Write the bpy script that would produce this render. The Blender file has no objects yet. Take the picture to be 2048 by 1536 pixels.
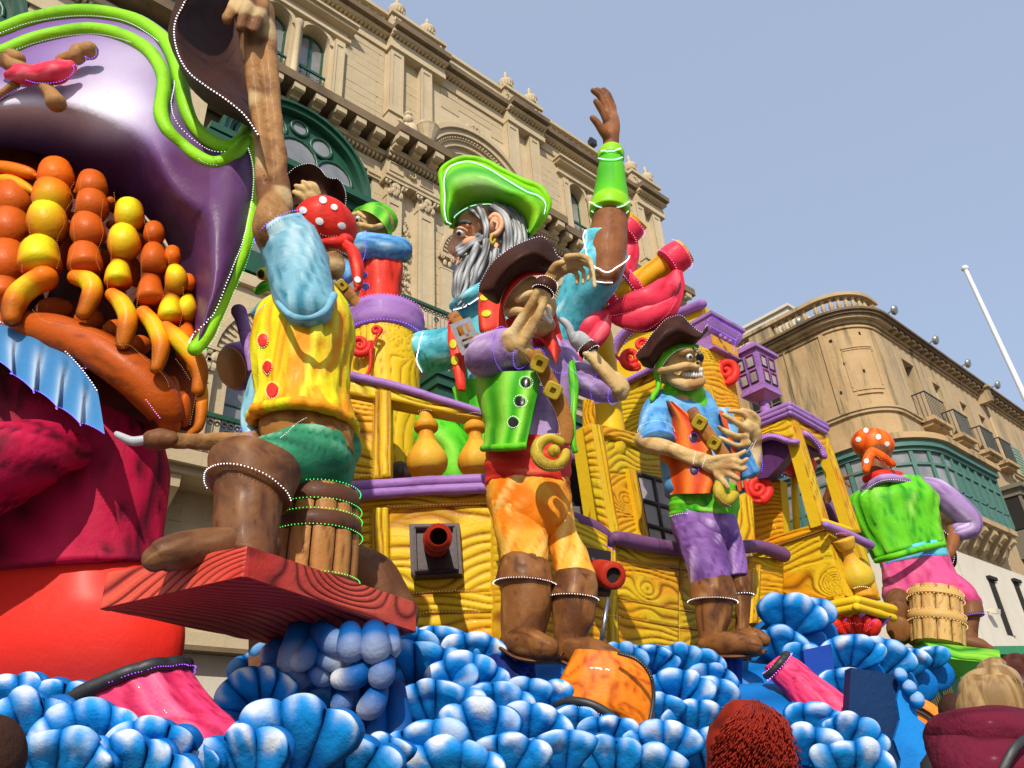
import bpy,math,random
import numpy as np
from mathutils import Vector,Matrix,noise
from mathutils.bvhtree import BVHTree
random.seed(7)
C = bpy.context.scene
COL = C.collection
# ------------------------------------------------------------------ camera
FPX,CX,CY = 1546.0,1024.0,768.0
VZ = np.array([-174.,2770.,-FPX]); VZ /= np.linalg.norm(VZ)
VX = np.array([1988.,-738.,-FPX]); VX -= VX.dot(VZ)*VZ; VX /= np.linalg.norm(VX)
VY = np.cross(VZ,VX)
ROT = np.array([VX,VY,VZ])
EYE = np.array([0.,0.,1.6])
cam = bpy.data.objects.new('camera',bpy.data.cameras.new('camera')); COL.objects.link(cam)
m4 = Matrix([list(ROT[0])+[EYE[0]],list(ROT[1])+[EYE[1]],list(ROT[2])+[EYE[2]],[0,0,0,1]])
cam.matrix_world = m4
cam.data.sensor_width = 36.0; cam.data.lens = 36.0*FPX/2048.0
cam.data.clip_start = 0.05; cam.data.clip_end = 3000
C.camera = cam
# ------------------------------------------------------------------ light
SUN = Vector((-0.58,-0.56,0.60)).normalized()
w = bpy.data.worlds.new('World'); C.world = w; w.use_nodes = True
nt = w.node_tree; bg = nt.nodes['Background']
sky = nt.nodes.new('ShaderNodeTexSky'); sky.sky_type = 'NISHITA'; sky.sun_disc = False
sky.sun_elevation = math.asin(SUN.z); sky.sun_rotation = math.atan2(SUN.x,SUN.y) % (2*math.pi)
sky.air_density = 1.0; sky.dust_density = 1.6; sky.ozone_density = 1.5; sky.altitude = 50
hz = nt.nodes.new('ShaderNodeMix'); hz.data_type = 'RGBA'; hz.inputs[0].default_value = 0.58
hz.inputs[7].default_value = (4.3,5.2,6.9,1)       # thin even haze over the whole sky
nt.links.new(sky.outputs[0],hz.inputs[6]); nt.links.new(hz.outputs[2],bg.inputs[0]); bg.inputs[1].default_value = 0.125
sl = bpy.data.lights.new('sun','SUN'); so = bpy.data.objects.new('sun',sl); COL.objects.link(so)
sl.energy = 4.3; sl.angle = math.radians(0.6); sl.color = (1.0,0.93,0.80)
so.rotation_euler = SUN.to_track_quat('Z','Y').to_euler(); so.location = (-30,-20,40)
C.view_settings.view_transform = 'Standard'; C.view_settings.look = 'None'
C.view_settings.exposure = 0.12; C.view_settings.gamma = 1.0
try: C.view_settings.use_curve_mapping = False
except Exception: pass
C.cycles.max_bounces = 6; C.cycles.diffuse_bounces = 3; C.cycles.glossy_bounces = 2
C.cycles.use_adaptive_sampling = True
# ------------------------------------------------------------------ placing helpers
HF = ROT @ np.array([0,0,-1.]); HF[2] = 0; HF /= np.linalg.norm(HF)
def ray(px,py):
 return ROT @ np.array([(px-CX)/FPX,-(py-CY)/FPX,-1.0])
def at(px,py,H):                       # a point on the upright plane H metres ahead
 r = ray(px,py); return EYE + r*(H/r.dot(HF))
def atY(px,py,Y):
 r = ray(px,py); return EYE + r*(Y/r[1])
def atX(px,py,X):
 r = ray(px,py); return EYE + r*(X/r[0])
def atZ(px,py,z):
 r = ray(px,py); return EYE + r*((z-EYE[2])/r[2])
def mpp(p):                              # metres per photo pixel at a point
 return -(ROT.T @ (np.asarray(p)-EYE))[2]/FPX
def hof(p): return float((np.asarray(p)-EYE).dot(HF))
# ------------------------------------------------------------------ materials
MATS = {}
def nd(t,typ,**kw):
 n = t.nodes.new(typ)
 for k,v in kw.items():
  if hasattr(n,k): setattr(n,k,v)
  else: n.inputs[k].default_value = v
 return n
def rgba(c): return (c[0],c[1],c[2],1)
def mixrgb(t,fac,a,b,blend='MIX'):
 n = t.nodes.new('ShaderNodeMix'); n.data_type = 'RGBA'; n.blend_type = blend
 for s,v in ((0,fac),(6,a),(7,b)):
  if isinstance(v,(int,float)): n.inputs[s].default_value = v
  elif isinstance(v,tuple): n.inputs[s].default_value = rgba(v)
  else: t.links.new(v,n.inputs[s])
 return n.outputs[2]
def ramp(t,x,lo,hi):
 n = t.nodes.new('ShaderNodeMapRange'); n.interpolation_type = 'SMOOTHSTEP'
 n.inputs[1].default_value = lo; n.inputs[2].default_value = hi
 t.links.new(x,n.inputs[0]); return n.outputs[0]
def math_(t,op,a,b=0.0):
 n = t.nodes.new('ShaderNodeMath'); n.operation = op
 for i,v in ((0,a),(1,b)):
  if isinstance(v,(int,float)): n.inputs[i].default_value = v
  else: t.links.new(v,n.inputs[i])
 return n.outputs[0]
def base(name,rough=0.5,spec=0.5):
 m = bpy.data.materials.new(name); m.use_nodes = True; t = m.node_tree
 b = t.nodes['Principled BSDF']; b.inputs['Roughness'].default_value = rough
 b.inputs['Specular IOR Level'].default_value = spec
 co = t.nodes.new('ShaderNodeTexCoord').outputs['Object']
 MATS[name] = m
 return m,t,b,co
def scaled(t,co,s,loc=(0,0,0)):
 n = t.nodes.new('ShaderNodeMapping'); n.inputs['Scale'].default_value = s; n.inputs['Location'].default_value = loc
 t.links.new(co,n.inputs[0]); return n.outputs[0]
def nz(t,co,scale,detail=4,rough=0.55,dist=0.0):
 n = nd(t,'ShaderNodeTexNoise',Scale=scale,Detail=detail,Roughness=rough,Distortion=dist)
 t.links.new(co,n.inputs['Vector']); return n.outputs['Fac']
def bump(t,b,h,strength,dist=0.02,prev=None):
 n = t.nodes.new('ShaderNodeBump'); n.inputs['Strength'].default_value = strength; n.inputs['Distance'].default_value = dist
 t.links.new(h,n.inputs['Height'])
 if prev is not None: t.links.new(prev,n.inputs['Normal'])
 t.links.new(n.outputs[0],b.inputs['Normal']); return n.outputs[0]
def mat_paint(name,c1,c2=None,c3=None,c4=None,rough=0.42,streak=(6,6,2),lo=0.5,hi=0.7,amt=0.8,paper=0.35,var=0.12):
 """hand painted papier mache: c1 ground,c2 brushed streaks,c3 / c4 follow the 'paint' attribute (g,b)"""
 m,t,b,co = base(name,rough,.13)
 col = c1
 att = t.nodes.new('ShaderNodeAttribute'); att.attribute_name = 'paint'
 sep = t.nodes.new('ShaderNodeSeparateColor'); t.links.new(att.outputs['Color'],sep.inputs[0])
 if c2 is not None:
  n = nz(t,scaled(t,co,streak),1.0,3,0.6,0.6)
  f = math_(t,'MULTIPLY',ramp(t,n,lo,hi),amt)
  f = math_(t,'MAXIMUM',f,sep.outputs[0])
  col = mixrgb(t,f,col,c2)
 if c3 is not None: col = mixrgb(t,sep.outputs[1],col,c3)
 if c4 is not None: col = mixrgb(t,sep.outputs[2],col,c4)
 v = ramp(t,nz(t,co,3.5,5,0.65),0.3,0.75)
 dark = tuple(x*(1-var*2.2) for x in c1); 
 vv = math_(t,'MULTIPLY',v,var*.8)
 col = mixrgb(t,vv,col,dark,'MIX')
 t.links.new(col,b.inputs['Base Color']) if not isinstance(col,tuple) else None
 h1 = nz(t,co,9,6,0.6); h2 = nz(t,co,38,4,0.6)
 vo = t.nodes.new('ShaderNodeTexVoronoi'); vo.inputs['Scale'].default_value = 5.5; t.links.new(co,vo.inputs['Vector'])
 sv = t.nodes.new('ShaderNodeSeparateColor'); t.links.new(vo.outputs['Color'],sv.inputs[0])      # torn paper edges
 hh = math_(t,'ADD',math_(t,'ADD',math_(t,'MULTIPLY',h1,.8),math_(t,'MULTIPLY',h2,0.25)),math_(t,'MULTIPLY',sv.outputs[0],.10))
 bump(t,b,hh,paper*.9,0.04)
 r = t.nodes.new('ShaderNodeMapRange'); r.inputs[3].default_value = rough; r.inputs[4].default_value = rough+0.22
 t.links.new(h1,r.inputs[0]); t.links.new(r.outputs[0],b.inputs['Roughness'])
 b.inputs['Coat Weight'].default_value = 0.02; b.inputs['Coat Roughness'].default_value = 0.2
 return m
def mat_wood(name,c1,c2,c3=None,scale=(1,1,1),freq=26.0,warp=2.2,relief=0.8,rough=0.4,lo=0.25,hi=0.85):
 """carved and airbrushed wavy wood grain"""
 m,t,b,co = base(name,rough)
 sc = scaled(t,co,scale)
 n1 = nz(t,sc,1.0,2,0.45,0.3)
 s = t.nodes.new('ShaderNodeSeparateXYZ'); t.links.new(sc,s.inputs[0])
 ph = math_(t,'ADD',math_(t,'MULTIPLY',s.outputs[2],freq),math_(t,'MULTIPLY',n1,freq*warp))
 w_ = math_(t,'SINE',ph)
 w01 = math_(t,'MULTIPLY_ADD',w_,0.5); w01.node.inputs[2].default_value = 0.5
 g = ramp(t,w01,lo,hi)
 big = ramp(t,nz(t,co,1.7,3,0.5),0.35,0.7)
 ca = mixrgb(t,big,c1,c3 if c3 else tuple(x*0.8 for x in c1))
 grooves = math_(t,'SUBTRACT',1.0,g)
 fade = ramp(t,nz(t,scaled(t,co,(2.5,2.5,5)),1.0,2),0.2,0.65)
 col = mixrgb(t,math_(t,'MULTIPLY',grooves,math_(t,'MULTIPLY_ADD',fade,0.6)),ca,c2)
 t.links.new(col,b.inputs['Base Color'])
 fine = nz(t,co,30,4)
 bump(t,b,math_(t,'ADD',w01,math_(t,'MULTIPLY',fine,0.25)),relief,0.03)
 b.inputs['Coat Weight'].default_value = 0.1; b.inputs['Coat Roughness'].default_value = 0.3
 return m
def mat_stone(name,c1,c2,c3,stain=0.4,rough=0.85,relief=0.35,vstreak=True,rnd=0.18,brick=0.0,slo=.55):
 m,t,b,co = base(name,rough,0.25)
 a = ramp(t,nz(t,co,0.7,6,0.65),0.35,0.7)
 col = mixrgb(t,a,c1,c2)
 if vstreak:
  s = ramp(t,nz(t,scaled(t,co,(2.2,2.2,0.25)),1.0,5,0.7),slo,slo+.25)
  col = mixrgb(t,math_(t,'MULTIPLY',s,stain),col,c3)
 sp = ramp(t,nz(t,co,9,6,0.75),0.58,0.8)
 col = mixrgb(t,math_(t,'MULTIPLY',sp,stain*0.7),col,c3)
 oi = t.nodes.new('ShaderNodeObjectInfo')
 col = mixrgb(t,math_(t,'MULTIPLY',oi.outputs['Random'],rnd),col,tuple(x*0.62 for x in c1))
 hgt = nz(t,co,14,8,0.7)
 if brick:
  s3 = t.nodes.new('ShaderNodeSeparateXYZ'); t.links.new(co,s3.inputs[0]); cx = t.nodes.new('ShaderNodeCombineXYZ')
  t.links.new(math_(t,'ADD',s3.outputs[0],s3.outputs[1]),cx.inputs[0]); t.links.new(s3.outputs[2],cx.inputs[1])
  bk = t.nodes.new('ShaderNodeTexBrick'); t.links.new(cx.outputs[0],bk.inputs['Vector']); bk.inputs['Scale'].default_value = 1.0; bk.inputs['Brick Width'].default_value = .62; bk.inputs['Row Height'].default_value = .28; bk.inputs['Mortar Size'].default_value = .008; bk.inputs['Mortar Smooth'].default_value = .3; bk.inputs['Bias'].default_value = -.3
  bk.inputs['Color1'].default_value = (1,1,1,1); bk.inputs['Color2'].default_value = (.6,.6,.6,1); bk.inputs['Mortar'].default_value = (0,0,0,1)
  sb = t.nodes.new('ShaderNodeSeparateColor'); t.links.new(bk.outputs['Color'],sb.inputs[0])
  col = mixrgb(t,math_(t,'MULTIPLY',math_(t,'SUBTRACT',1.0,sb.outputs[0]),brick),col,tuple(x*.5 for x in c1)); hgt = math_(t,'ADD',hgt,math_(t,'MULTIPLY',sb.outputs[0],.8*brick+.3))
 t.links.new(col,b.inputs['Base Color'])
 bump(t,b,hgt,relief,0.03)
 return m
def mat_plain(name,c,rough=0.5,metal=0.0,bumpy=0.1,scale=20,c2=None,spec=0.5):
 m,t,b,co = base(name,rough,spec)
 n = nz(t,co,scale,5,0.6)
 col = mixrgb(t,ramp(t,n,0.3,0.75),c,c2 if c2 else tuple(x*0.72 for x in c))
 t.links.new(col,b.inputs['Base Color']); b.inputs['Metallic'].default_value = metal
 if bumpy: bump(t,b,n,bumpy,0.02)
 return m
def mat_emit(name,c,s):
 m,t,b,co = base(name,0.3)
 b.inputs['Base Color'].default_value = rgba(c); b.inputs['Emission Color'].default_value = rgba(c)
 b.inputs['Emission Strength'].default_value = s
 return m
STONE = mat_stone('limestone',(.57,.46,.30),(.50,.39,.235),(.22,.15,.08),.55,brick=.16)
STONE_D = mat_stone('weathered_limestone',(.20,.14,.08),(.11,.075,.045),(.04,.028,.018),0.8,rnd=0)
STONE_O = mat_stone('ochre_render',(.50,.34,.18),(.43,.285,.14),(.14,.12,.065),1.0,rnd=0,brick=.12,slo=.47)
STONE_O2 = mat_stone('pale_ochre_render',(.47,.345,.20),(.40,.285,.16),(.13,.10,.06),.9,rnd=0,brick=.08,slo=.49)
PLASTER = mat_stone('cream_plaster',(.66,.60,.50),(.60,.54,.44),(.36,.31,.24),0.3,rnd=0)
GREEN = mat_plain('bottle_green_paint',(.016,.085,.045),0.4,c2=(.010,.06,.032))
GREEN_L = mat_plain('old_teal_paint',(.075,.185,.145),0.55,c2=(.05,.13,.10))
GREYWOOD = mat_plain('bare_grey_wood',(.17,.15,.11),0.8,c2=(.10,.09,.065))
IRON = mat_plain('wrought_iron',(.02,.022,.02),0.5)
GLASS = mat_plain('window_glass',(.16,.165,.17),0.08,bumpy=0.02,scale=1.2,c2=(.30,.30,.30),spec=0.8)
GLASS_D = mat_plain('dark_window_glass',(.05,.05,.055),0.06,bumpy=0.02,scale=1.2,spec=0.8)
DARK = mat_plain('dark_interior',(.012,.010,.009),0.9)
# ------------------------------------------------------------------ mesh helpers
class MB:
 def __init__(s): s.v = []; s.f = []; s.p = {}
 def add(s,vs,fs,paint=None):
  o = len(s.v); s.v += [tuple(v) for v in vs]; s.f += [tuple(i+o for i in f) for f in fs]
  if paint is not None:
   for i,c in enumerate(paint): s.p[o+i] = c
  return s
 def box(s,x0,x1,y0,y1,z0,z1):
  v = [(x,y,z) for x in (x0,x1) for y in (y0,y1) for z in (z0,z1)]
  return s.add(v,[(0,1,3,2),(4,6,7,5),(0,4,5,1),(2,3,7,6),(0,2,6,4),(1,5,7,3)])
 def obox(s,c,ax,ay,az):          # oriented box: centre and three half axes
  c,ax,ay,az = [np.asarray(k,float) for k in (c,ax,ay,az)]
  v = [c+i*ax+j*ay+k*az for i in (-1,1) for j in (-1,1) for k in (-1,1)]
  return s.add(v,[(0,1,3,2),(4,6,7,5),(0,4,5,1),(2,3,7,6),(0,2,6,4),(1,5,7,3)])
 def bar(s,a,b,r,n=6,r2=None):
  a,b = np.asarray(a,float),np.asarray(b,float); d = b-a; L = np.linalg.norm(d)
  if L < 1e-6: return s
  d /= L; u = np.cross(d,(0,0,1) if abs(d[2]) < .9 else (1,0,0)); u /= np.linalg.norm(u); w_ = np.cross(d,u)
  r2 = r if r2 is None else r2; vs = []
  for k in range(n):
   q = 2*math.pi*k/n; e = u*math.cos(q)+w_*math.sin(q); vs += [a+e*r,b+e*r2]
  fs = [(2*k,2*((k+1) % n),2*((k+1) % n)+1,2*k+1) for k in range(n)]
  fs += [tuple(2*k for k in range(n))[::-1],tuple(2*k+1 for k in range(n))]
  return s.add(vs,fs)
 def grid(s,rows,closed=False,paint=None,caps=False):
  nr,nc = len(rows),len(rows[0]); vs = [p for r in rows for p in r]; fs = []
  for i in range(nr-1):
   for j in range(nc if closed else nc-1):
    k = (j+1) % nc; fs.append((i*nc+j,i*nc+k,(i+1)*nc+k,(i+1)*nc+j))
  if caps and closed:
   fs.append(tuple(range(nc))[::-1]); fs.append(tuple((nr-1)*nc+j for j in range(nc)))
  return s.add(vs,fs,[c for r in paint for c in r] if paint is not None else None)
 def lathe(s,c,prof,n=12,axis=(0,0,1)):   # profile of (radius,height)
  c = np.asarray(c,float); d = np.asarray(axis,float); d /= np.linalg.norm(d)
  u = np.cross(d,(0,0,1) if abs(d[2]) < .9 else (1,0,0)); u /= np.linalg.norm(u); w_ = np.cross(d,u)
  rows = [[c+d*h+(u*math.cos(2*math.pi*k/n)+w_*math.sin(2*math.pi*k/n))*max(r,1e-4) for k in range(n)] for r,h in prof]
  return s.grid(rows,True,caps=True)
 def prism(s,pts,vec):              # polygon of 3D points pushed along vec
  n = len(pts); vec = np.asarray(vec,float); vs = [np.asarray(p,float) for p in pts]; vs = vs+[p+vec for p in vs]
  fs = [tuple(range(n)),tuple(range(2*n-1,n-1,-1))]+[(i,i+n,(i+1) % n+n,(i+1) % n) for i in range(n)]
  return s.add(vs,fs)
 def blob(s,c,rx,ry,rz,n=10,m=7,M=None):
  c = np.asarray(c,float); rows = []
  for i in range(m+1):
   a = math.pi*i/m; row = []
   for k in range(n):
    q = 2*math.pi*k/n
    p = np.array([rx*max(math.sin(a),.02)*math.cos(q),ry*max(math.sin(a),.02)*math.sin(q),rz*math.cos(a)])
    row.append(c+(M @ p if M is not None else p))
   rows.append(row)
  return s.grid(rows,True,caps=True)
def fixnormals(me):
 import bmesh
 bm = bmesh.new(); bm.from_mesh(me); bmesh.ops.recalc_face_normals(bm,faces=bm.faces); bm.to_mesh(me); bm.free()
def mesh_of(name,mb,mat,smooth=True,fix=True,angle=None):
 me = bpy.data.meshes.new(name); me.from_pydata(mb.v,[],mb.f); me.update()
 if fix: fixnormals(me)
 if mb.p:
  a = me.attributes.new('paint','FLOAT_COLOR','POINT'); buf = np.zeros((len(mb.v),4),np.float32)
  for i,c in mb.p.items(): buf[i,:3] = c
  a.data.foreach_set('color',buf.ravel())
 if mat: me.materials.append(mat)
 if smooth:
  me.polygons.foreach_set('use_smooth',[True]*len(me.polygons))
  if angle is not None: me.set_sharp_from_angle(angle=math.radians(angle))
 return me
def obj(name,me,parent=None,stuff=False):
 o = bpy.data.objects.new(name,me); COL.objects.link(o)
 if parent is not None:
  o.parent = parent
  o['_w'] = 1
  r = parent
  while r.parent: r = r.parent
  if parent is r: o.location = -Vector(r.location)
 if stuff: o['kind'] = 'stuff'
 return o
def part(name,mb,mat,parent,smooth=True,angle=None,stuff=False,label=None,fix=True):
 o = obj(name,mesh_of(name,mb,mat,smooth,fix,angle),parent,stuff)
 if label: o['label'] = label
 return o
def flat(name,mb,mat,parent,**k): return part(name,mb,mat,parent,smooth=False,**k)
def thing(name,label,cat,loc,group=None):
 o = bpy.data.objects.new(name,None); COL.objects.link(o); o.location = Vector([float(x) for x in loc]); o.empty_display_size = 0.2
 o['label'] = label; o['category'] = cat
 if group: o['group'] = group
 return o
def inst(name,me,parent,M):           # an extra copy of a mesh (own origin) as a part
 o = bpy.data.objects.new(name,me); COL.objects.link(o); o.parent = parent
 r = parent; off = Vector((0,0,0))
 chain = parent
 while chain: off += Vector(chain.location) if True else off; chain = chain.parent
 o.matrix_basis = Matrix.Translation(-off) @ M
 return o
def struct(name,mb,mat,smooth=False):
 o = obj(name,mesh_of(name,mb,mat,smooth)); o['kind'] = 'structure'; return o
def TRS(loc,rot=None,sc=(1,1,1)):
 R = rot if rot is not None else Matrix.Identity(4)
 return Matrix.Translation(Vector(loc)) @ R @ Matrix.Diagonal((sc[0],sc[1],sc[2],1))
# ================================================================== ground
gm = mat_stone('street_paving',(.20,.18,.15),(.15,.135,.115),(.07,.065,.06),0.5,rnd=0)
mb = MB(); mb.grid([[(x,y,0) for x in np.linspace(-900,900,13)] for y in np.linspace(-900,900,13)])
struct('ground',mb,gm)
# ================================================================== ornate palazzo,front on Y = D
D = 12.0
def fx(x,o): return x*(D-o)/D
def fz(z,o): return 1.6+(z-1.6)*(D-o)/D
pal = thing('palazzo','ornate honey limestone palazzo with arched green windows and roof urns behind the float','building',(8,D,0))
def fb(mb,x0,x1,z0,z1,o,back=0.0):
 return mb.box(fx(x0,o),fx(x1,o),D-o,D-back,fz(z0,o),fz(z1,o))
def fbr(mb,x0,x1,z0,z1,o,back=0.0):      # real coordinates
 return mb.box(x0,x1,D-o,D-back,z0,z1)
XL,XR = -7.0,18.35
def arcpts(cx,cz,r,a0,a1,n): return [(cx+r*math.cos(a0+(a1-a0)*i/n),cz+r*math.sin(a0+(a1-a0)*i/n)) for i in range(n+1)]
def arch_hole(mb,x0,x1,z0,z1,cx,r,zs,zb,o=0.0,depth=0.45,n=14):
 """front of a wall with a round-headed opening,its reveal and jambs"""
 y = D-o
 arc = arcpts(cx,zs,r,math.pi,0,n)
 top = [(x0+(x1-x0)*i/n,z1) for i in range(n+1)]
 rows = [[(x,y,z) for x,z in arc],[(x,y,z) for x,z in top]]
 mb.grid(rows)
 mb.add([(x0,y,z1),(x0,y,zs),(cx-r,y,zs)],[(0,1,2)])
 mb.add([(x1,y,z1),(cx+r,y,zs),(x1,y,zs)],[(0,1,2)])
 mb.add([(x0,y,zs),(x0,y,zb),(cx-r,y,zb),(cx-r,y,zs)],[(0,1,2,3)])
 mb.add([(x1,y,zs),(cx+r,y,zs),(cx+r,y,zb),(x1,y,zb)],[(0,1,2,3)])
 if zb > z0: mb.add([(x0,y,zb),(x0,y,z0),(x1,y,z0),(x1,y,zb)],[(0,1,2,3)])
 loop = [(cx-r,zb)]+arc+[(cx+r,zb)]
 mb.grid([[(x,y,z) for x,z in loop],[(x,y+depth,z) for x,z in loop]])
def arc_band(mb,cx,cz,r0,r1,o0,o1,a0=math.pi,a1=0.0,n=20):
 rows = []
 for i in range(n+1):
  a = a0+(a1-a0)*i/n; c,s = math.cos(a),math.sin(a)
  rows.append([(cx+r0*c,D-o0,cz+r0*s),(cx+r0*c,D-o1,cz+r0*s),(cx+r1*c,D-o1,cz+r1*s),(cx+r1*c,D-o0,cz+r1*s)])
 mb.grid(rows,True,caps=True)
def window(cx,zb,zs,hw,r,y,parent,mat=GREEN,rail=False,arched=True,mull=True,rows=2,glass=GLASS):
 """green casement: frame,panes,optional little iron rail"""
 t = 0.055; m = MB()
 m.box(cx-hw,cx-hw+t,y-.03,y+.03,zb,zs); m.box(cx+hw-t,cx+hw,y-.03,y+.03,zb,zs)
 m.box(cx-hw+t,cx+hw-t,y-.03,y+.03,zb,zb+t)
 if arched:
  rr = []
  for i in range(13):
   a = math.pi*(1-i/12); c,s = math.cos(a),math.sin(a)
   rr.append([(cx+(hw-t)*c,y-.03,zs+(hw-t)*s),(cx+hw*c,y-.03,zs+hw*s),(cx+hw*c,y+.03,zs+hw*s),(cx+(hw-t)*c,y+.03,zs+(hw-t)*s)])
  m.grid(rr,True)
  ztop = zs+hw-t
 else:
  m.box(cx-hw+t,cx+hw-t,y-.03,y+.03,zs-t,zs); ztop = zs-t
 if mull: m.box(cx-.035,cx+.035,y-.036,y+.03,zb+t,ztop)
 for k in range(1,rows):
  zz = zb+(zs-zb)*k/rows; m.box(cx-hw+t,cx-.036,y-.02,y+.02,zz-.015,zz+.015); m.box(cx+.036,cx+hw-t,y-.02,y+.02,zz-.015,zz+.015)
 fr = flat('window',m,mat,parent)
 for sx in (-1,1):
  g = MB(); x0,x1 = (cx-hw+t,cx-.03) if sx < 0 else (cx+.03,cx+hw-t)
  if arched:
   pts = [(x0,zb+t),(x1,zb+t)]
   for i in range(7):
    x = x1+(x0-x1)*i/6; pts.append((x,zs+math.sqrt(max((hw-t)**2-(x-cx)**2,0))))
   g.prism([(x,y,z) for x,z in pts],(0,.012,0))
  else: g.box(x0,x1,y,y+.012,zb+t,zs-t)
  flat('pane',g,glass,fr)
 if rail:
  g = MB(); yy = y-.22; zt = zb+(zs-zb)*.30
  g.box(cx-hw-.05,cx+hw+.05,yy-.025,yy+.025,zt-.05,zt)
  flat('handrail',g,GREEN,fr)
  g = MB()
  for k in range(int(hw*2/.07)+1):
   x = cx-hw+k*.07; g.bar((x,yy,zb),(x,yy,zt-.05),.008,4)
   if k % 2: ring(g,(x+.03,yy,(zb+zt)/2),.045,.008)
  flat('iron_bars',g,IRON,fr,stuff=True)
 return fr
def ring(mb,c,r,t,n=8,turns=1.0,axis='y',grow=0.0):
 rows = []
 for i in range(int(n*turns)+1):
  a = 2*math.pi*i/n; rr = r*(1-grow*i/(n*turns))
  for_ = []
  for q in range(4):
   b = math.pi/2*q; d = rr+t*math.cos(b)
   for_.append((c[0]+d*math.cos(a),c[1]+t*math.sin(b),c[2]+d*math.sin(a)))
  rows.append(for_)
 mb.grid(rows,True)
# main walls (rough shell; facing blocks and openings sit in front)
wl = MB()
Y0 = D
W = wl
def wallrect(x0,x1,z0,z1,o=0.0): W.box(x0,x1,D-o,D+.6,z0,z1)
TW = [(-2.1,.36),(-1.2,.36),(1.1,.36),(2.0,.36),(4.16,.36),(5.17,.36),(13.98+.24,.36),(15.17,.36)]
# top storey z 15.9 - 20.0 with arched windows; opening bottom 16.4
segs = []
edge = XL
for cx,r in TW:
 wallrect(edge,cx-r-.15,15.6,20.2); arch_hole(W,cx-r-.15,cx+r+.15,15.6,20.2,cx,r,18.55,16.9,0.0,.35); edge = cx+r+.15
wallrect(edge,XR,15.6,20.2)
W.box(XL,XR,D+.75,D+.9,0,20.2)      # back of the rooms
W.box(XL,XR,D+.9,D+12,20.0,20.3)
W.box(XR-.4,XR,D,D+14,0,20.2)
# second floor z 10.9 - 15.6 : great green doors and arched windows
NB = [(-6.0+.0,.62),(9.95,.78),(13.6,.78)]
edge = XL
GD = [(0.0-1.9,1.5),(4.95,1.72)]
for a,b,kind,cx in ((XL,-3.6,'w',0),(-3.6,-.3,'g',-1.95),(-.3,3.0,'w',0),(3.0,6.9,'g',4.95),(6.9,8.98,'w',0),(8.98,10.92,'a',9.95),(10.92,12.63,'w',0),(12.63,14.57,'a',13.6),(14.57,XR,'w',0)):
 if kind == 'w': wallrect(a,b,10.9,15.58)
 elif kind == 'a': arch_hole(W,a,b,10.9,15.58,cx,.80,13.55,11.0,0,.4)
 else: wallrect(a,b,15.2,15.58)
# first floor z 6.0-10.9
for a,b,kind,cx in ((XL,.5,'w',0),(.5,3.0,'a',1.75),(3.0,4.05,'w',0),(4.05,6.35,'a',5.2),(6.35,8.6,'w',0),(8.6,10.9,'a',9.75),(10.9,13.0,'w',0),(13.0,15.3,'a',14.15),(15.3,XR,'w',0)):
 if kind == 'w': wallrect(a,b,4.2,10.88)
 else: arch_hole(W,a,b,4.2,10.88,cx,1.0,8.95,6.9,0,.4)
wallrect(XL,XR,3.95,4.19)
flat('wall',wl,STONE,pal)
# shops: white fascia panels and shutters
for k in range(12):
 m = MB(); x0 = XL+k*2.1; m.box(x0+.03,x0+2.05,D-.02,D+.1,2.3,3.93); flat('fascia_panel',m,PLASTER,pal)
 m = MB(); m.box(x0+.05,x0+1.98,D+.1,D+.2,0.1,2.29); flat('shop_door',m,GLASS_D,pal)
m = MB(); m.box(XL,XR,D-.06,D+.02,.0,.1); flat('plinth',m,STONE_D,pal)
# windows
for cx,r in TW: window(cx,16.95,18.5,r-.01,r,D+.3,pal,rail=True)
window(9.95,11.05,13.5,.78,.8,D+.33,pal,rows=3)
window(13.6,11.05,13.5,.78,.8,D+.33,pal,rows=3)
for cx in (1.75,5.2,9.75,14.15): window(cx,6.95,8.9,.97,1,D+.33,pal,rows=3,mull=True)
# horizontal mouldings : (z0,z1,offset) in observed heights
def course(name,z0,z1,o,mat=STONE,x0=XL,x1=XR,step=True,back=0.0):
 m = MB(); xs = [x0]
 bays = [q for q in [(7.12,8.92),(11.22,12.72),(17.05,18.5)] if step and x0 <= q[0] and q[1] <= x1+.3]
 m.box(x0,x1,D-o,D-back,z0,z1)
 for a,b in bays: m.box(a,b,D-o-.22,D-o+.002,z0+.002,z1-.002)
 return flat(name,m,mat,pal)
# roof entablature (real heights)
course('architrave',19.62,19.80,.07); course('frieze',19.80,20.02,.04)
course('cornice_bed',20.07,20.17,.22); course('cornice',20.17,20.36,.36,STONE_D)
# mid entablature
course('architrave',14.92,15.12,.06,x1=3.15); course('architrave',14.92,15.12,.06,x0=6.75); course('frieze',15.12,15.52,.03,x1=3.6); course('frieze',15.12,15.52,.03,x0=6.3)
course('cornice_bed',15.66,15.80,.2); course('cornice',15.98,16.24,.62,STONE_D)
course('blocking_course',16.24,16.62,.04)
course('string_course',10.60,10.85,.12,step=False); course('string_course',6.42,6.62,.35,step=False); course('string_course',4.0,4.2,.22,step=False)
course('string_course',3.93,3.999,.3,STONE_D,step=False)
def dentils(name,z0,z1,o0,o1,pitch,wd,x0=-2.0,x1=XR):
 m = MB(); x = x0
 while x < x1:
  e = .22 if any(a <= x+wd/2 <= b for a,b in ((7.12,8.92),(11.22,12.72),(17.05,18.5))) else 0
  m.box(x,x+wd,D-o1-e,D-o0-e,z0,z1); x += pitch
 return flat(name,m,STONE,pal,stuff=True)
dentils('dentil_course',20.025,20.068,.03,.14,.12,.07)
dentils('dentil_course',15.56,15.655,.02,.14,.11,.06)
dentils('bead_course',15.0,15.05,.06,.1,.07,.045,x0=6.75)
me = None
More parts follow.
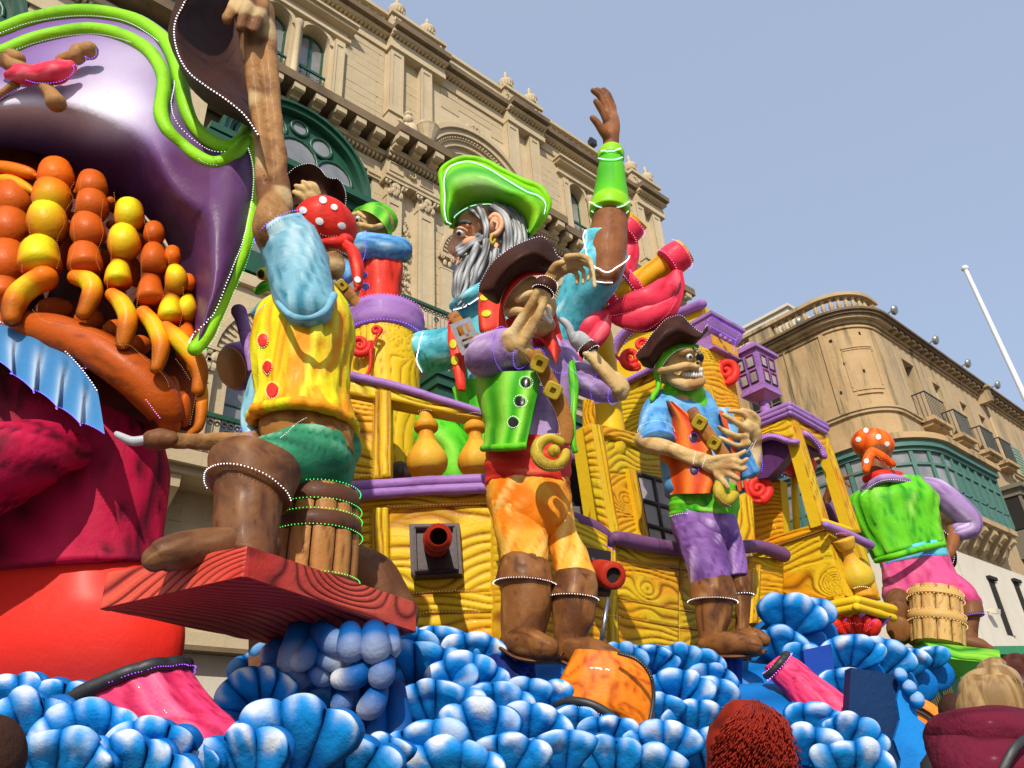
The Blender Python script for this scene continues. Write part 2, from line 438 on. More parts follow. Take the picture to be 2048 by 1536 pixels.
mm = MB(); mm.box(-.13,.13,-.42,0,-.16,0); mm.box(-.11,.11,-.2,0,-.26,-.16)
mm.bar((-.13,-.36,-.14),(.13,-.36,-.14),.055,8)
modme = mesh_of('modillion',mm,STONE,False)
x = 3.1
while x < 18.3:
 e = .22 if any(a <= x <= b for a,b in ((7.12,8.92),(11.22,12.72),(17.05,18.5))) else 0
 inst('modillion',modme,pal,TRS((x,D-.17-e,15.975))); x += .52
# facing blocks on the upper walls
bm_ = MB(); bm_.box(-.5,.5,-.5,.5,-.5,.5); bme = mesh_of('stone_block',bm_,STONE,False)
cnt = 0
def blocks(x0,x1,z0,z1,ch=.27,bl=.62,excl=None,o=.014):
 global cnt
 z = z0; r = 0
 while z+ch*.5 < z1:
  x = x0-(bl*.5 if r % 2 else 0)
  while x < x1-.02:
   a,b = max(x,x0),min(x+bl,x1)
   if b-a > .05:
    q = ((a+b)/2,z+ch/2)
    if excl is None or not excl(*q):
     oo = o+random.uniform(-.004,.004)
     inst('stone_block',bme,pal,TRS(((a+b)/2,D-oo/2-.001,z+ch/2),None,(b-a-.012,oo,min(ch,z1-z)-.012))); cnt += 1
   x += bl*random.uniform(.9,1.1)
  z += ch; r += 1
blocks(6.0,7.1,16.65,19.6); blocks(7.62,8.15,16.9,19.6)
blocks(8.95,11.2,16.65,19.6,excl=lambda x,z: (x-10.1)**2+(z-16.9)**2 < 2.15**2)
blocks(12.72,13.45,16.65,19.6); blocks(15.9,17.0,16.65,19.6)
blocks(6.95,7.2,11.0,14.9,bl=.5); blocks(8.66,8.95,11.0,14.9,bl=.5)
blocks(2.95,3.95,9.6,10.55); blocks(3.05,3.8,4.25,6.4)
# pilasters
def pilaster(x0,x1,z0,z1,o=.16,cap=False,ped=True,capz=None):
 m = MB(); fbr(m,x0,x1,z0,z1,o)
 w_ = x1-x0; e = .025
 # raised border leaves a sunk panel
 fbr(m,x0+.0,x0+w_*.2,z0,z1-.002,o+e,o-.01); fbr(m,x1-w_*.2,x1,z0,z1-.002,o+e,o-.01)
 fbr(m,x0+w_*.2,x1-w_*.2,z1-.18,z1-.002,o+e,o-.01); fbr(m,x0+w_*.2,x1-w_*.2,z0,z0+.2,o+e,o-.01)
 p = flat('pilaster',m,STONE,pal)
 if ped:
  m = MB(); fbr(m,x0-.07,x1+.07,z0-.12,z0,o+.1); fbr(m,x0-.04,x1+.04,z0-.9,z0-.12,o+.05); flat('pedestal',m,STONE,p)
 if cap:
  m = MB(); c = (x0+x1)/2; y = D-o
  m.box(x0-.12,x1+.12,y-.14,D,z1+.42,z1+.48)
  m.box(x0-.02,x1+.02,y-.03,D,z1,z1+.05)
  m.box(x0,x1,y-.02,D,z1+.05,z1+.42)
  for sx in (-1,1):
   ring(m,(c+sx*(w_/2+.02),y-.1,z1+.36),.075,.03,8,1.6,grow=.6)
   for k in range(3): m.blob((c+sx*(w_*.36-.1*k),y-.05-.02*k,z1+.12+.09*k),.07,.06,.1,6,5)
   m.bar((c+sx*.06,y-.05,z1+.1),(c+sx*(w_/2),y-.1,z1+.4),.022,5)
  m.blob((c,y-.08,z1+.4),.07,.05,.07,6,5); m.blob((c,y-.06,z1+.15),.09,.06,.13,6,5)
  part('capital',m,STONE,p,smooth=False)
 return p
for x0,x1 in ((7.18,7.58),(8.14,8.5),(11.24,11.66),(12.12,12.5),(17.0,17.38),(17.85,18.25)):
 pilaster(x0,x1,17.28,19.62,.2)
for x0,x1 in ((7.2,7.62),(8.1,8.55),(10.98,11.4),(11.95,12.4),(17.0,17.4),(17.85,18.25)):
 pilaster(x0,x1,11.2,14.44,.17,cap=True)
for x0,x1 in ((3.62,3.9),(6.5,6.8),(8.2,8.5),(11.0,11.3)):
 pilaster(x0,x1,7.0,8.5,.12,cap=True,ped=False)
for x0 in (2.55,5.62): pilaster(x0,x0+.26,16.65,18.75,.14,ped=False)
pilaster(13.5,13.74,16.65,18.75,.14,ped=False); pilaster(15.72,15.95,16.65,18.75,.14,ped=False)
# window hoods,columns between paired windows,arch mouldings
for x0,x1 in ((.3,2.95),(3.4,6.05),(13.35,15.95)):
 m = MB(); fbr(m,x0,x1,18.96,19.06,.12); fbr(m,x0+.06,x1-.06,19.06,19.3,.06); fbr(m,x0-.05,x1+.05,19.3,19.4,.28); fbr(m,x0-.1,x1+.1,19.4,19.47,.36)
 flat('window_hood',m,STONE,pal)
for cx in (1.55,4.66,14.7):
 m = MB(); m.lathe((cx,D-.08,16.66),[(.11,0),(.11,.12),(.085,.16),(.075,1.75),(.09,1.8),(.12,1.9),(.12,1.98)],12)
 part('column',m,STONE,pal,angle=40)
for cx,r in TW:
 m = MB(); arc_band(m,cx,18.55,r,r+.1,0,.05); part('arch_moulding',m,STONE,pal,angle=30)
for cx in (9.95,13.6):
 m = MB(); arc_band(m,cx,13.55,.8,.88,0,.1); arc_band(m,cx,13.55,1.08,1.15,0,.1); arc_band(m,cx,13.55,.88,1.08,0,.05)
 for k in range(26):
  a = math.pi*(k+.5)/26; c,s = math.cos(a),math.sin(a)
  m.obox((cx+.98*c,D-.06,13.55+.98*s),(.07*c,0,.07*s),(0,.03,0),(-.02*s,0,.02*c))
 part('archivolt',m,STONE,pal,smooth=False)
 for sx in (-1,1):
  m = MB(); q = cx+sx*.98; m.box(q-.17,q+.17,D-.12,D,11.0,13.1); m.box(q-.2,q+.2,D-.17,D,13.45,13.55); m.box(q-.18,q+.18,D-.13,D,13.1,13.15)
  for k in (-1,1): ring(m,(q+k*.14,D-.16,13.4),.05,.02,8,1.5,grow=.6); m.blob((q+k*.07,D-.14,13.27),.05,.05,.09,6,5)
  flat('impost',m,STONE,pal)
for cx in (1.75,5.2,9.75,14.15):
 m = MB(); arc_band(m,cx,8.95,1.0,1.07,0,.08); arc_band(m,cx,8.95,1.32,1.42,0,.12); arc_band(m,cx,8.95,1.07,1.32,0,.04)
 for k in range(30):
  a = math.pi*(k+.5)/30; c,s = math.cos(a),math.sin(a)
  m.obox((cx+1.2*c,D-.05,8.95+1.2*s),(.09*c,0,.09*s),(0,.03,0),(-.025*s,0,.025*c))
 part('archivolt',m,STONE,pal,smooth=False)
# tympanum arch on the cornice with carved arms
o = .3; cx,cz = fx(10.17,o),16.25
m = MB()
arc_band(m,cx,cz,1.55,1.72,0,.34,n=28); arc_band(m,cx,cz,1.28,1.42,0,.2,n=28); arc_band(m,cx,cz,1.42,1.55,0,.26,n=28); arc_band(m,cx,cz,1.1,1.28,0,.1,n=28)
arc_band(m,cx,cz,1.72,1.86,0,.42,n=28)
part('arch_pediment',m,STONE,pal,angle=35)
m = MB()
for k in range(46):
 a = math.pi*(k+.5)/46; m.blob((cx+1.48*math.cos(a),D-.28,cz+1.48*math.sin(a)),.035,.035,.035,5,4)
flat('egg_moulding',m,STONE,pal,stuff=True)
m = MB(); rr = random.Random(3)
def leafy(m,x0,x1,z0,z1,n,s,o):
 for k in range(n):
  x,z = rr.uniform(x0,x1),rr.uniform(z0,z1); a = rr.uniform(0,6.28)
  if k % 3 == 0: ring(m,(x,D-o,z),s*.9,s*.28,7,1.3,grow=.6)
  else: m.blob((x,D-o,z),s*rr.uniform(.4,.8),s*.5,s*rr.uniform(.5,1.2),6,4)
leafy(m,cx-.95,cx+.5,16.3,16.95,70,.09,.05)
leafy(m,cx-.2,cx+.2,18.1,18.45,22,.09,.2); leafy(m,cx-1.75,cx-1.3,17.35,17.6,18,.08,.25); leafy(m,cx+.9,cx+1.5,17.55,17.8,18,.07,.2)
flat('carved_relief',m,STONE,pal,stuff=True)
m = MB(); m.prism([(cx-.3,D-.1,16.3),(cx+.3,D-.1,16.3),(cx+.34,D-.1,16.8),(cx+.2,D-.1,17.1),(cx,D-.1,17.15),(cx-.2,D-.1,17.1),(cx-.34,D-.1,16.8)],(0,.1,0)); m.blob((cx,D-.14,17.2),.2,.12,.18)
flat('coat_of_arms',m,STONE,pal)
# seated beast with a basket,left of the pediment
b0 = np.array([fx(8.0,.5),D-.45,16.25]); m = MB()
m.blob(b0+(.0,0,.3),.22,.2,.34); m.blob(b0+(-.12,-.06,.62),.13,.13,.15); m.blob(b0+(.25,.05,.22),.3,.18,.22); m.blob(b0+(-.2,-.1,.2),.09,.08,.25)
m.bar(b0+(-.2,-.08,.3),b0+(-.42,-.12,.38),.05); m.blob(b0+(-.12,-.06,.8),.11,.11,.08)
part('carved_beast',m,STONE,pal)
m = MB(); m.lathe(b0+(.55,.05,0),[(.1,0),(.12,.3),(.3,.75),(.33,.8)],12)
for k in range(12): m.blob(b0+(.55+rr.uniform(-.25,.25),.05+rr.uniform(-.1,.1),.86+rr.uniform(0,.12)),.08,.08,.08,6,5)
part('carved_basket',m,STONE,pal,smooth=False)
# carved candelabra strip between the lower pilasters,rosettes,frieze panels
m = MB()
for k in range(90):
 z = rr.uniform(11.3,14.0); x = 7.86+rr.uniform(-.13,.13)
 if k % 3: m.blob((x,D-.04,z),.045,.04,.06,5,4)
 else: ring(m,(x,D-.03,z),.05,.016,7,1.2,grow=.5)
flat('carved_relief',m,STONE,pal,stuff=True)
for cx_ in (7.84,11.7,17.6):
 m = MB(); m.lathe((cx_,D-.26,15.33),[(.12,0),(.12,.03),(.05,.05),(.03,.07)],10,(0,-1,0))
 for k in range(10): a = k*.628; m.blob((cx_+.085*math.cos(a),D-.31,15.33+.085*math.sin(a)),.03,.03,.03,5,4)
 flat('rosette',m,STONE,pal)
 for sx in (-1,1):
  m = MB(); q = cx_+sx*.44
  for (a,b,c_,d) in ((q-.2,q+.2,15.46,15.48),(q-.2,q+.2,15.18,15.2),(q-.2,q-.18,15.2,15.46),(q+.18,q+.2,15.2,15.46)): m.box(a,b,D-.28,D-.25,c_,d)
  flat('frieze_panel',m,STONE,pal)
# roof parapet: balusters,solid panels,pedestals,urns
def rail_run(x0,x1):
 m = MB(); m.box(x0,x1,D-.1,D+.12,20.36,20.48); m.box(x0,x1,D-.14,D+.16,20.98,21.1); flat('parapet_rail',m,STONE,pal)
bl = MB(); bl.lathe((0,0,0),[(.065,0),(.065,.05),(.04,.08),(.085,.2),(.06,.32),(.035,.4),(.06,.45),(.065,.5)],8)
blme = mesh_of('baluster',bl,STONE,True,angle=40)
def balusters(x0,x1):
 rail_run(x0,x1); n = int((x1-x0)/.24)
 for k in range(n): inst('baluster',blme,pal,TRS((x0+(k+.5)*(x1-x0)/n,D+.01,20.48)))
balusters(2.9,7.15); balusters(12.72,17.02); rail_run(XL,2.9)
m = MB(); m.box(8.92,11.2,D-.08,D+.12,20.36,20.98); m.box(8.92,11.2,D-.16,D+.16,20.98,21.1); flat('parapet_panel',m,STONE,pal)
ub = MB(); ub.lathe((0,0,0),[(.16,0),(.16,.04),(.07,.1),(.1,.14),(.22,.3),(.25,.42),(.24,.46),(.12,.5),(.07,.62),(.05,.72),(.07,.76),(.05,.86),(.03,.95)],14)
for k in range(14): a = k/14*6.283; ub.blob((.2*math.cos(a),.2*math.sin(a),.27),.035,.035,.1,5,4)
ume = mesh_of('urn',ub,STONE,True,angle=45)
for a,b,us in ((7.15,8.9,(7.42,8.45)),(11.2,12.7,(11.45,12.45)),(17.02,18.5,(17.25,18.15))):
 m = MB(); m.box(a,b,D-.24,D+.2,20.36,21.0); m.box(a-.05,b+.05,D-.32,D+.25,21.0,21.12); flat('parapet_pedestal',m,STONE,pal)
 for u in us: inst('urn',ume,pal,TRS((u,D-.05,21.12)))
 m = MB()
 leafy(m,a+.05,a+.25,20.42,20.9,16,.06,.26); leafy(m,b-.25,b-.05,20.42,20.9,16,.06,.26)
 flat('carved_relief',m,STONE,pal,stuff=True)
# floodlight standing on the parapet
m = MB(); p = atY(1183,290,D); m.bar((p[0],D,21.1),(p[0],D,21.5),.02); m.box(p[0]-.12,p[0]+.12,D-.15,D+.05,21.35,21.6); m.blob((p[0],D,21.7),.06,.06,.1)
flat('floodlight',m,IRON,pal)
# great green doorway with fanlight
for cx in (-1.95,4.95):
 hw = 1.95; y = D-.06
 m = MB(); 
 m.box(cx-hw,cx+hw,D-.5,D+.3,13.62,13.78); m.box(cx-hw+.08,cx+hw-.08,D-.36,D+.3,13.78,13.9); m.box(cx-hw+.06,cx+hw-.06,D-.3,D+.3,13.4,13.62)
 m.box(cx-hw+.15,cx+hw-.15,D-.2,D+.3,13.1,13.4)
 fr = flat('doorway',m,GREEN,pal)
 R_ = 1.66; cz = 13.9
 m = MB(); arc_band(m,cx,cz,R_-.12,R_,-.2,.3,n=24); arc_band(m,cx,cz,R_,R_+.07,-.2,.38,n=24)
 m.prism([(x,D-.1,z) for x,z in arcpts(cx,cz,R_-.1,0,math.pi,24)],(0,.09,0))
 part('fanlight',m,GREEN,fr,angle=30)
 for (dx,dz,r_) in ((-.92,.32,.44),(.92,.32,.44),(0,.42,.5),(-.55,1.0,.26),(.55,1.0,.26),(0,1.27,.2)):
  g = MB(); rows = []
  ring(g,(cx+dx,D-.12,cz+dz),r_,.05,18); part('fanlight_ring',g,GREEN,fr)
  g = MB(); g.lathe((cx+dx,D-.105,cz+dz),[(r_-.02,0),(r_-.02,.012)],16,(0,-1,0)); flat('pane',g,GLASS,fr)
 for k in range(4):
  g = MB(); x0 = cx-hw+.25+k*.88; g.box(x0,x0+.06,D-.02,D+.1,11,13.1); g.box(x0+.76,x0+.82,D-.02,D+.1,11,13.1); g.box(x0+.06,x0+.76,D-.02,D+.1,12.35,12.5); g.box(x0+.06,x0+.76,D-.02,D+.1,11,11.5); flat('door_leaf',g,GREEN,fr)
  g = MB(); g.box(x0+.06,x0+.76,D+.04,D+.06,11.5,13.1); flat('pane',g,GLASS,fr)
m = MB(); m.box(2.95,3.5,D-.5,D+.02,13.35,13.55); m.box(3.0,3.4,D-.3,D+.02,12.6,13.35); m.lathe((3.12,D-.36,12.75),[(.06,0),(.1,.1),(.1,.3),(.16,.42)],10)
flat('door_bracket',m,GREEN,pal)
# iron balconies
def balcony(x0,x1,zb,zt,o,slab,dense=.11,scroll=.07):
 m = MB(); m.box(x0-.05,x1+.05,D-o-.08,D,slab,zb-.02); m.box(x0,x1,D-o+.05,D,slab-.12,slab)
 bl_ = flat('balcony',m,STONE,pal)
 m = MB(); m.box(x0,x1,D-o-.04,D-o+.04,zt-.07,zt); m.box(x0,x0+.06,D-o+.04,D,zt-.07,zt); m.box(x1-.06,x1,D-o+.04,D,zt-.07,zt); flat('handrail',m,GREEN,bl_)
 m = MB(); y = D-o; n = int((x1-x0)/dense)
 m.box(x0,x1,y-.012,y+.012,zb,zb+.025)
 for k in range(n+1):
  x = x0+k*(x1-x0)/n; m.bar((x,y,zb),(x,y,zt-.07),.011,4)
  for zz in (zt-.07-scroll*1.3,zb+scroll*1.4):
   ring(m,(x+dense/2,y,zz),scroll*.72,.011,8,1.5,grow=.55)
  if k % 4 == 0: ring(m,(x,y,zt-.07-scroll*3.4),scroll,.012,8,1.5,grow=.6); ring(m,(x,y,zb+scroll*3.2),scroll*.8,.012,8)
 flat('iron_bars',m,IRON,bl_,stuff=True)
 for k in range(int((x1-x0)/1.25)+1):
  g = MB(); x = x0+.1+k*1.25; g.prism([(x,D,slab-.12),(x,D-o+.1,slab-.12),(x,D-o+.12,slab-.32),(x,D-.25,slab-.55),(x,D-.12,slab-.9),(x,D,slab-.95)],(.24,0,0)); flat('corbel',g,STONE,bl_)
balcony(7.3,14.6,10.5,11.3,.75,10.32)
balcony(.3,3.0,6.75,7.45,.75,6.5); balcony(3.15,6.6,6.75,7.45,.75,6.5)
# green closed balcony on the first floor,half hidden by the ship
m = MB(); gx0,gx1,gy0 = 8.1,13.2,D-.9
m.box(gx0,gx1,gy0,D,6.3,7.4); m.box(gx0-.1,gx1+.1,gy0-.12,D,9.5,9.62); m.box(gx0-.05,gx1+.05,gy0-.06,D,9.3,9.5); m.box(gx0,gx1,gy0+.02,D,9.0,9.3)
gb = flat('closed_balcony',m,GREEN,pal)
for k in range(9):
 x0 = gx0+k*(gx1-gx0)/8; g = MB(); g.box(x0-.06,x0+.06,gy0-.01,gy0+.08,7.4,9.0); flat('post',g,GREEN,gb)
 if k < 8:
  x1 = gx0+(k+1)*(gx1-gx0)/8; g = MB(); g.box(x0+.06,x1-.06,gy0+.02,gy0+.06,8.55,8.65); flat('transom',g,GREEN,gb)
  g = MB(); g.box(x0+.06,x1-.06,gy0+.06,gy0+.07,7.4,9.0); flat('pane',g,GLASS,gb)
  g = MB()
  for a,b,c_,d in ((x0+.1,x1-.1,7.25,7.3),(x0+.1,x1-.1,6.6,6.65),(x0+.1,x0+.15,6.65,7.25),(x1-.15,x1-.1,6.65,7.25)): g.box(a,b,gy0-.025,gy0+.002,c_,d)
  flat('panel',g,GREEN,gb)
# ================================================================== corner building: left face X = XA,right face Y = YA,rounded corner
XA,YA = 24.0,8.53
cb = thing('corner_building','ochre rendered corner building with rounded corner, roof balustrade and green wraparound balcony','building',(XA,YA,0))
CCX,CCY,RC = XA+1.4,YA+1.4,1.4
def outline(o,y1=24.0,x1=46.0,n=10):
 """plan line following left face,rounded corner,right face,pushed out by o"""
 pts = [(XA-o,y1)]
 for i in range(n+1):
  a = math.pi+(math.pi/2)*i/n; pts.append((CCX+(RC+o)*math.cos(a),CCY+(RC+o)*math.sin(a)))
 pts.append((x1,YA-o)); return pts
def band(mb,z0,z1,o0,o1,y1=24.0,x1=46.0):
 a,b = outline(o0,y1,x1),outline(o1,y1,x1)
 rows = [[(p[0],p[1],z0),(q[0],q[1],z0),(q[0],q[1],z1),(p[0],p[1],z1)] for p,q in zip(a,b)]
 mb.grid(rows,True,caps=True)
def zr(z): return z
# left face and corner wall,then right face in segments round its windows
m = MB()
pts = [p for p in outline(0)][:-1]
for (a,b) in zip(pts[:-1],pts[1:]): m.add([(a[0],a[1],0),(b[0],b[1],0),(b[0],b[1],16.4),(a[0],a[1],16.4)],[(0,1,2,3)])
part('corner_wall',m,STONE_O,cb,angle=40)
m = MB(); WX = [(26.85,27.85,12.75,15.25),(29.25,29.95,12.75,15.05),(31.65,32.35,12.75,14.95),(33.5,34.2,12.75,14.9),(36.2,37.2,11.8,14.2),(39.5,40.5,11.8,14.2)]
e = CCX
for x0,x1,z0,z1 in WX:
 m.box(e,x0,YA,YA+.5,0,16.4); m.box(x0,x1,YA,YA+.5,0,z0); m.box(x0,x1,YA,YA+.5,z1,16.4); e = x1
m.box(e,46,YA,YA+.5,0,16.4)
m.box(XA+.8,46,YA+.6,24,16.2,16.35)
flat('street_wall',m,STONE_O2,cb)
m = MB(); m.box(XA+.6,46,YA+1.2,YA+1.3,0,16); flat('room_back',m,DARK,cb)
for i,(x0,x1,z0,z1) in enumerate(WX):
 m = MB()
 if i == 0:
  m.box(x0+.02,x0+.08,YA+.3,YA+.36,z0,z1); m.box(x1-.08,x1-.02,YA+.3,YA+.36,z0,z1)
  wn = flat('window',m,GREYWOOD,cb,label='tall open window with a broken shutter')
  g = MB(); g.box(x1-.5,x1-.1,YA+.34,YA+.36,z0,z0+1.7); flat('shutter',g,GREYWOOD,wn)
 elif i < 4:
  for k in range(3): q = x0+k*(x1-x0)/2; m.box(q-.035,q+.035,YA+.16,YA+.22,z0,z1)
  for k in range(5): q = z0+k*(z1-z0)/4; m.box(x0,x1,YA+.17,YA+.215,q-.025,q+.025)
  wn = flat('window',m,PLASTER,cb)
  for k in (0,1):
   g = MB(); g.box(x0+k*(x1-x0)/2+.03,x0+(k+1)*(x1-x0)/2-.03,YA+.19,YA+.20,z0,z1); flat('pane',g,GLASS_D,wn)
 else:
  m.box(x0-.05,x1+.05,YA-.06,YA-.01,z0,z1)
  wn = flat('shutter',m,mat_plain('pale_green_shutter',(.24,.34,.25),.6) if i == 4 else MATS['pale_green_shutter'],cb)
  g = MB()
  for k in range(16): g.box(x0+.05,x1-.05,YA-.09,YA-.06,z0+.1+k*.145,z0+.2+k*.145)
  flat('slat',g,MATS['pale_green_shutter'],wn,stuff=True)
 m = MB()
 for a,b,c_,d in ((x0-.14,x0-.001,z0,z1),(x1+.001,x1+.14,z0,z1),(x0-.14,x1+.14,z1+.001,z1+.14)): m.box(a,b,YA-.03,YA+.05,c_,d)
 flat('window_surround',m,STONE_O2,cb)
 if i < 4:
  s0,s1 = (x0-.25,x1+.3); m = MB(); m.box(s0,s1,YA-.5,YA,z0-.2,z0-.06); m.box(s0+.1,s1-.1,YA-.36,YA,z0-.34,z0-.2)
  bal = flat('balcony',m,STONE_O,cb)
  g = MB()
  for k in range(11): q = s0+.03+k*(s1-s0-.06)/10; g.bar((q,YA-.45,z0-.06),(q,YA-.45,z0+.85),.012,4)
  for k in range(4): q = YA-.45+k*.14; g.bar((s0+.03,q,z0-.06),(s0+.03,q,z0+.85),.012,4)
  g.box(s0,s1,YA-.47,YA-.43,z0+.85,z0+.89); g.box(s0,s0+.04,YA-.43,YA,z0+.85,z0+.89)
  flat('iron_bars',g,IRON,bal,stuff=True)
  if i: g = MB(); g.box(s0+.06,s1-.06,YA-.43,YA-.42,z0+.02,z0+.84); flat('railing_sheet',g,PLASTER,bal)
# mouldings
m = MB(); band(m,15.85,15.93,0,.06); part('string_course',m,STONE_O,cb,angle=30)
m = MB(); band(m,16.0,16.12,0,.12); band(m,16.12,16.24,0,.3); part('cornice',m,STONE_O2,cb,angle=30)
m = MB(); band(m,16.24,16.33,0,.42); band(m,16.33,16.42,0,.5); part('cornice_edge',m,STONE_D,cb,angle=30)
m = MB(); band(m,12.55,12.66,0,.09); band(m,12.66,12.72,0,.14); part('string_course',m,STONE_O2,cb,angle=30)
# raised panel on the rounded corner,patches,putlog holes
def cpt(a,o,z): return (CCX+(RC+o)*math.cos(a),CCY+(RC+o)*math.sin(a),z)
A0,A1 = math.pi*1.12,math.pi*1.36
m = MB()
def cstrip(m,a0,a1,z0,z1,o,n=6):
 rows = [[cpt(a0+(a1-a0)*i/n,-.02,z0),cpt(a0+(a1-a0)*i/n,o,z0),cpt(a0+(a1-a0)*i/n,o,z1),cpt(a0+(a1-a0)*i/n,-.02,z1)] for i in range(n+1)]
 m.grid(rows,True,caps=True)
cstrip(m,A0,A1,15.05,15.11,.03); cstrip(m,A0+.02,A1-.02,14.97,15.01,.025); cstrip(m,A0,A0+.03,13.55,14.96,.025,2); cstrip(m,A1-.03,A1,13.55,14.96,.025,2)
cstrip(m,A0,A1,13.4,13.5,.03); cstrip(m,A0+.08,A1-.08,13.24,13.3,.05)
part('corner_panel',m,STONE_O,cb,smooth=False)
m = MB(); m.box(XA-.06,XA+.05,9.82,9.98,12.72,15.85); m.box(XA-.05,XA+.05,11.35,11.4,12.72,15.85); flat('render_edge',m,STONE_O,cb)
m = MB()
for a,z in ((1.07,15.5),(1.3,15.6),(1.12,14.5),(1.36,14.9),(1.24,14.1),(1.03,13.5),(1.05,11.75)):
 p = cpt(math.pi*a,-.05,z); m = MB(); m.obox(p,(.06,0,0),(0,.06,0),(0,0,.055)); flat('putlog_hole',m,DARK,cb)
# tall window on the left face beside the lantern
m = MB(); m.box(XA-.02,XA+.1,11.9,13.1,12.85,14.75); wn = flat('window',m,DARK,cb)
g = MB()
for k in range(4): q = 11.9+k*.4; g.box(XA-.06,XA-.021,q-.03,q+.03,12.85,14.75)
for k in range(4): q = 12.9+k*.6; g.box(XA-.055,XA-.021,11.9,13.1,q-.02,q+.02)
flat('window_frame',g,GREYWOOD,wn)
# roof balustrade
m = MB(); band(m,16.42,16.62,-.2,.12,24,26.0); band(m,17.16,17.3,-.24,.16,24,26.0); part('parapet_rail',m,STONE_O2,cb,angle=30)
bw = MB(); bw.lathe((0,0,0),[(.09,0),(.09,.06),(.055,.1),(.105,.22),(.07,.36),(.05,.42),(.09,.47),(.09,.54)],8)
bwme = mesh_of('baluster',bw,STONE_O2,True,angle=40)
y = 21.0; k = 0
while y > 10.0:
 if abs(y-12.1) < .55 or abs(y-17.2) < .5: y -= .29; continue
 inst('baluster',bwme,cb,TRS((XA+.04,y,16.62))); y -= .29
for i in range(8):
 a = math.pi+(math.pi/2)*(i+.4)/8; inst('baluster',bwme,cb,TRS((CCX+(RC-.04)*math.cos(a),CCY+(RC-.04)*math.sin(a),16.62)))
for y0 in (11.6,16.75): m = MB(); m.box(XA-.1,XA+.2,y0,y0+.95,16.62,17.16); flat('parapet_panel',m,STONE_O2,cb)
m = MB(); m.box(XA+.9,XA+3.2,11.2,15,16.3,18.2); m.box(XA+.8,XA+3.3,11.1,15.1,18.2,18.32); flat('roof_room',m,PLASTER,cb)
m = MB(); m.box(25.5,46,YA-.06,YA+.3,16.42,16.9); m.box(25.5,46,YA-.14,YA+.35,16.9,16.98); flat('roof_parapet',m,STONE_O2,cb)
m = MB(); x = 26.2
while x < 45: m.box(x,x+.22,YA-.36,YA-.05,16.1,16.235); x += .5
flat('cornice_block',m,STONE_D,cb,stuff=True)
fl = MB(); fl.lathe((0,0,0),[(.06,0),(.17,.03),(.2,.09),(.16,.16),(.04,.18)],12,(0,-1,-.35)); fl.bar((0,0,0),(0,.35,-.12),.025)
flm = mat_plain('floodlight_grey',(.30,.30,.28),.4,.4)
flme = mesh_of('floodlight',fl,flm,True,angle=40)
for x,y,z in ((26.6,YA-.35,17.05),(30.1,YA-.35,17.05),(33.2,YA-.35,17.05),(36.4,YA-.35,17.05),(XA-.35,10.4,16.55)): inst('floodlight',flme,cb,TRS((x,y,z)))
m = MB(); m.box(34.3,34.55,YA-.5,YA,15.6,16.2); m.box(34.2,34.65,YA-.6,YA,16.2,16.3); flat('console',m,STONE_O2,cb)
m = MB(); m.bar((34.9,YA-.03,0),(34.9,YA-.03,16),.06,6); part('drain_pipe',m,STONE_O2,cb)
# green enclosed balcony wrapping the corner
OB = .75; YB1,XB1 = 20.0,29.6
def oband(mb,z0,z1,o0,o1): band(mb,z0,z1,o0,o1,YB1,XB1)
m = MB(); oband(m,8.82,9.0,-.02,OB+.05); oband(m,11.12,11.32,-.02,OB+.28)
part('balcony_slab',m,STONE_O,cb,angle=30)
m = MB(); oband(m,10.9,11.12,-.02,OB+.16); oband(m,10.78,10.9,-.02,OB+.06); oband(m,9.0,9.1,OB-.06,OB+.02); oband(m,9.1,9.55,OB-.04,OB); oband(m,9.55,9.62,OB-.06,OB+.03); oband(m,10.32,10.4,OB-.06,OB+.02)
gal = part('closed_balcony',m,GREEN_L,cb,angle=30)
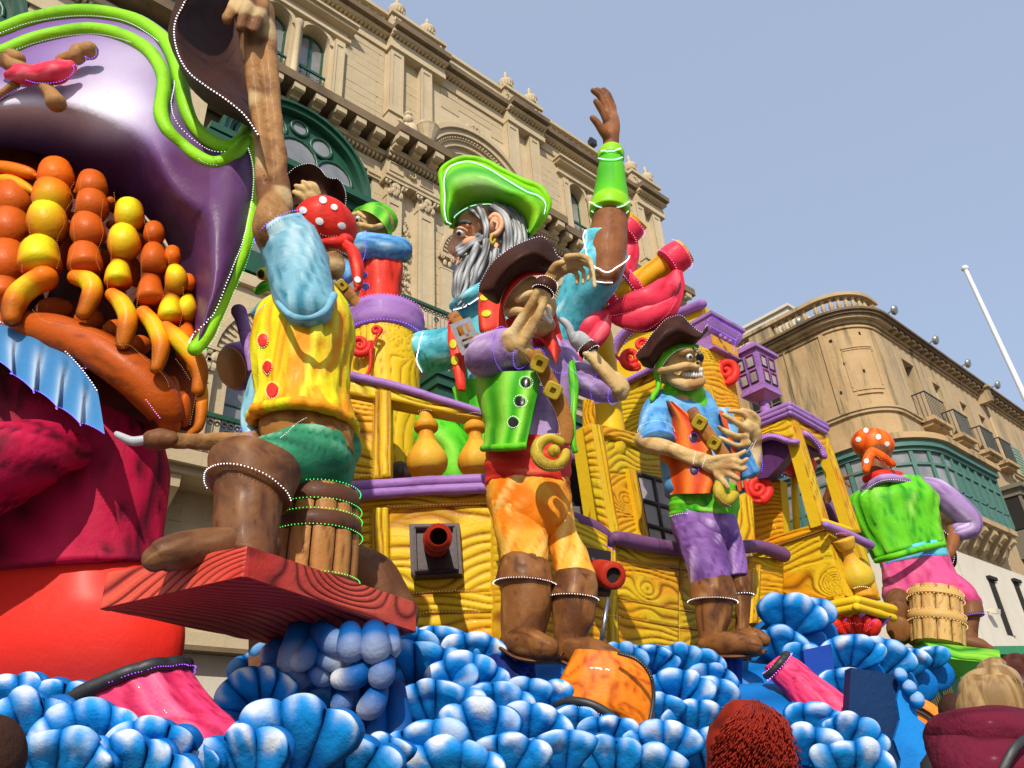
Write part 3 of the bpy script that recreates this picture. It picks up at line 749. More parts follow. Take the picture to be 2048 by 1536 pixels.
# posts and panes follow the plan line
path = outline(OB,YB1,XB1,10); seg = [0]
for a,b in zip(path[:-1],path[1:]): seg.append(seg[-1]+math.dist(a,b))
def alongp(s):
 for i in range(len(seg)-1):
  if s <= seg[i+1] or i == len(seg)-2:
   t = (s-seg[i])/(seg[i+1]-seg[i]); a,b = Vector(path[i]),Vector(path[i+1]); d = (b-a).normalized(); return a.lerp(b,t),d
n = int(seg[-1]/.62)
for k in range(n+1):
 p,d = alongp(seg[-1]*k/n); nn = Vector((d.y,-d.x)); nn = -nn if (p+nn-Vector((CCX+3,CCY+3))).length < (p-nn-Vector((CCX+3,CCY+3))).length else nn
 m = MB(); c = p-nn*.02
 m.obox((c.x,c.y,9.95),(d.x*.065,d.y*.065,0),(nn.x*.05,nn.y*.05,0),(0,0,.84)); flat('post',m,GREEN_L,gal)
 if k < n:
  q,d2 = alongp(seg[-1]*(k+1)/n); a = p+(q-p)*.12-nn*.03; b = q-(q-p)*.12-nn*.03
  right = p.x > CCX
  for z0,z1 in ((9.62,10.32),(10.4,10.78)):
   g = MB(); g.prism([(a.x,a.y,z0),(b.x,b.y,z0),(b.x,b.y,z1),(a.x,a.y,z1)],(-nn.x*.012,-nn.y*.012,0))
   flat('pane' if not right else 'louvre_panel',g,GLASS if not right else GREEN_L,gal)
   if not right and z1 < 10.4:
    g = MB(); g.prism([(a.x-nn.x*.1,a.y-nn.y*.1,z0),(b.x-nn.x*.1,b.y-nn.y*.1,z0),(b.x-nn.x*.1,b.y-nn.y*.1,z0+random.uniform(.45,.72)),(a.x-nn.x*.1,a.y-nn.y*.1,z0+.6)],(-nn.x*.01,-nn.y*.01,0)); flat('curtain',g,PLASTER,gal)
  if not right: g = MB(); g.obox(((a.x+b.x)/2+nn.x*.02,(a.y+b.y)/2+nn.y*.02,9.33),((b.x-a.x)*.42,(b.y-a.y)*.42,0),(nn.x*.02,nn.y*.02,0),(0,0,.14)); flat('panel',g,GREEN_L,gal)
for k in range(5):
 x = 26.0+k*.8; g = MB(); g.prism([(x,YA,8.82),(x,YA-.7,8.82),(x,YA-.72,8.6),(x,YA-.45,8.45),(x,YA-.3,8.2),(x,YA-.1,8.05),(x,YA,8.0)],(.3,0,0)); ring(g,(x+.15,YA-.5,8.55),.12,.05,8); flat('corbel',g,STONE_O2,cb)
# grey timber balcony further along
m = MB(); m.box(31.9,35.2,YA-.8,YA,8.6,8.8); m.box(31.95,35.15,YA-.72,YA,8.8,9.6); m.box(31.75,35.35,YA-.95,YA,11.1,11.25); m.box(31.9,35.2,YA-.8,YA,10.85,11.1)
gw = flat('timber_balcony',m,GREYWOOD,cb)
for k in range(5):
 x = 32.0+k*.775; m = MB(); m.box(x-.05,x+.05,YA-.75,YA-.66,9.6,10.85); flat('post',m,GREYWOOD,gw)
 if k < 4: m = MB(); m.box(x+.05,x+.725,YA-.7,YA-.69,9.6,10.85); flat('pane',m,GLASS_D,gw)
m = MB(); m.box(31.96,32.0,YA-.66,YA-.1,9.65,10.8); flat('pane',m,DARK,gw)
m = MB()
for k in range(4): x = 32.1+k*.8; m.prism([(x,YA,8.6),(x,YA-.7,8.6),(x,YA-.3,8.2),(x,YA,8.1)],(.25,0,0))
flat('corbel',m,STONE_O2,cb)
# cream lower wall with slit windows,camera,junction box
m = MB(); m.box(25.5,46,YA-.08,YA-.001,0,7.9); flat('lower_wall',m,PLASTER,cb)
m = MB(); m.add([(XA-.06,24,0),(XA-.06,9.93,0),(XA-.06,9.93,8.4),(XA-.06,24,8.4)],[(0,1,2,3)])
pl = [p for p in outline(.06)][1:-1]
for a,b in zip(pl[:-1],pl[1:]): m.add([(a[0],a[1],0),(b[0],b[1],0),(b[0],b[1],8.4),(a[0],a[1],8.4)],[(0,1,2,3)])
part('lower_wall',m,PLASTER,cb,angle=40)
for (px,py,px2,py2) in ((1970,1160,2030,1275),(2020,1165,2060,1250)):
 a,b = atY(px,py,YA),atY(px2,py2,YA)
 m = MB(); m.box(a[0],a[0]+.45,YA-.1,YA-.081,b[2],a[2]); m.box(a[0]-.08,a[0]+.55,YA-.2,YA-.081,a[2],a[2]+.1); flat('window',m,DARK,cb)
 m = MB(); m.box(a[0]+.45,a[0]+.6,YA-.13,YA-.081,b[2],a[2]); flat('window_surround',m,PLASTER,cb)
p = atY(1990,1222,YA-.3); m = MB(); m.obox(p,(.16,0,0),(0,.09,.03),(0,-.02,.07)); m.bar(p,(p[0],YA-.05,p[2]+.05),.03); flat('security_camera',m,PLASTER,cb)
# ------------------------------------------------------------------ white flagpole
a,b = at(1930,537,16.0),at(2048,790,15.6); d = (b-a); foot = a+d*((0-a[2])/d[2])
fp = thing('flagpole','slim white flagpole with a ball finial leaning against the sky','flagpole',foot)
WHITE = mat_plain('white_enamel',(.72,.72,.72),.35,c2=(.66,.66,.66))
m = MB(); m.bar(foot,a,.085,12,.05); part('pole',m,WHITE,fp,angle=40)
m = MB(); m.blob(a,.09,.09,.09,12,8); part('ball_finial',m,WHITE,fp)
m = MB(); m.lathe(foot,[(.25,0),(.25,.1),(.15,.3)],12); part('foot',m,WHITE,fp,angle=40)
# ------------------------------------------------------------------ green kiosk behind the crowd
p0 = at(1795,1318,12.0); p1 = at(2035,1300,12.6)
kd = np.array([p1[0]-p0[0],p1[1]-p0[1],0]); L = np.linalg.norm(kd); kd /= L; kn = np.array([-kd[1],kd[0],0]); kn = kn if kn.dot(HF) > 0 else -kn
ks = thing('kiosk','green painted street kiosk with gold stripes behind the blond woman','kiosk',(p0[0],p0[1],0))
KG = mat_plain('kiosk_green',(.03,.20,.085),.45,c2=(.025,.16,.07)); GOLD = mat_plain('gold_paint',(.55,.42,.14),.4)
m = MB(); c = p0+kd*2.0; zt = p0[2]+.02
m.obox((c[0]+kn[0]*1.0,c[1]+kn[1]*1.0,zt/2),kd*2.6,kn*1.0,(0,0,zt/2)); wll = flat('wall',m,KG,ks)
m = MB(); m.obox((c[0]+kn[0]*1.0,c[1]+kn[1]*1.0,zt+.06),kd*2.75,kn*1.15,(0,0,.06)); flat('roof',m,KG,ks)
for px0 in (1848,1885):
 for k in range(5):
  q = at(px0+k*5.5,1345,12.05)
  m = MB(); q0 = p0+kd*((q-p0).dot(kd)); m.obox((q0[0]-kn[0]*.01,q0[1]-kn[1]*.01,zt-.62),kd*.012,kn*.012,(0,0,.3)); flat('gold_stripe',m,GOLD,ks)
m = MB(); m.obox((c[0]-kn[0]*.02,c[1]-kn[1]*.02,zt-1.0),kd*2.6,kn*.03,(0,0,.04)); flat('ledge',m,KG,ks)
# ================================================================== sculpting tools
def _hash(ix,iy,s):
 h = (ix*374761393+iy*668265263+s*974711) & 0x7fffffff
 h = ((h ^ (h >> 13))*1274126177) & 0x7fffffff
 return ((h ^ (h >> 16)) & 0xffff)/65535.0
def vn(x,y,s=0):                       # vectorised 2D value noise,0..1
 x = np.asarray(x,float); y = np.asarray(y,float)
 ix = np.floor(x).astype(np.int64); iy = np.floor(y).astype(np.int64); fx_,fy_ = x-ix,y-iy
 u,v = fx_*fx_*(3-2*fx_),fy_*fy_*(3-2*fy_)
 a,b,c,d = _hash(ix,iy,s),_hash(ix+1,iy,s),_hash(ix,iy+1,s),_hash(ix+1,iy+1,s)
 return (a*(1-u)+b*u)*(1-v)+(c*(1-u)+d*u)*v
def fbm(x,y,s=0,o=3):
 t = 0; a = .5; n = 0
 for k in range(o): t = t+a*vn(x*2**k,y*2**k,s+k*17); n += a; a *= .5
 return t/n
def sstep(x,a,b):
 t = np.clip((x-a)/(b-a),0,1); return t*t*(3-2*t)
def cr(P,sub):                          # Catmull-Rom through rows of P
 P = np.asarray(P,float); n = len(P)
 if n == 2: return np.array([P[0]+(P[1]-P[0])*t for t in np.linspace(0,1,sub+1)])
 E = np.vstack([2*P[0]-P[1],P,2*P[-1]-P[-2]]); out = []
 for i in range(n-1):
  p0,p1,p2,p3 = E[i:i+4]
  for k in range(sub):
   t = k/sub; out.append(.5*(2*p1+(p2-p0)*t+(2*p0-5*p1+4*p2-p3)*t*t+(3*p1-p0-3*p2+p3)*t**3))
 out.append(P[-1]); return np.array(out)
def unit(v): v = np.asarray(v,float); return v/max(np.linalg.norm(v),1e-9)
def _rings(mb,C_,S_,D_,n,fold,seed,cap,paint,close=True):
 """C_: centres,S_: side half-axes,D_: depth half-axes (pointing away from the camera)"""
 C_ = list(C_); S_ = list(S_); D_ = list(D_); m0 = len(C_)
 arc = [0]
 for a,b in zip(C_[:-1],C_[1:]): arc.append(arc[-1]+np.linalg.norm(b-a))
 tt = [a/max(arc[-1],1e-6) for a in arc]
 def capring(at_end):
  i,j = (m0-1,m0-2) if at_end else (0,1)
  T = unit(C_[i]-C_[j]); r = min(np.linalg.norm(S_[i]),np.linalg.norm(D_[i]))*(cap[1] if at_end else cap[0])
  out = []
  for k in range(1,5):
   a = math.pi/2*k/4; f = max(math.cos(a),.03); out.append((C_[i]+T*r*math.sin(a),S_[i]*f,D_[i]*f,tt[i]))
  return out
 rows = [(c,s,d,t) for c,s,d,t in zip(C_,S_,D_,tt)]
 if cap[0]: rows = capring(False)[::-1]+rows
 if cap[1]: rows = rows+capring(True)
 th = np.arange(n)*2*math.pi/n; V = []; PC = []
 L = arc[-1]
 for c,s,d,t in rows:
  f = np.ones(n); pr = np.zeros((n,3))
  if fold:
   amp,kth,kt = fold[:3]; tw = fold[3] if len(fold) > 3 else 0
   # wrap the noise round the ring by sampling it on a circle
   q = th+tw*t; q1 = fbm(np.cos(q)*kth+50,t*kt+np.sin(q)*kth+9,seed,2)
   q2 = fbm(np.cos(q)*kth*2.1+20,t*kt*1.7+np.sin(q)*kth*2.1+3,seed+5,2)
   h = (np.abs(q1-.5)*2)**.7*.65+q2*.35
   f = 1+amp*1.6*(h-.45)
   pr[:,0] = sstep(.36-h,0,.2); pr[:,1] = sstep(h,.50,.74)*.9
  V.append([c+f[k]*(math.cos(th[k])*s+math.sin(th[k])*d) for k in range(n)])
  if paint is not None:
   for k in range(n):
    r = paint(t,th[k],pr[k]); pr[k] = r
  PC.append([tuple(x) for x in pr])
 mb.grid(V,True,PC,caps=True)
 off = 4 if cap[0] else 0
 return V[off:off+m0]
def sweep(mb,ctrl,n=18,sub=6,fold=None,seed=0,cap=(1,1),paint=None):
 """tube through (px,py,H,radius px [,depth flatness]) control points"""
 K = []
 for c in ctrl:
  P = at(c[0],c[1],c[2]); K.append(list(P)+[c[3]*mpp(P),c[4] if len(c) > 4 else 1.0])
 K = cr(K,sub); C_ = K[:,:3]; S_,D_ = [],[]; ps = None
 for i in range(len(K)):
  T = unit(C_[min(i+1,len(K)-1)]-C_[max(i-1,0)]); V = unit(C_[i]-EYE); S = np.cross(T,V)
  if np.linalg.norm(S) < .15 and ps is not None: S = ps-T*ps.dot(T)
  S = unit(S); ps = S; Dp = unit(np.cross(S,T)); r = max(K[i,3],.001)
  S_.append(S*r); D_.append(Dp*r*K[i,4])
 return _rings(mb,C_,S_,D_,n,fold,seed,cap,paint)
def loft(mb,rows,n=30,sub=5,fold=None,seed=0,cap=(0,0),paint=None,flat=.8):
 """solid whose left and right outlines are given: rows of (lx,ly,rx,ry,H [,depth flatness])"""
 K = []
 for r in rows:
  a,b = at(r[0],r[1],r[4]),at(r[2],r[3],r[4]); K.append(list((a+b)/2)+list((b-a)/2)+[r[5] if len(r) > 5 else flat])
 K = cr(K,sub); C_ = K[:,:3]; S_ = K[:,3:6]; D_ = []
 for i in range(len(K)):
  T = unit(C_[min(i+1,len(K)-1)]-C_[max(i-1,0)]); V = unit(C_[i]-EYE)
  Dp = np.cross(S_[i],T); Dp = Dp if Dp.dot(V) > 0 else -Dp
  D_.append(unit(Dp)*np.linalg.norm(S_[i])*K[i,6])
 return _rings(mb,C_,list(S_),D_,n,fold,seed,cap,paint)
def eblob(mb,px,py,H,rx,ry,rot=0,flat=1.0,n=14,m=10,paint=None):
 """ellipsoid given in photo pixels"""
 P = at(px,py,H); k = mpp(P); V = unit(P-EYE); R = unit(np.cross(V,(0,0,1))); U = unit(np.cross(R,V))
 # align with picture axes
 Rc,Uc = ROT[:,0],ROT[:,1]; Rc = unit(Rc-V*Rc.dot(V)); Uc = unit(np.cross(Rc,V)); Uc = Uc if Uc.dot(ROT[:,1]) > 0 else -Uc
 a = math.radians(rot); A = Rc*math.cos(a)+Uc*math.sin(a); B = -Rc*math.sin(a)+Uc*math.cos(a)
 rows = []; pc = []
 for i in range(m+1):
  t = math.pi*i/m; row = []; pr = []
  for j in range(n):
   q = 2*math.pi*j/n; s = max(math.sin(t),.02)
   row.append(P+B*ry*k*math.cos(t)+A*rx*k*s*math.cos(q)+V*min(rx,ry)*flat*k*s*math.sin(q))
   if paint: pr.append(paint(math.cos(t),q))
  rows.append(row); pc.append(pr)
 mb.grid(rows,True,pc if paint else None,caps=True); return mb
def sculpt(name,mb,mat,parent,lumps=((.012,3.0),(.005,9.0)),angle=None,label=None,fix=True):
 me = mesh_of(name,mb,mat,True,fix,angle)
 if lumps:
  n = len(me.vertices); co = np.zeros(n*3); me.vertices.foreach_get('co',co); no = np.zeros(n*3); me.vertices.foreach_get('normal',no)
  co = co.reshape(-1,3); no = no.reshape(-1,3); d = np.zeros(n)
  for amp,sc in lumps:
   d += amp*np.array([noise.noise(Vector(c*sc)) for c in co])
  me.vertices.foreach_set('co',(co+no*d[:,None]).ravel()); me.update()
 o = obj(name,me,parent)
 if label: o['label'] = label
 return o
def fuse(name,mb,mat,parent,voxel=.02,smooth=4,lumps=((.006,6.0),),paintfn=None,label=None):
 """grow overlapping shapes together into one continuous skin"""
 me = mesh_of(name,mb,None,False,True); t = bpy.data.objects.new('tmp',me); COL.objects.link(t)
 r = t.modifiers.new('r','REMESH'); r.mode = 'VOXEL'; r.voxel_size = voxel; r.use_smooth_shade = True
 s = t.modifiers.new('s','SMOOTH'); s.iterations = smooth; s.factor = .5
 dg = bpy.context.evaluated_depsgraph_get(); m2 = bpy.data.meshes.new_from_object(t.evaluated_get(dg))
 bpy.data.objects.remove(t); bpy.data.meshes.remove(me); m2.name = name
 m2.materials.clear(); m2.materials.append(mat); m2.polygons.foreach_set('use_smooth',[True]*len(m2.polygons))
 n = len(m2.vertices)
 if lumps:
  co = np.zeros(n*3); m2.vertices.foreach_get('co',co); no = np.zeros(n*3); m2.vertices.foreach_get('normal',no)
  co = co.reshape(-1,3); no = no.reshape(-1,3); d = np.zeros(n)
  for amp,sc in lumps: d += amp*np.array([noise.noise(Vector(c*sc)) for c in co])
  m2.vertices.foreach_set('co',(co+no*d[:,None]).ravel()); m2.update()
 if paintfn:
  a = m2.attributes.new('paint','FLOAT_COLOR','POINT'); buf = np.zeros((n,4),np.float32)
  for i,v in enumerate(m2.vertices): buf[i,:3] = paintfn(np.array(v.co))
  a.data.foreach_set('color',buf.ravel())
 o = obj(name,m2,parent)
 if label: o['label'] = label
 return o
def topx(p):                             # world point to photo pixel
 v = ROT.T @ (np.asarray(p)-EYE); return CX+FPX*v[0]/-v[2],CY-FPX*v[1]/-v[2]
class Skin:                              # surfaces that straps,beads and buttons are laid on
 def __init__(s,objs):
  V = []; F = []
  for o in objs:
   k = len(V); V += [v.co.copy() for v in o.data.vertices]; F += [tuple(i+k for i in p.vertices) for p in o.data.polygons]
  s.b = BVHTree.FromPolygons(V,F)
 def hit(s,px,py,lift=.012,default=None):
  d = Vector(unit(ray(px,py))); h = s.b.ray_cast(Vector(EYE),d)
  if h[0] is None: return (None if default is None else at(px,py,default)),None
  n = h[1] if h[1].dot(d) < 0 else -h[1]
  return np.array(h[0]+n*lift),np.array(n)
 def line(s,path,step=4.0,lift=.012,smooth=True):
  P = cr(np.array(path,float),10) if smooth and len(path) > 2 else np.array(path,float)
  out = []; 
  for a,b in zip(P[:-1],P[1:]):
   k = max(1,int(np.linalg.norm(b-a)/step))
   for i in range(k):
    q = a+(b-a)*i/k; h = s.hit(q[0],q[1],lift)[0]
    if h is not None: out.append(h)
  h = s.hit(P[-1][0],P[-1][1],lift)[0]
  if h is not None: out.append(h)
  return out
LEDC = {}
def led_mat(c):
 if c not in LEDC:
  col = {'white': (1,.93,1),'violet': (.25,.13,1),'blue': (.12,.1,1),'purple': (.5,.08,.95),'magenta': (.95,.25,.9),'green': (.05,.9,.12),'amber': (1,.62,.22),'red': (1,.06,.03),'aqua': (.55,1,.8),'rose': (1,.75,.72)}[c]
  LEDC[c] = mat_emit('led_'+c,col,{'white': 1.6,'aqua': 1.0,'amber': .55,'rose': .7}.get(c,1.7))
 return LEDC[c]
CORD = mat_plain('led_cord',(.06,.05,.06),.5)
def resample(pts,step):
 P = [np.asarray(p,float) for p in pts]; out = [P[0]]; acc = 0
 for a,b in zip(P[:-1],P[1:]):
  L = np.linalg.norm(b-a)
  if L < 1e-9: continue
  s = step-acc
  while s <= L: out.append(a+(b-a)*s/L); s += step
  acc = (acc+L) % step if True else 0
 return out
def led(pts,color,parent,gap=7.0,r=1.9,cord=False):
 """string of lamp beads along world points; gap and r in photo pixels at that distance"""
 if len(pts) < 2: return
 # split where the line jumps in depth
 r *= .74; gap *= 1.1; k = mpp(pts[len(pts)//2]); runs = [[pts[0]]]
 for p in pts[1:]:
  if np.linalg.norm(p-runs[-1][-1]) > 30*k: runs.append([])
  runs[-1].append(p)
 m = MB(); rr = r*k
 for run in runs:
  if len(run) < 2: continue
  for p in resample(run,gap*k):
   m.add([p+np.array(d)*rr for d in ((1,0,0),(-1,0,0),(0,1,0),(0,-1,0),(0,0,1),(0,0,-1))],
    [(0,2,4),(2,1,4),(1,3,4),(3,0,4),(2,0,5),(1,2,5),(3,1,5),(0,3,5)])
 if m.v: part('light_string',m,led_mat(color),parent,fix=False,stuff=True)
def tubeline(mb,pts,r,n=6):
 P = [np.asarray(p,float) for p in pts]; rows = []; pu = None
 for i in range(len(P)):
  T = unit(P[min(i+1,len(P)-1)]-P[max(i-1,0)]); u = np.cross(T,(0,0,1) if abs(T[2]) < .9 else (1,0,0)) if pu is None else pu-T*pu.dot(T)
  u = unit(u); pu = u; w_ = np.cross(T,u); rows.append([P[i]+(u*math.cos(2*math.pi*k/n)+w_*math.sin(2*math.pi*k/n))*r for k in range(n)])
 mb.grid(rows,True,caps=True)
def neon(pts,color,parent,r=1.5):
 if len(pts) < 2: return
 m = MB(); tubeline(m,pts,r*.85*mpp(pts[0])); part('light_tube',m,led_mat(color),parent)
def ringline(rg,a0=0.0,a1=2*math.pi,lift=.012):
 """points round a ring of vertices (front half lies between pi and 2 pi)"""
 n = len(rg); c = sum(rg)/n; out = []
 for k in range(n+1):
  a = 2*math.pi*k/n
  if a0-.01 <= a <= a1+.01: p = rg[k % n]; out.append(p+unit(p-c)*lift)
 return out
def strap(name,skin,path,wpx,thick,mat,parent,lift=.0,flatn=None,label=None):
 """a band laid along a surface: path in photo pixels,half width px"""
 P = cr(np.array(path,float),8) if len(path) > 2 else np.array([np.array(path[0])+(np.array(path[1])-np.array(path[0]))*t for t in np.linspace(0,1,9)],float)
 rows = []
 for i in range(len(P)):
  T = unit(P[min(i+1,len(P)-1)]-P[max(i-1,0)]); nrm = np.array([-T[1],T[0]]); w_ = wpx if not callable(wpx) else wpx(i/(len(P)-1))
  row = []
  for k in np.linspace(-1,1,5):
   q = P[i]+nrm*w_*k; h,nn = skin.hit(q[0],q[1],0)
   if h is None: row.append(None); continue
   row.append((h,-unit(h-EYE)*.6+nn*.4))
  if any(x is None for x in row): continue
  a = [h+n_*(lift+thick*(1-.4*abs(k))) for (h,n_),k in zip(row,np.linspace(-1,1,5))]; b = [h-n_*.01 for h,n_ in row]
  rows.append(a+b[::-1])
 if len(rows) < 2: return None
 m = MB(); m.grid(rows,True,caps=True); return part(name,m,mat,parent,label=label,angle=60)
# ---- paint schemes of the float
YEL,LIM,ORG,GRV = (.74,.48,.016),(.52,.52,.012),(.76,.27,.006),(.30,.095,.004)
def mat_carved(name,c1,groove,c3,c4):
 m,t,b,co = base(name,.45,.15)
 att = t.nodes.new('ShaderNodeAttribute'); att.attribute_name = 'paint'
 sep = t.nodes.new('ShaderNodeSeparateColor'); t.links.new(att.outputs['Color'],sep.inputs[0])
 col = mixrgb(t,sep.outputs[1],c1,c3); col = mixrgb(t,sep.outputs[2],col,c4)
 col = mixrgb(t,math_(t,'MULTIPLY',ramp(t,nz(t,co,2.2,4,.6),.5,.8),.3),col,tuple(min(1,x*1.15+.03) for x in c1))
 col = mixrgb(t,sep.outputs[0],col,groove)
 t.links.new(col,b.inputs['Base Color'])
 h = math_(t,'ADD',nz(t,co,12,5,.6),math_(t,'MULTIPLY',nz(t,co,45,3),.4)); bump(t,b,h,.25,.03)
 b.inputs['Coat Weight'].default_value = .03
 return m
M_YEL = mat_carved('carved_yellow_wood',YEL,GRV,ORG,LIM)
M_RED = mat_carved('carved_red_wood',(.58,.045,.025),(.16,.012,.012),(.70,.12,.07),(.42,.02,.02))
M_GRN = mat_carved('carved_green_wood',(.16,.52,.03),(.05,.26,.02),(.30,.60,.05),(.22,.5,.08))
M_BRN = mat_carved('barrel_wood',(.40,.17,.045),(.10,.032,.010),(.52,.25,.07),(.28,.12,.03))
M_PNK = mat_carved('carved_pink_wood',(.82,.055,.17),(.40,.008,.05),(.90,.13,.24),(.75,.035,.12))
M_ORG = mat_carved('carved_orange_wood',(.80,.20,.010),(.36,.05,.004),(.88,.30,.02),(.75,.14,.008))
M_TAN = mat_carved('barrel_pale_wood',(.55,.33,.11),(.20,.085,.02),(.65,.44,.18),(.45,.24,.07))
def grain(u,v,seed,freq,warp,lowu=.9,lowv=1.6,knots=()):
 """carved wavy grain height 0..1; u along the grain,v across (metres)"""
 n1 = fbm(u*lowu+seed*3.1,v*lowv+seed*1.7,seed,2); ph = v*freq+(n1-.5)*freq*warp
 ph = ph+(vn(u*5,v*6,seed+3)-.5)*1.6
 for (ku,kv,kr) in knots:
  d = np.sqrt(((u-ku)/1.5)**2+(v-kv)**2); w_ = np.exp(-(d/kr)**2*1.2); ph = ph*(1-w_)+w_*(d*freq*1.15)
 ph = ph+(vn(u*2.2,v*9,seed+13)-.5)*2.2; return np.abs(np.sin(ph*.5))**.5
def carved(name,top,bot,plane,thick,mat,parent,axis='u',freq=52,warp=.55,seed=1,knots=(),depth=.02,res=2.2,lo=.30,hi=.97,back=None,label=None,gamt=.6,lamt=.35):
 """board between two outlines (photo px on a plane),its front carved with grain"""
 nu = max(4,int(max(sum(math.dist(a,b) for a,b in zip(q[:-1],q[1:])) for q in (top,bot))/res)); nv = max(4,int(max(math.dist(top[0],bot[0]),math.dist(top[-1],bot[-1]))/res))
 def along(q,n):
  q = np.array(q,float); L = np.concatenate([[0],np.cumsum(np.linalg.norm(np.diff(q,axis=0),axis=1))]); s = np.linspace(0,L[-1],n+1)
  return np.stack([np.interp(s,L,q[:,0]),np.interp(s,L,q[:,1])],1)
 A,B = along(top,nu),along(bot,nu); G = np.zeros((nv+1,nu+1,3))
 for j in range(nu+1):
  pa,pb = plane(*A[j]),plane(*B[j])
  for i in range(nv+1): G[i,j] = pa+(pb-pa)*i/nv
 lu = np.linalg.norm(G[nv//2,-1]-G[nv//2,0]); lv = np.linalg.norm(G[-1,nu//2]-G[0,nu//2])
 U,V = np.meshgrid(np.linspace(0,lu,nu+1),np.linspace(0,lv,nv+1))
 if axis == 'v': U,V = V,U
 h = grain(U,V,seed,freq*1.45,warp,knots=knots)
 nrm = np.cross(G[0,-1]-G[0,0],G[-1,0]-G[0,0]); nrm = unit(nrm); nrm = nrm if nrm.dot(unit(G[0,0]-EYE)) < 0 else -nrm
 edge = np.minimum(np.minimum(np.arange(nu+1),nu-np.arange(nu+1))[None,:],np.minimum(np.arange(nv+1),nv-np.arange(nv+1))[:,None])
 ed = np.clip(edge/2.0,0,1)
 F = G+nrm[None,None,:]*((h*depth+(fbm(U*1.3,V*1.3,seed+9)-.5)*depth*1.2)*ed)[:,:,None]
 pr = (1-sstep(h,lo,hi))*(.65+.35*sstep(fbm(U*2.2,V*2.2,seed+21),.3,.6)); h2 = grain(U,V,seed,freq*4.2,warp,knots=knots); pr = np.maximum(pr,(1-sstep(h2,.2,.75))*.55*sstep(fbm(U*1.7,V*2.6,seed+61),.4,.6))
 pg = sstep(fbm(U*1.1,V*1.8,seed+31),.42,.62)*gamt; pb = sstep(fbm(U*.9,V*1.3,seed+41),.52,.72)*lamt
 pr = np.maximum(pr,(1-np.clip(edge/3.0,0,1))*.55)
 m = MB(); m.grid([list(r) for r in F],False,[[(pr[i,j],pg[i,j],pb[i,j]) for j in range(nu+1)] for i in range(nv+1)])
 bk = -nrm*thick if back is None else np.asarray(back)
 loop = [(0,j) for j in range(nu+1)]+[(i,nu) for i in range(1,nv+1)]+[(nv,j) for j in range(nu-1,-1,-1)]+[(i,0) for i in range(nv-1,0,-1)]
 l0 = [F[i,j] for i,j in loop]; l1 = [p+bk for p in l0]
 m.grid([l0+[l0[0]],l1+[l1[0]]],False,[[(.1,0,0)]*(len(l0)+1)]*2)
 c = [F[0,0]+bk,F[0,nu]+bk,F[nv,nu]+bk,F[nv,0]+bk]; m.add(c,[(0,1,2,3)],[(.1,0,0)]*4)
 return part(name,m,mat,parent,angle=50,label=label)
def HP(H): return lambda px,py: at(px,py,H)
def YP(Y): return lambda px,py: atY(px,py,Y)
def XP(X): return lambda px,py: atX(px,py,X)
PURP = mat_paint('purple_trim',(.34,.17,.46),(.21,.085,.29),(.50,.32,.62),rough=.38,streak=(2,2,5))
PURP_D = mat_paint('dark_plum_trim',(.17,.07,.16),(.10,.035,.09),(.30,.16,.30),rough=.4)
PURP_I = mat_paint('deep_violet',(.10,.03,.13),(.06,.02,.08),rough=.5)
REDO = mat_paint('red_ornament',(.68,.03,.02),(.34,.01,.012),(.85,.14,.09),rough=.35)
WARMB = mat_paint('ochre_turned_wood',(.66,.32,.025),(.55,.19,.012),(.75,.46,.06),(.50,.45,.03),rough=.32,lo=.45,hi=.75)
# ================================================================== pirate ship of the float
HL = 7.45; YH = 5.6
lp = HP(HL); yp = YP(YH)
g0 = at(830,1300,HL)
ship = thing('pirate_ship','yellow carved wooden pirate ship float with purple rails, cannons and stern castle','carnival float',(g0[0]+2,g0[1]+1,0))
hull = []
def cv(*a,**k):
 o = carved(*a,**k); hull.append(o); return o
# left quarter: top board,posts,panel,lower planks
cv('plank',[(640,990),(982,966)],[(640,1024),(776,1016),(990,1006)],lp,.1,M_YEL,ship,seed=3,freq=44)
cv('plank',[(620,1026),(743,1019)],[(640,1250),(744,1245)],HP(HL+.06),.1,M_YEL,ship,seed=4,freq=48)
cv('post',[(744,1014),(776,1013)],[(746,1258),(778,1252)],HP(HL-.02),.12,M_YEL,ship,axis='v',seed=5,freq=60,warp=.3)
cv('plank',[(777,1016),(990,1007)],[(780,1190),(990,1182)],HP(HL+.05),.1,M_YEL,ship,seed=6,freq=40,warp=.8)
cv('plank',[(779,1192),(990,1183)],[(790,1228),(990,1224)],HP(HL+.02),.1,M_YEL,ship,seed=7,freq=46)
cv('plank',[(780,1229),(990,1225)],[(740,1278),(990,1292)],HP(HL+.04),.1,M_YEL,ship,seed=8,freq=46,gamt=.8)
# middle piece that bends to the street line,behind the skeleton in the green vest
a = lambda px,py: at(px,py,HL+max(0,(px-985))*.0033)
cv('plank',[(985,1000),(1060,1000),(1145,1030),(1215,1072)],[(985,1300),(1060,1300),(1150,1300),(1215,1300)],a,.1,M_YEL,ship,seed=9,freq=46,depth=.012,res=3)
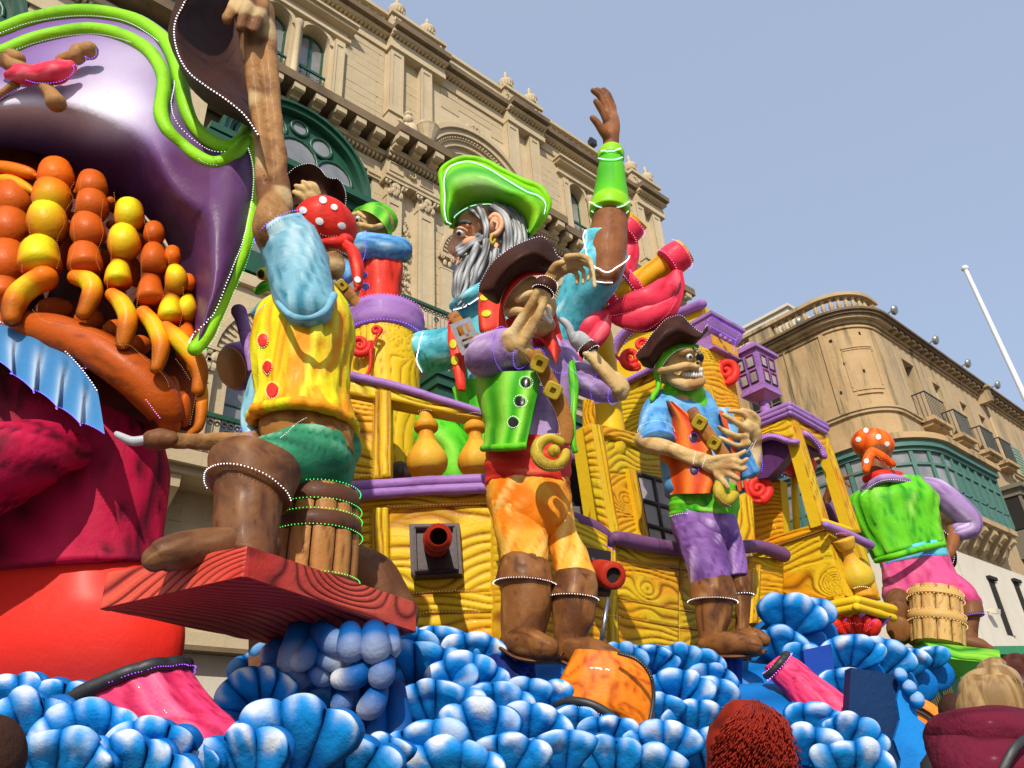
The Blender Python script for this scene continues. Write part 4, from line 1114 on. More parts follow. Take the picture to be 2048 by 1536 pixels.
# right side,long boards that follow the sheer
def sh(t0,t1): return [(1232,t0),(1350,t0+22+(t1-t0)*.3),(1400,t0+30+(t1-t0)*.5),(1497,t1)]
edges = [(1088,1112),(1117,1152),(1196,1238),(1232,1272),(1300,1320)]
for i,(e0,e1) in enumerate(zip(edges[:-1],edges[1:])):
 for k,(xa,xb) in enumerate(((1232,1358),(1360,1497))):
  def yy(e,x): return e[0]+(e[1]-e[0])*(x-1232)/265+math.sin((x-1232)/265*math.pi)*5
  kn = [(.55 if k == 0 else .4,.3,.22)] if i == 1 else ([(.5,.16,.12)] if i == 2 else ())
  cv('plank',[(xa,yy(e0,xa)+1),((xa+xb)/2,yy(e0,(xa+xb)/2)+1),(xb,yy(e0,xb)+1)],[(xa,yy(e1,xa)-1),((xa+xb)/2,yy(e1,(xa+xb)/2)-1),(xb,yy(e1,xb)-1)],YP(YH+(.015 if k else 0)),.1,M_YEL,ship,seed=20+i*3+k,freq=42,warp=.7,knots=kn)
cv('post',[(1214,1086),(1232,1090)],[(1222,1305),(1238,1305)],YP(YH-.06),.12,M_YEL,ship,axis='v',seed=31,freq=60,warp=.3)
cv('post',[(1511,1128),(1523,1130)],[(1505,1245),(1517,1247)],YP(YH-.06),.1,M_YEL,ship,axis='v',seed=32,freq=60,warp=.3)
for k,(a0,a1,b0,b1) in enumerate(((1112,1118,1138,1142),(1139,1143,1205,1210),(1206,1211,1300,1300))):
 cv('plank',[(1498,a0),(1567,a1)],[(1498,b0),(1567,b1)],YP(YH+.01),.1,M_YEL,ship,seed=40+k,freq=46,lamt=.9)
m = MB(); 
for dy in (0,17): sweep(m,[(640,978+dy-2,HL-.08,11),(760,970+dy,HL-.1,11),(860,963+dy,HL-.1,11),(990,958+dy,HL-.1,11)],12,8)
sculpt('rail',m,PURP,ship,((.008,5),))
led([at(x,y,HL-.28) for x,y in ((650,996),(760,989),(860,982),(985,976))],'violet',ship,6.5)
m = MB(); sweep(m,[(1120,1030,8.0,15),(1160,1044,8.1,15),(1190,1058,8.25,16),(1217,1080,8.4,17)],12,8)
sculpt('rail',m,PURP_D,ship,((.008,5),))
Q = lambda x,y,Y=YH-.12: hof(atY(x,y,Y))
m = MB(); sweep(m,[(1232,1076,Q(1232,1076),15),(1300,1089,Q(1300,1089),15),(1380,1102,Q(1380,1102),14),(1440,1106,Q(1440,1106),13)],12,8); sculpt('rail',m,PURP_D,ship,((.008,5),))
m = MB(); sweep(m,[(1440,1096,Q(1440,1096),13),(1485,1094,Q(1485,1094),13),(1520,1093,Q(1520,1093),13),(1566,1110,Q(1566,1110),15)],12,8); sculpt('rail',m,PURP_D,ship,((.008,5),))
YL = YH-.3
led([atY(x,y,YL) for x,y in ((1236,1087),(1300,1101),(1345,1111),(1440,1120))],'blue',ship,5.5,2.0)
led([atY(x,y,YL) for x,y in ((1484,1112),(1512,1108),(1540,1116),(1566,1123))],'blue',ship,5.5)
led([at(x,y,7.8) for x,y in ((1143,1052),(1180,1077),(1212,1090),(1229,1102))],'violet',ship,6)
sk = Skin(hull)
for pth,c in (([(776,1013),(880,1008),(985,1006)],'rose'),([(778,1016),(780,1190)],'amber'),([(790,1191),(870,1182),(960,1181)],'rose'),([(830,1228),(880,1222),(960,1224)],'rose'),([(700,1024),(741,1021)],'amber'),([(741,1022),(741,1110)],'amber'),
   ([(1236,1119),(1340,1138)],'amber'),([(1234,1120),(1234,1194)],'amber'),([(1236,1197),(1352,1213)],'amber'),([(1175,1230),(1240,1233),(1348,1250)],'amber'),([(1360,1219),(1388,1223)],'amber'),([(1348,1250),(1395,1254)],'amber'),([(1509,1138),(1503,1236)],'rose'),([(1486,1237),(1503,1239)],'rose'),([(1485,1138),(1560,1144)],'amber')):
 led(sk.line(pth,3,.012),c,ship,6,1.0)
# gun ports and cannons
IRN = mat_plain('port_plum_paint',(.045,.016,.02),.45,c2=(.03,.012,.015))
CAN = mat_paint('cannon_red',(.42,.028,.012),(.20,.012,.008),rough=.45)
m = MB(); c = [at(x,y,HL-.14) for x,y in ((818,1048),(918,1046),(924,1147),(822,1153))]; nrm = -HF
m.prism(c,HF*.16); c2 = [at(x,y,HL-.17) for x,y in ((829,1057),(909,1055),(914,1139),(832,1144))]
for a_,b_ in zip(c2,c2[1:]+c2[:1]): m.bar(a_,b_,.02,4)
cn = flat('cannon',m,IRN,ship)
m = MB(); rr_ = []
for px,py,H,r in ((872,1092,HL-.15,25),(873,1085,HL-.4,26.5),(874,1080,HL-.55,29),(875,1079,HL-.56,25),(876,1076,HL-.75,26),(877,1074,HL-.85,28),(877,1073,HL-.88,27),(877,1073,HL-.89,18),(877,1073,HL-.7,16)):
 P = at(px,py,H); k = mpp(P); rr_.append([P+(ROT[:,0]*math.cos(q)+ROT[:,1]*math.sin(q))*r*k for q in np.arange(20)*math.pi/10])
m.grid(rr_,True,caps=True); part('barrel',m,CAN,cn,angle=60)
m = MB(); P = at(877,1073,HL-.72); k = mpp(P); m.add([P+(ROT[:,0]*math.cos(q)+ROT[:,1]*math.sin(q))*17*k for q in np.arange(16)*math.pi/8],[tuple(range(16))]); flat('muzzle',m,DARK,cn)
m = MB(); c = [at(x,y,7.85) for x,y in ((1150,1090),(1222,1103),(1222,1185),(1150,1180))]; m.prism(c,HF*.2); cn = flat('cannon',m,IRN,ship)
m = MB(); rr_ = []; ax = unit(at(1228,1148,7.2)-at(1170,1143,7.95)); sx = unit(np.cross(ax,(0,0,1))); ux = np.cross(sx,ax)
for px,py,H,r in ((1172,1140,7.95,22),(1196,1145,7.75,23),(1200,1146,7.72,27),(1208,1147,7.66,27),(1212,1148,7.62,24),(1219,1150,7.56,28),(1226,1151,7.5,28),(1228,1151,7.48,25),(1228,1151,7.48,16),(1215,1149,7.6,15)):
 P = at(px,py,H); k = mpp(P); rr_.append([P+(sx*math.cos(q)+ux*math.sin(q))*r*k for q in np.arange(20)*math.pi/10])
m.grid(rr_,True,caps=True); part('barrel',m,CAN,cn,angle=60)
m = MB(); P = at(1224,1150.5,7.52); k = mpp(P); m.add([P+(sx*math.cos(q)+ux*math.sin(q))*15.5*k for q in np.arange(16)*math.pi/8],[tuple(range(16))]); flat('muzzle',m,DARK,cn)
m = MB(); m.bar(at(1216,1195,7.4),at(1200,1300,7.4),.02,8); part('prop_pole',m,mat_plain('steel',(.4,.4,.42),.3,.9),ship)
# dark hull behind everything (closes the ship)
m = MB(); 
foot = [(at(640,1250,HL+.15)),(at(985,1250,HL+.15)),atY(1215,1250,YH+.15),np.array([10.05,YH+.15,3])]
foot = [np.array([p[0],p[1],0.]) for p in foot]; bk_ = [np.array([10.05,8.6,0.]),np.array([5.5,8.6,0.]),np.array([foot[0][0]*1.12,foot[0][1]*1.12,0.])]
loop = foot+bk_; m.add([p+(0,0,2.0) for p in loop]+[p+(0,0,4.15) for p in loop],[tuple(range(7)),tuple(range(13,6,-1))]+[(i,(i+1) % 7,(i+1) % 7+7,i+7) for i in range(7)])
flat('hull_core',m,IRN,ship)
# stern gallery on the left: sloping rail,posts,panel,turned balusters
cv('rail_board',[(640,735),(700,752),(790,772),(880,800),(965,826)],[(640,775),(700,787),(750,796),(790,801),(860,818),(965,838)],HP(HL-.05),.22,M_YEL,ship,seed=50,freq=50)
m = MB(); sweep(m,[(640,735,HL-.05,9),(700,751,HL-.08,9),(790,772,HL-.08,9),(880,799,HL-.08,8),(970,826,HL-.08,7)],10,6); sculpt('rail',m,PURP,ship,((.006,5),))
cv('post',[(751,778),(782,782)],[(746,958),(781,952)],HP(HL-.07),.16,M_YEL,ship,axis='v',seed=51,freq=58,warp=.3)
cv('panel',[(640,785),(750,790)],[(640,965),(746,958)],HP(HL+.02),.1,M_YEL,ship,seed=52,freq=46,warp=.7)
led(Skin([hull[-1]]).line([(690,789),(748,794)],3,.02),'rose',ship,6,1.0); led(Skin([hull[-1]]).line([(747,796),(745,950),(690,958)],3,.02,False),'rose',ship,6,1.0)
def turned(px0,py0,px1,py1,H,rmax,name='baluster'):
 """turned skittle-shaped baluster from foot to head (px)"""
 prof = [(0,.62),(.04,.85),(.14,1.0),(.27,.98),(.40,.76),(.52,.50),(.60,.40),(.68,.36),(.70,.40),(.725,.56),(.79,.60),(.84,.55),(.87,.42),(.93,.36),(1.0,.30)]
 m = MB(); sweep(m,[(px0+(px1-px0)*t,py0+(py1-py0)*t,H,rmax*r) for t,r in prof],24,4,cap=(0,0),paint=lambda t,th,p: (max(0,.5-abs(t-.66)*4),.55 if math.cos(th-math.pi*1.25) > .5 and t < .5 else 0,0))
 return sculpt(name,m,WARMB,ship,((.006,5),))
turned(855,948,851,826,HL+.05,41); turned(953,946,949,830,HL+.05,37)
for x,y in ((851,822),(949,828)): led([at(x-14+k*4,y-3*math.sin(k/7*math.pi),HL-.2) for k in range(8)],'rose',ship,4,1.2)
# green bundled sails behind the balusters
GRNC = mat_paint('bright_green_cloth',(.10,.58,.02),(.02,.26,.01),(.32,.78,.08),rough=.4,lo=.5,hi=.68)
m = MB(); sweep(m,[(812,955,8.6,30),(830,880,8.6,42),(870,868,8.6,45),(905,900,8.6,40),(912,955,8.6,34)],20,6,(.3,1.2,2))
sculpt('furled_cloth',m,GRNC,ship)
m = MB(); eblob(m,800,950,8.2,24,26); sculpt('cannon_ball',m,IRN,ship)
# deck posts and tub-shaped turret on which the red-vested skeleton stands
TUR = at(768,700,8.55); tz = TUR[2]; kk = mpp(TUR)
m = MB(); rows = []; prs = []
zt,zb = at(768,655,8.55)[2],4.1
N_ = 160; zs = np.linspace(zb,zt,150); th = np.arange(N_)*2*math.pi/N_; r0 = 68*kk
Z,T = np.meshgrid(zs,th,indexing='ij'); hgt = grain(Z*.8,T*r0*1.0,61,46,.6,knots=[(tz*.8+.05,4.75*r0,.16)]); hgt[:,-1] = hgt[:,0]
R_ = r0*(1+.03*np.sin((Z-zb)/(zt-zb)*3))+hgt*.016
m.grid([[(TUR[0]+R_[i,j]*math.cos(th[j]),TUR[1]+R_[i,j]*math.sin(th[j]),zs[i]) for j in range(N_)] for i in range(150)],True,[[((1-float(sstep(hgt[i,j],.2,.55)))*.8,float(sstep(fbm(Z[i,j]*1.2,T[i,j]*1.5,5),.5,.7))*.5,0) for j in range(N_)] for i in range(150)],caps=True)
tur = part('turret',m,M_YEL,ship,angle=50); hull.append(tur)
m = MB(); m.lathe((TUR[0],TUR[1],zt),[(r0*1.02,-.24),(r0*1.14,-.2),(r0*1.2,-.1),(r0*1.17,-.01),(r0*1.2,.06),(r0*1.16,.17),(r0*1.02,.2),(r0*.5,.2),(.01,.2)],48); col_ = part('turret_collar',m,PURP,tur,angle=60)
sk = Skin([tur,col_])
led([np.array([TUR[0]+math.cos(a)*r0*1.16,TUR[1]+math.sin(a)*r0*1.16,zt-.215]) for a in np.linspace(math.pi*.8,math.pi*2.1,60)],'violet',ship,6)
led([np.array([TUR[0]+math.cos(a)*r0*1.19,TUR[1]+math.sin(a)*r0*1.19,zt+.17]) for a in np.linspace(math.pi*.8,math.pi*2.1,60)],'magenta',ship,6,1.2)
def scroll(px,py,H,R,turns=1.6,w=.33,flip=1,tail=None,a0=0.0,name='scroll'):
 m = MB(); pts = []; n = int(turns*12)
 for k in range(n+1):
  t = k/n; a = a0+flip*t*turns*2*math.pi; r = R*(1-.86*t); pts.append((px+r*math.cos(a),py-r*math.sin(a),H-.02*t,R*w*(1-.5*t),.8))
 if tail: pts = [(*q,H,R*w*.6*(.5+.5*i/len(tail))) for i,q in enumerate(tail)]+pts
 sweep(m,pts,10,3); return sculpt(name,m,REDO,ship,((.004,9),))
scroll(720,690,8.0,21,1.7,.4,-1,[(722,770),(738,742),(742,712)],0.3); scroll(752,662,7.95,9,1.2,.55,1,[(744,700),(750,680)])
led([at(x,y,7.86) for x,y in ((708,765),(728,745),(741,720),(748,690),(757,668))],'rose',ship,6,.9)
# main mast,yards and the furled pink sail
m = MB(); sweep(m,[(1224,900,9.6,30),(1212,760,9.6,25),(1200,660,9.6,21),(1180,600,9.6,18)],16,8); mast = sculpt('mast',m,M_YEL,ship,((.012,4),))
m = MB(); sweep(m,[(1060,690,9.0,24),(1180,625,8.9,24),(1290,560,8.7,26),(1370,502,8.5,28)],20,8,cap=(0,0),paint=lambda t,th,p: (max(0,math.sin(th*5+t*7+math.sin(t*21)*1.2))**2*.6,.35+.3*math.sin(t*9),0)); yard = sculpt('yard',m,M_YEL,ship,((.012,5),(.006,12)),angle=60)
m = MB(); sweep(m,[(1200,520,10.3,20),(1240,480,10.1,22),(1276,440,9.9,24)],18,8,cap=(0,0),paint=lambda t,th,p: (max(0,math.sin(th*5))**2*.5,.35,0)); yard2 = sculpt('yard',m,M_YEL,ship,((.012,5),),angle=60)
PINK = mat_paint('pink_sailcloth',(.80,.04,.085),(.50,.012,.035),(.92,.20,.24),rough=.33,streak=(1.5,1.5,5),lo=.52,hi=.75)
def pband(a,b,r,H,extra=1.12,col='magenta'):
 m = MB(); (x0,y0),(x1,y1) = a,b; rg = sweep(m,[(x0,y0,H,r*extra),((x0+x1)/2,(y0+y1)/2,H-.02,r*extra*1.03),(x1,y1,H-.04,r*extra)],20,3,cap=(.1,.1)); o = sculpt('sail_tie',m,PINK,ship,((.006,6),))
 for q in (rg[0],rg[-1]): led(ringline(q,math.pi*.9,math.pi*2.1,.02),col,ship,5.5,1.3)
pband((1334,528),(1362,508),28,8.5); pband((1264,575),(1277,566),26,8.74); pband((1213,605),(1230,595),25,8.85); pband((1176,627),(1190,619),25,8.9); pband((1250,470),(1266,452),24,9.95)
sails = []
for a_ in (([(1352,545,8.4,8),(1338,574,8.35,22),(1300,600,8.35,26),(1255,615,8.45,24),(1212,630,8.6,12)],20,7,(.28,.9,1.5),3),
 ([(1357,545,8.45,8),(1352,580,8.45,16),(1325,620,8.42,26),(1285,642,8.46,24),(1245,640,8.55,15),(1216,630,8.6,6)],20,7,(.28,.9,1.5),8),
 ([(1218,628,8.55,10),(1195,646,8.55,22),(1165,665,8.6,20),(1148,676,8.65,8)],20,7,(.28,.9,1.5),4),
 ([(1214,634,8.52,6),(1205,660,8.5,14),(1185,684,8.55,14),(1165,690,8.6,6)],20,7,(.25,.9,1.5),5),
 ([(1150,672,8.75,12),(1136,700,8.8,24),(1138,735,8.8,24),(1146,760,8.8,6)],20,7,(.25,.9,1.5),6),
 ([(1268,460,9.95,5),(1262,500,10,14),(1250,545,10.1,18)],16,6,(.25,.9,1.5),7)):
 m = MB(); sweep(m,[(x,y,h,r*1.12,.6) for x,y,h,r in a_[0]],*a_[1:]); sails.append(sculpt('sail_fold',m,PINK,ship,((.02,3),(.006,9))))
sk = Skin(sails)
for pth in ([(1358,560),(1345,592),(1310,612),(1265,622),(1220,632)],[(1352,600),(1330,632),(1290,660),(1250,655)],[(1216,632),(1205,655),(1180,682)]): led(sk.line(pth,3,.015),'rose',ship,5,.8)
# cabin with arched street face
XC = 10.3
cx_ = XP(XC)
cv('cabin_wall',[(1240,770),(1404,690)],[(1180,900),(1404,830)],cx_,.2,M_YEL,ship,seed=70,freq=44,warp=.5)
cv('cabin_wall',[(1165,800),(1245,768)],[(1165,870),(1215,880)],XP(XC+.02),.2,M_YEL,ship,seed=71,freq=44,axis='v')
def xblob(pts,X,thick,name,mat):
 m = MB(); m.prism([atX(x,y,X) for x,y in pts],(thick,0,0)); return flat(name,m,mat,ship)
arch = [(1226,760),(1224,715),(1236,680),(1252,660),(1285,645),(1330,636),(1404,610),(1404,690),(1240,768)]
xblob(arch,XC-.05,.2,'arch_panel',M_YEL)
for q,r in (([(1226,762),(1225,712),(1240,678),(1262,658),(1300,642),(1345,630),(1404,608)],10),([(1246,767),(1300,740),(1404,692)],7)):
 m = MB(); sweep(m,[(x,y,hof(atX(x,y,XC-.1)),r) for x,y in q],12,6); sculpt('arch_moulding',m,PURP,ship,((.006,6),))
for q in ([(1236,722),(1247,690),(1262,670),(1290,656),(1330,646)],[(1224,690),(1240,668),(1262,650),(1300,636)],[(1250,758),(1300,733),(1330,720)]): led([atX(x,y,XC-.22) for x,y in cr(np.array(q,float),6)],'violet',ship,6,1.3)
scroll(1262,716,10.9,20,1.5,.42,-1,[(1228,708),(1240,720),(1252,736),(1275,738)],-.9); scroll(1283,690,10.85,12,1.4,.42,1,None,.5)
# tower with purple capital at the cabin's near corner
TX,TY = XC-.06,6.02
tw = lambda px,py: atY(px,py,TY)
cv('tower_face',[(1396,690),(1462,716)],[(1404,880),(1492,880)],tw,.5,M_YEL,ship,seed=75,freq=50,warp=.9)
cv('tower_face',[(1384,700),(1398,690)],[(1370,900),(1404,885)],XP(atY(1398,690,TY)[0]-.01),.3,M_YEL,ship,seed=76,freq=50,axis='v')
cv('corner_post',[(1404,770),(1424,774)],[(1440,900),(1462,902)],YP(TY-.1),.15,M_YEL,ship,seed=77,freq=60,axis='v')
m = MB()
n0,n1 = atY(1420,621,5.75),atY(1396,690,TY)
def capring(p,wx,wy): return [p,p+np.array([wx,0,0]),p+np.array([wx,wy,0]),p+np.array([0,wy,0])]
wx = atY(1489,662,5.75)[0]-n0[0]
rows = []
lv = [(0,1.0,0),(.10,1.0,0),(.16,.93,0),(.30,.90,0),(.46,.80,0),(.56,.72,0),(.9,.70,0),(.95,.76,0),(1.0,.76,0)]
zT,zB = n0[2],n1[2]
for t,s,_ in lv:
 z = zT+(zB-zT)*t; c = np.array([n0[0]+wx*.5,n0[1]+.6,z]); h = np.array([wx*.5*s,.62*s,0])
 rows.append([c+np.array([sx*h[0],sy*h[1],0]) for sx,sy in ((-1,-1),(1,-1),(1,1),(-1,1))])
m.grid(rows,True,caps=True); cap_ = part('tower_capital',m,PURP,ship,angle=25)
c = np.array([n0[0]+wx*.5,n0[1]+.6]); m = MB()
m.box(c[0]-wx*.5*.73,c[0]+wx*.5*.73,c[1]-.62*.73,c[1]-.62*.70,zT+(zB-zT)*.9,zT+(zB-zT)*.57); flat('frieze',m,WARMB,cap_)
m = MB()
for k in range(5): eblob(m,1422+k*9.5,662+k*5.2,hof(atY(1440,668,5.85)),4,5)
part('frieze_beads',m,PURP,cap_,stuff=True)
sk = Skin([cap_])
led(sk.line([(1418,640),(1422,634),(1478,667),(1470,680),(1416,650),(1418,640)],2,.02,False),'violet',ship,5,1.4); led(sk.line([(1470,680),(1466,706)],2,.02,False),'violet',ship,5,1.4)
scroll(1452,742,hof(tw(1452,742))-.1,22,1.5,.42,1,[(1414,700),(1420,722),(1430,748),(1450,766)],-1.2)
# slanted doorway wall with the leaded window
cv('door_post',[(1180,846),(1204,850)],[(1216,1066),(1240,1072)],YP(6.0),.3,M_YEL,ship,axis='v',seed=80,freq=60,warp=.3,back=np.array([0,.35,0]))
cv('door_reveal',[(1164,856),(1182,846)],[(1198,1058),(1220,1066)],XP(atY(1181,846,6.0)[0]),.1,M_YEL,ship,seed=81,freq=36,warp=.3)
cv('lintel',[(1204,850),(1300,872),(1345,890)],[(1206,870),(1300,902),(1345,920)],YP(6.02),.2,M_YEL,ship,seed=82,freq=56)
cv('wall_panel',[(1206,870),(1350,922)],[(1216,945),(1350,965)],YP(6.08),.15,M_YEL,ship,seed=83,freq=46,warp=.9)
cv('wall_panel',[(1212,946),(1258,948)],[(1240,1080),(1290,1090)],YP(6.08),.15,M_YEL,ship,seed=84,freq=46,warp=.9,knots=[(.28,.36,.2)])
cv('window_post',[(1257,936),(1272,940)],[(1286,1090),(1302,1092)],YP(6.0),.16,M_YEL,ship,axis='v',seed=85,freq=70,warp=.3)
FRM = mat_plain('brown_lead',(.035,.022,.018),.45); PANE = mat_paint('milky_pane',(.42,.36,.35),(.22,.17,.16),rough=.3,streak=(1.5,1.5,1.5),lo=.45,hi=.7)
wy = lambda x,y: atY(x,y,6.05)
m = MB(); tl,tr,bl_,br = wy(1271,947),wy(1372,976),wy(1300,1096),wy(1392,1120)
def bil(u,v): return (tl*(1-u)+tr*u)*(1-v)+(bl_*(1-u)+br*u)*v
for v in (0,.37,.70,1.0): m.bar(bil(0,v),bil(1,v),.035,6)
for u in (0,.33,.66,1.0): m.bar(bil(u,0),bil(u,1),.035,6)
wn = part('window',m,FRM,ship)
for i in range(3):
 for j,(v0,v1) in enumerate(((0,.37),(.37,.7),(.7,1.0))):
  m = MB(); u0,u1 = i*.33,i*.33+.33; m.prism([bil(u0,v0),bil(u1,v0),bil(u1,v1),bil(u0,v1)],(0,.03,0)); flat('pane',m,PANE,wn)
# dark doorway behind,with a dove-grey wave board in it
m = MB(); m.prism([atY(x,y,6.9) for x,y in ((1090,880),(1235,880),(1260,1075),(1090,1060))],(0,.1,0)); flat('doorway',m,DARK,ship)
m = MB(); m.prism([atY(x,y,6.7) for x,y in ((1090,1010),(1185,1014),(1200,1000),(1240,1080),(1090,1060))],(0,.1,0)); flat('deck_cover',m,mat_plain('grey_sheet',(.20,.21,.22),.6),ship)
m = MB(); sweep(m,[(1168,866,9.7,12),(1150,885,9.6,22),(1152,912,9.5,18)],14,5,(.3,1,2)); sculpt('drapery',m,PURP,ship)
# low wall and stern castle at the far right
XS = 10.45
cv('bulwark',[(1478,1000),(1492,985),(1506,1000)],[(1470,1085),(1490,1100),(1512,1100)],YP(5.9),.25,M_YEL,ship,axis='v',seed=90,freq=44,warp=.5)
cv('castle_back',[(1497,940),(1560,960)],[(1512,1090),(1570,1080)],XP(XS+.4),.2,M_YEL,ship,seed=91,freq=44,warp=.5)
scroll(1516,978,11.3,24,1.7,.42,1,[(1488,952),(1492,975),(1503,1000),(1520,1003)],-1.2)
led([at(x,y,11.0) for x,y in ((1522,930),(1529,965),(1540,1000),(1548,1050),(1554,1062))],'rose',ship,6,1.1)
xs = XP(XS); ys0 = atX(1651,1055,XS)[1]
cv('castle_panel',[(1505,1112),(1560,1090),(1651,1058)],[(1566,1215),(1640,1203),(1694,1192)],xs,.2,M_YEL,ship,seed=92,freq=40,warp=.7,knots=[(1.0,.75,.2)],gamt=.8,lamt=.9)
cv('castle_sill',[(1505,1088),(1560,1068),(1649,1042)],[(1505,1110),(1560,1089),(1651,1057)],XP(XS-.06),.3,M_YEL,ship,seed=93,freq=44,gamt=1)
led(Skin([hull[-2],hull[-1]]).line([(1545,1092),(1600,1074),(1650,1057)],2,.015),'rose',ship,5,.8)
def post(name,p0,p1,w0,w1,Y,seed):
 cv(name,[(p0[0]-w0,p0[1]),(p0[0]+w0,p0[1]+2)],[(p1[0]-w1,p1[1]),(p1[0]+w1,p1[1]+2)],YP(Y),.16,M_YEL,ship,axis='v',seed=seed,freq=64,warp=.3)
post('canopy_post',(1588,832),(1652,1050),8,10,5.02,94); post('canopy_post',(1648,862),(1714,1062),6,9,5.02,95); 
m = MB(); m.bar(at(1588,955,12.0),at(1594,1068,11.9),.055,10); part('canopy_post',m,M_YEL,ship)
cv('corner_post',[(1655,1062),(1672,1066)],[(1690,1195),(1712,1196)],YP(5.0),.16,M_YEL,ship,axis='v',seed=96,freq=64,warp=.3)
cv('corner_post',[(1708,1078),(1728,1085)],[(1745,1195),(1762,1200)],YP(5.02),.16,M_YEL,ship,axis='v',seed=97,freq=64,warp=.3)
# canopy: purple cornice,carved fascia boards,arched purple valances with red lining
K_ = atY(1580,818,4.98)
def Lf(x,y): return atX(x,y,K_[0])
def Rf(x,y): return atY(x,y,K_[1])
m = MB()
for (lx,ly),(cx2,cy2),(rx,ry),r in (((1508,846),(1579,817),(1652,858),6.5),((1508,838),(1578,809),(1651,851),6.5),((1508,855),(1580,826),(1650,865),5)):
 sweep(m,[(lx,ly,hof(Lf(lx,ly)),r),(cx2,cy2,hof(Lf(cx2,cy2)),r)],10,6); sweep(m,[(cx2,cy2,hof(Rf(cx2,cy2)),r),(rx,ry,hof(Rf(rx,ry)),r)],10,6)
can = sculpt('canopy',m,PURP,ship,((.006,6),))
m = MB(); a_,b_,c_ = Lf(1508,842),Lf(1578,812),Rf(1652,855); d_ = a_+(c_-b_); m.add([a_,b_,c_,d_]+[p+np.array([0,0,.08]) for p in (a_,b_,c_,d_)],[(0,1,2,3),(7,6,5,4),(0,4,5,1),(1,5,6,2),(2,6,7,3),(3,7,4,0)]); flat('canopy_roof',m,M_ORG,can)
led([Lf(1512,858)-np.array([.14,.1,0]),Lf(1580,829)-np.array([.14,.1,0])],'violet',ship,5); led([Rf(1582,829)-np.array([.1,.14,0]),Rf(1650,865)-np.array([.1,.14,0])],'violet',ship,4.5)
cv('fascia',[(1510,860),(1580,834)],[(1510,880),(1545,866),(1590,882)],XP(K_[0]+.03),.15,M_YEL,ship,seed=98,freq=50,warp=.7)
cv('fascia',[(1592,838),(1652,868)],[(1600,872),(1652,902)],YP(K_[1]+.05),.15,M_YEL,ship,seed=99,freq=50,warp=.7)
m = MB(); X_ = K_[0]-.02
q = [(1500,905),(1512,885),(1535,874),(1555,875),(1575,883),(1592,884)]
sweep(m,[(x,y,hof(atX(x,y,X_)),7,1.6) for x,y in q],12,6); sweep(m,[(x,y,hof(atY(x,y,K_[1]+.02)),7,1.4) for x,y in ((1610,868),(1625,878),(1640,895),(1648,912))],12,6)
sculpt('valance',m,PURP,can,((.006,6),))
led([atX(x,y,X_-.16) for x,y in cr(np.array([(1505,898),(1520,880),(1540,871),(1565,876),(1592,885)],float),5)],'magenta',ship,4.5,1.1); led([atY(x,y,K_[1]-.16) for x,y in cr(np.array([(1611,863),(1625,876),(1638,893),(1647,911)],float),5)],'magenta',ship,4.5,1.1)
m = MB(); m.prism([atX(x,y,X_+.1) for x,y in ((1500,905),(1515,882),(1540,872),(1575,880),(1597,888),(1580,905),(1555,935),(1535,955),(1500,960))],(.5,.2,.1)); flat('canopy_lining',m,PURP_I,can)
m = MB(); sweep(m,[(1546,945,11.9,10),(1560,925,11.9,26),(1580,918,11.9,36),(1604,925,11.95,30),(1614,930,12,20)],20,6,(.1,1,1)); sculpt('lining_bell',m,REDO,can)
m = MB(); m.prism([atY(x,y,K_[1]+.12) for x,y in ((1606,868),(1622,872),(1648,912),(1612,896))],(0,.3,.05)); flat('canopy_lining',m,PURP_I,can)
led([at(x,y,11.5) for x,y in cr(np.array([(1536,950),(1552,925),(1570,903),(1592,892),(1604,893)],float),5)],'magenta',ship,5,1.1); led([at(x,y,11.5) for x,y in ((1547,934),(1552,945),(1570,953))],'violet',ship,4.5)
# balcony rail,baluster,plinth,keel shell
m = MB(); sweep(m,[(1652,1050,10.5,8),(1690,1066,10.75,8),(1740,1090,11.1,9)],12,6); sculpt('rail',m,PURP,ship,((.006,6),))
m = MB(); sweep(m,[(1648,1043,10.6,6),(1700,1060,10.9,6)],8,3); sculpt('rail',m,M_YEL,ship,((.006,6),))
m = MB(); prof = [(0,.5),(.05,.72),(.12,.95),(.28,1.0),(.42,.8),(.56,.48),(.66,.36),(.76,.34),(.80,.5),(.92,.62),(1.0,.66)]
sweep(m,[(1722-36*t,1178-100*t,10.95-.25*t,33*r) for t,r in prof],24,4,cap=(0,0),paint=lambda t,th,p: (max(0,.6-abs(t-.75)*5),.3,.5 if t < .5 else 0)); sculpt('baluster',m,WARMB,ship,((.006,5),))
m = MB(); sweep(m,[(1728,1196,10.95,25),(1724,1180,10.95,24)],20,3,cap=(.1,.1)); sculpt('baluster_base',m,WARMB,ship,None)
led([at(1708+k*4,1176-math.sin(k/8*math.pi)*3,10.6) for k in range(9)],'white',ship,3.5,1.2); led([at(1673+k*3.5,1068-math.sin(k/6*math.pi)*2,10.4) for k in range(7)],'magenta',ship,3.5,1.1)
cn_ = atX(1713,1199,XS-.1)
m = MB()
for dy,r in ((0,9),(14,8)):
 sweep(m,[(1632,1217+dy,hof(atX(1632,1217+dy,XS-.12)),r),(1713,1200+dy,hof(atX(1713,1200+dy,XS-.12)),r)],10,5)
 sweep(m,[(1713,1200+dy,hof(atY(1713,1200+dy,cn_[1])),r),(1786,1219+dy*1.2,hof(atY(1786,1219+dy,cn_[1])),r)],10,5)
sculpt('plinth_moulding',m,M_YEL,ship,((.008,5),))
led([atX(x,y,XS-.35) for x,y in ((1638,1222),(1712,1206))],'rose',ship,5,.8)
cv('keel_board',[(1634,1226),(1716,1214)],[(1645,1272),(1660,1262),(1690,1240)],XP(XS-.02),.2,M_YEL,ship,seed=100,freq=30,warp=.5)
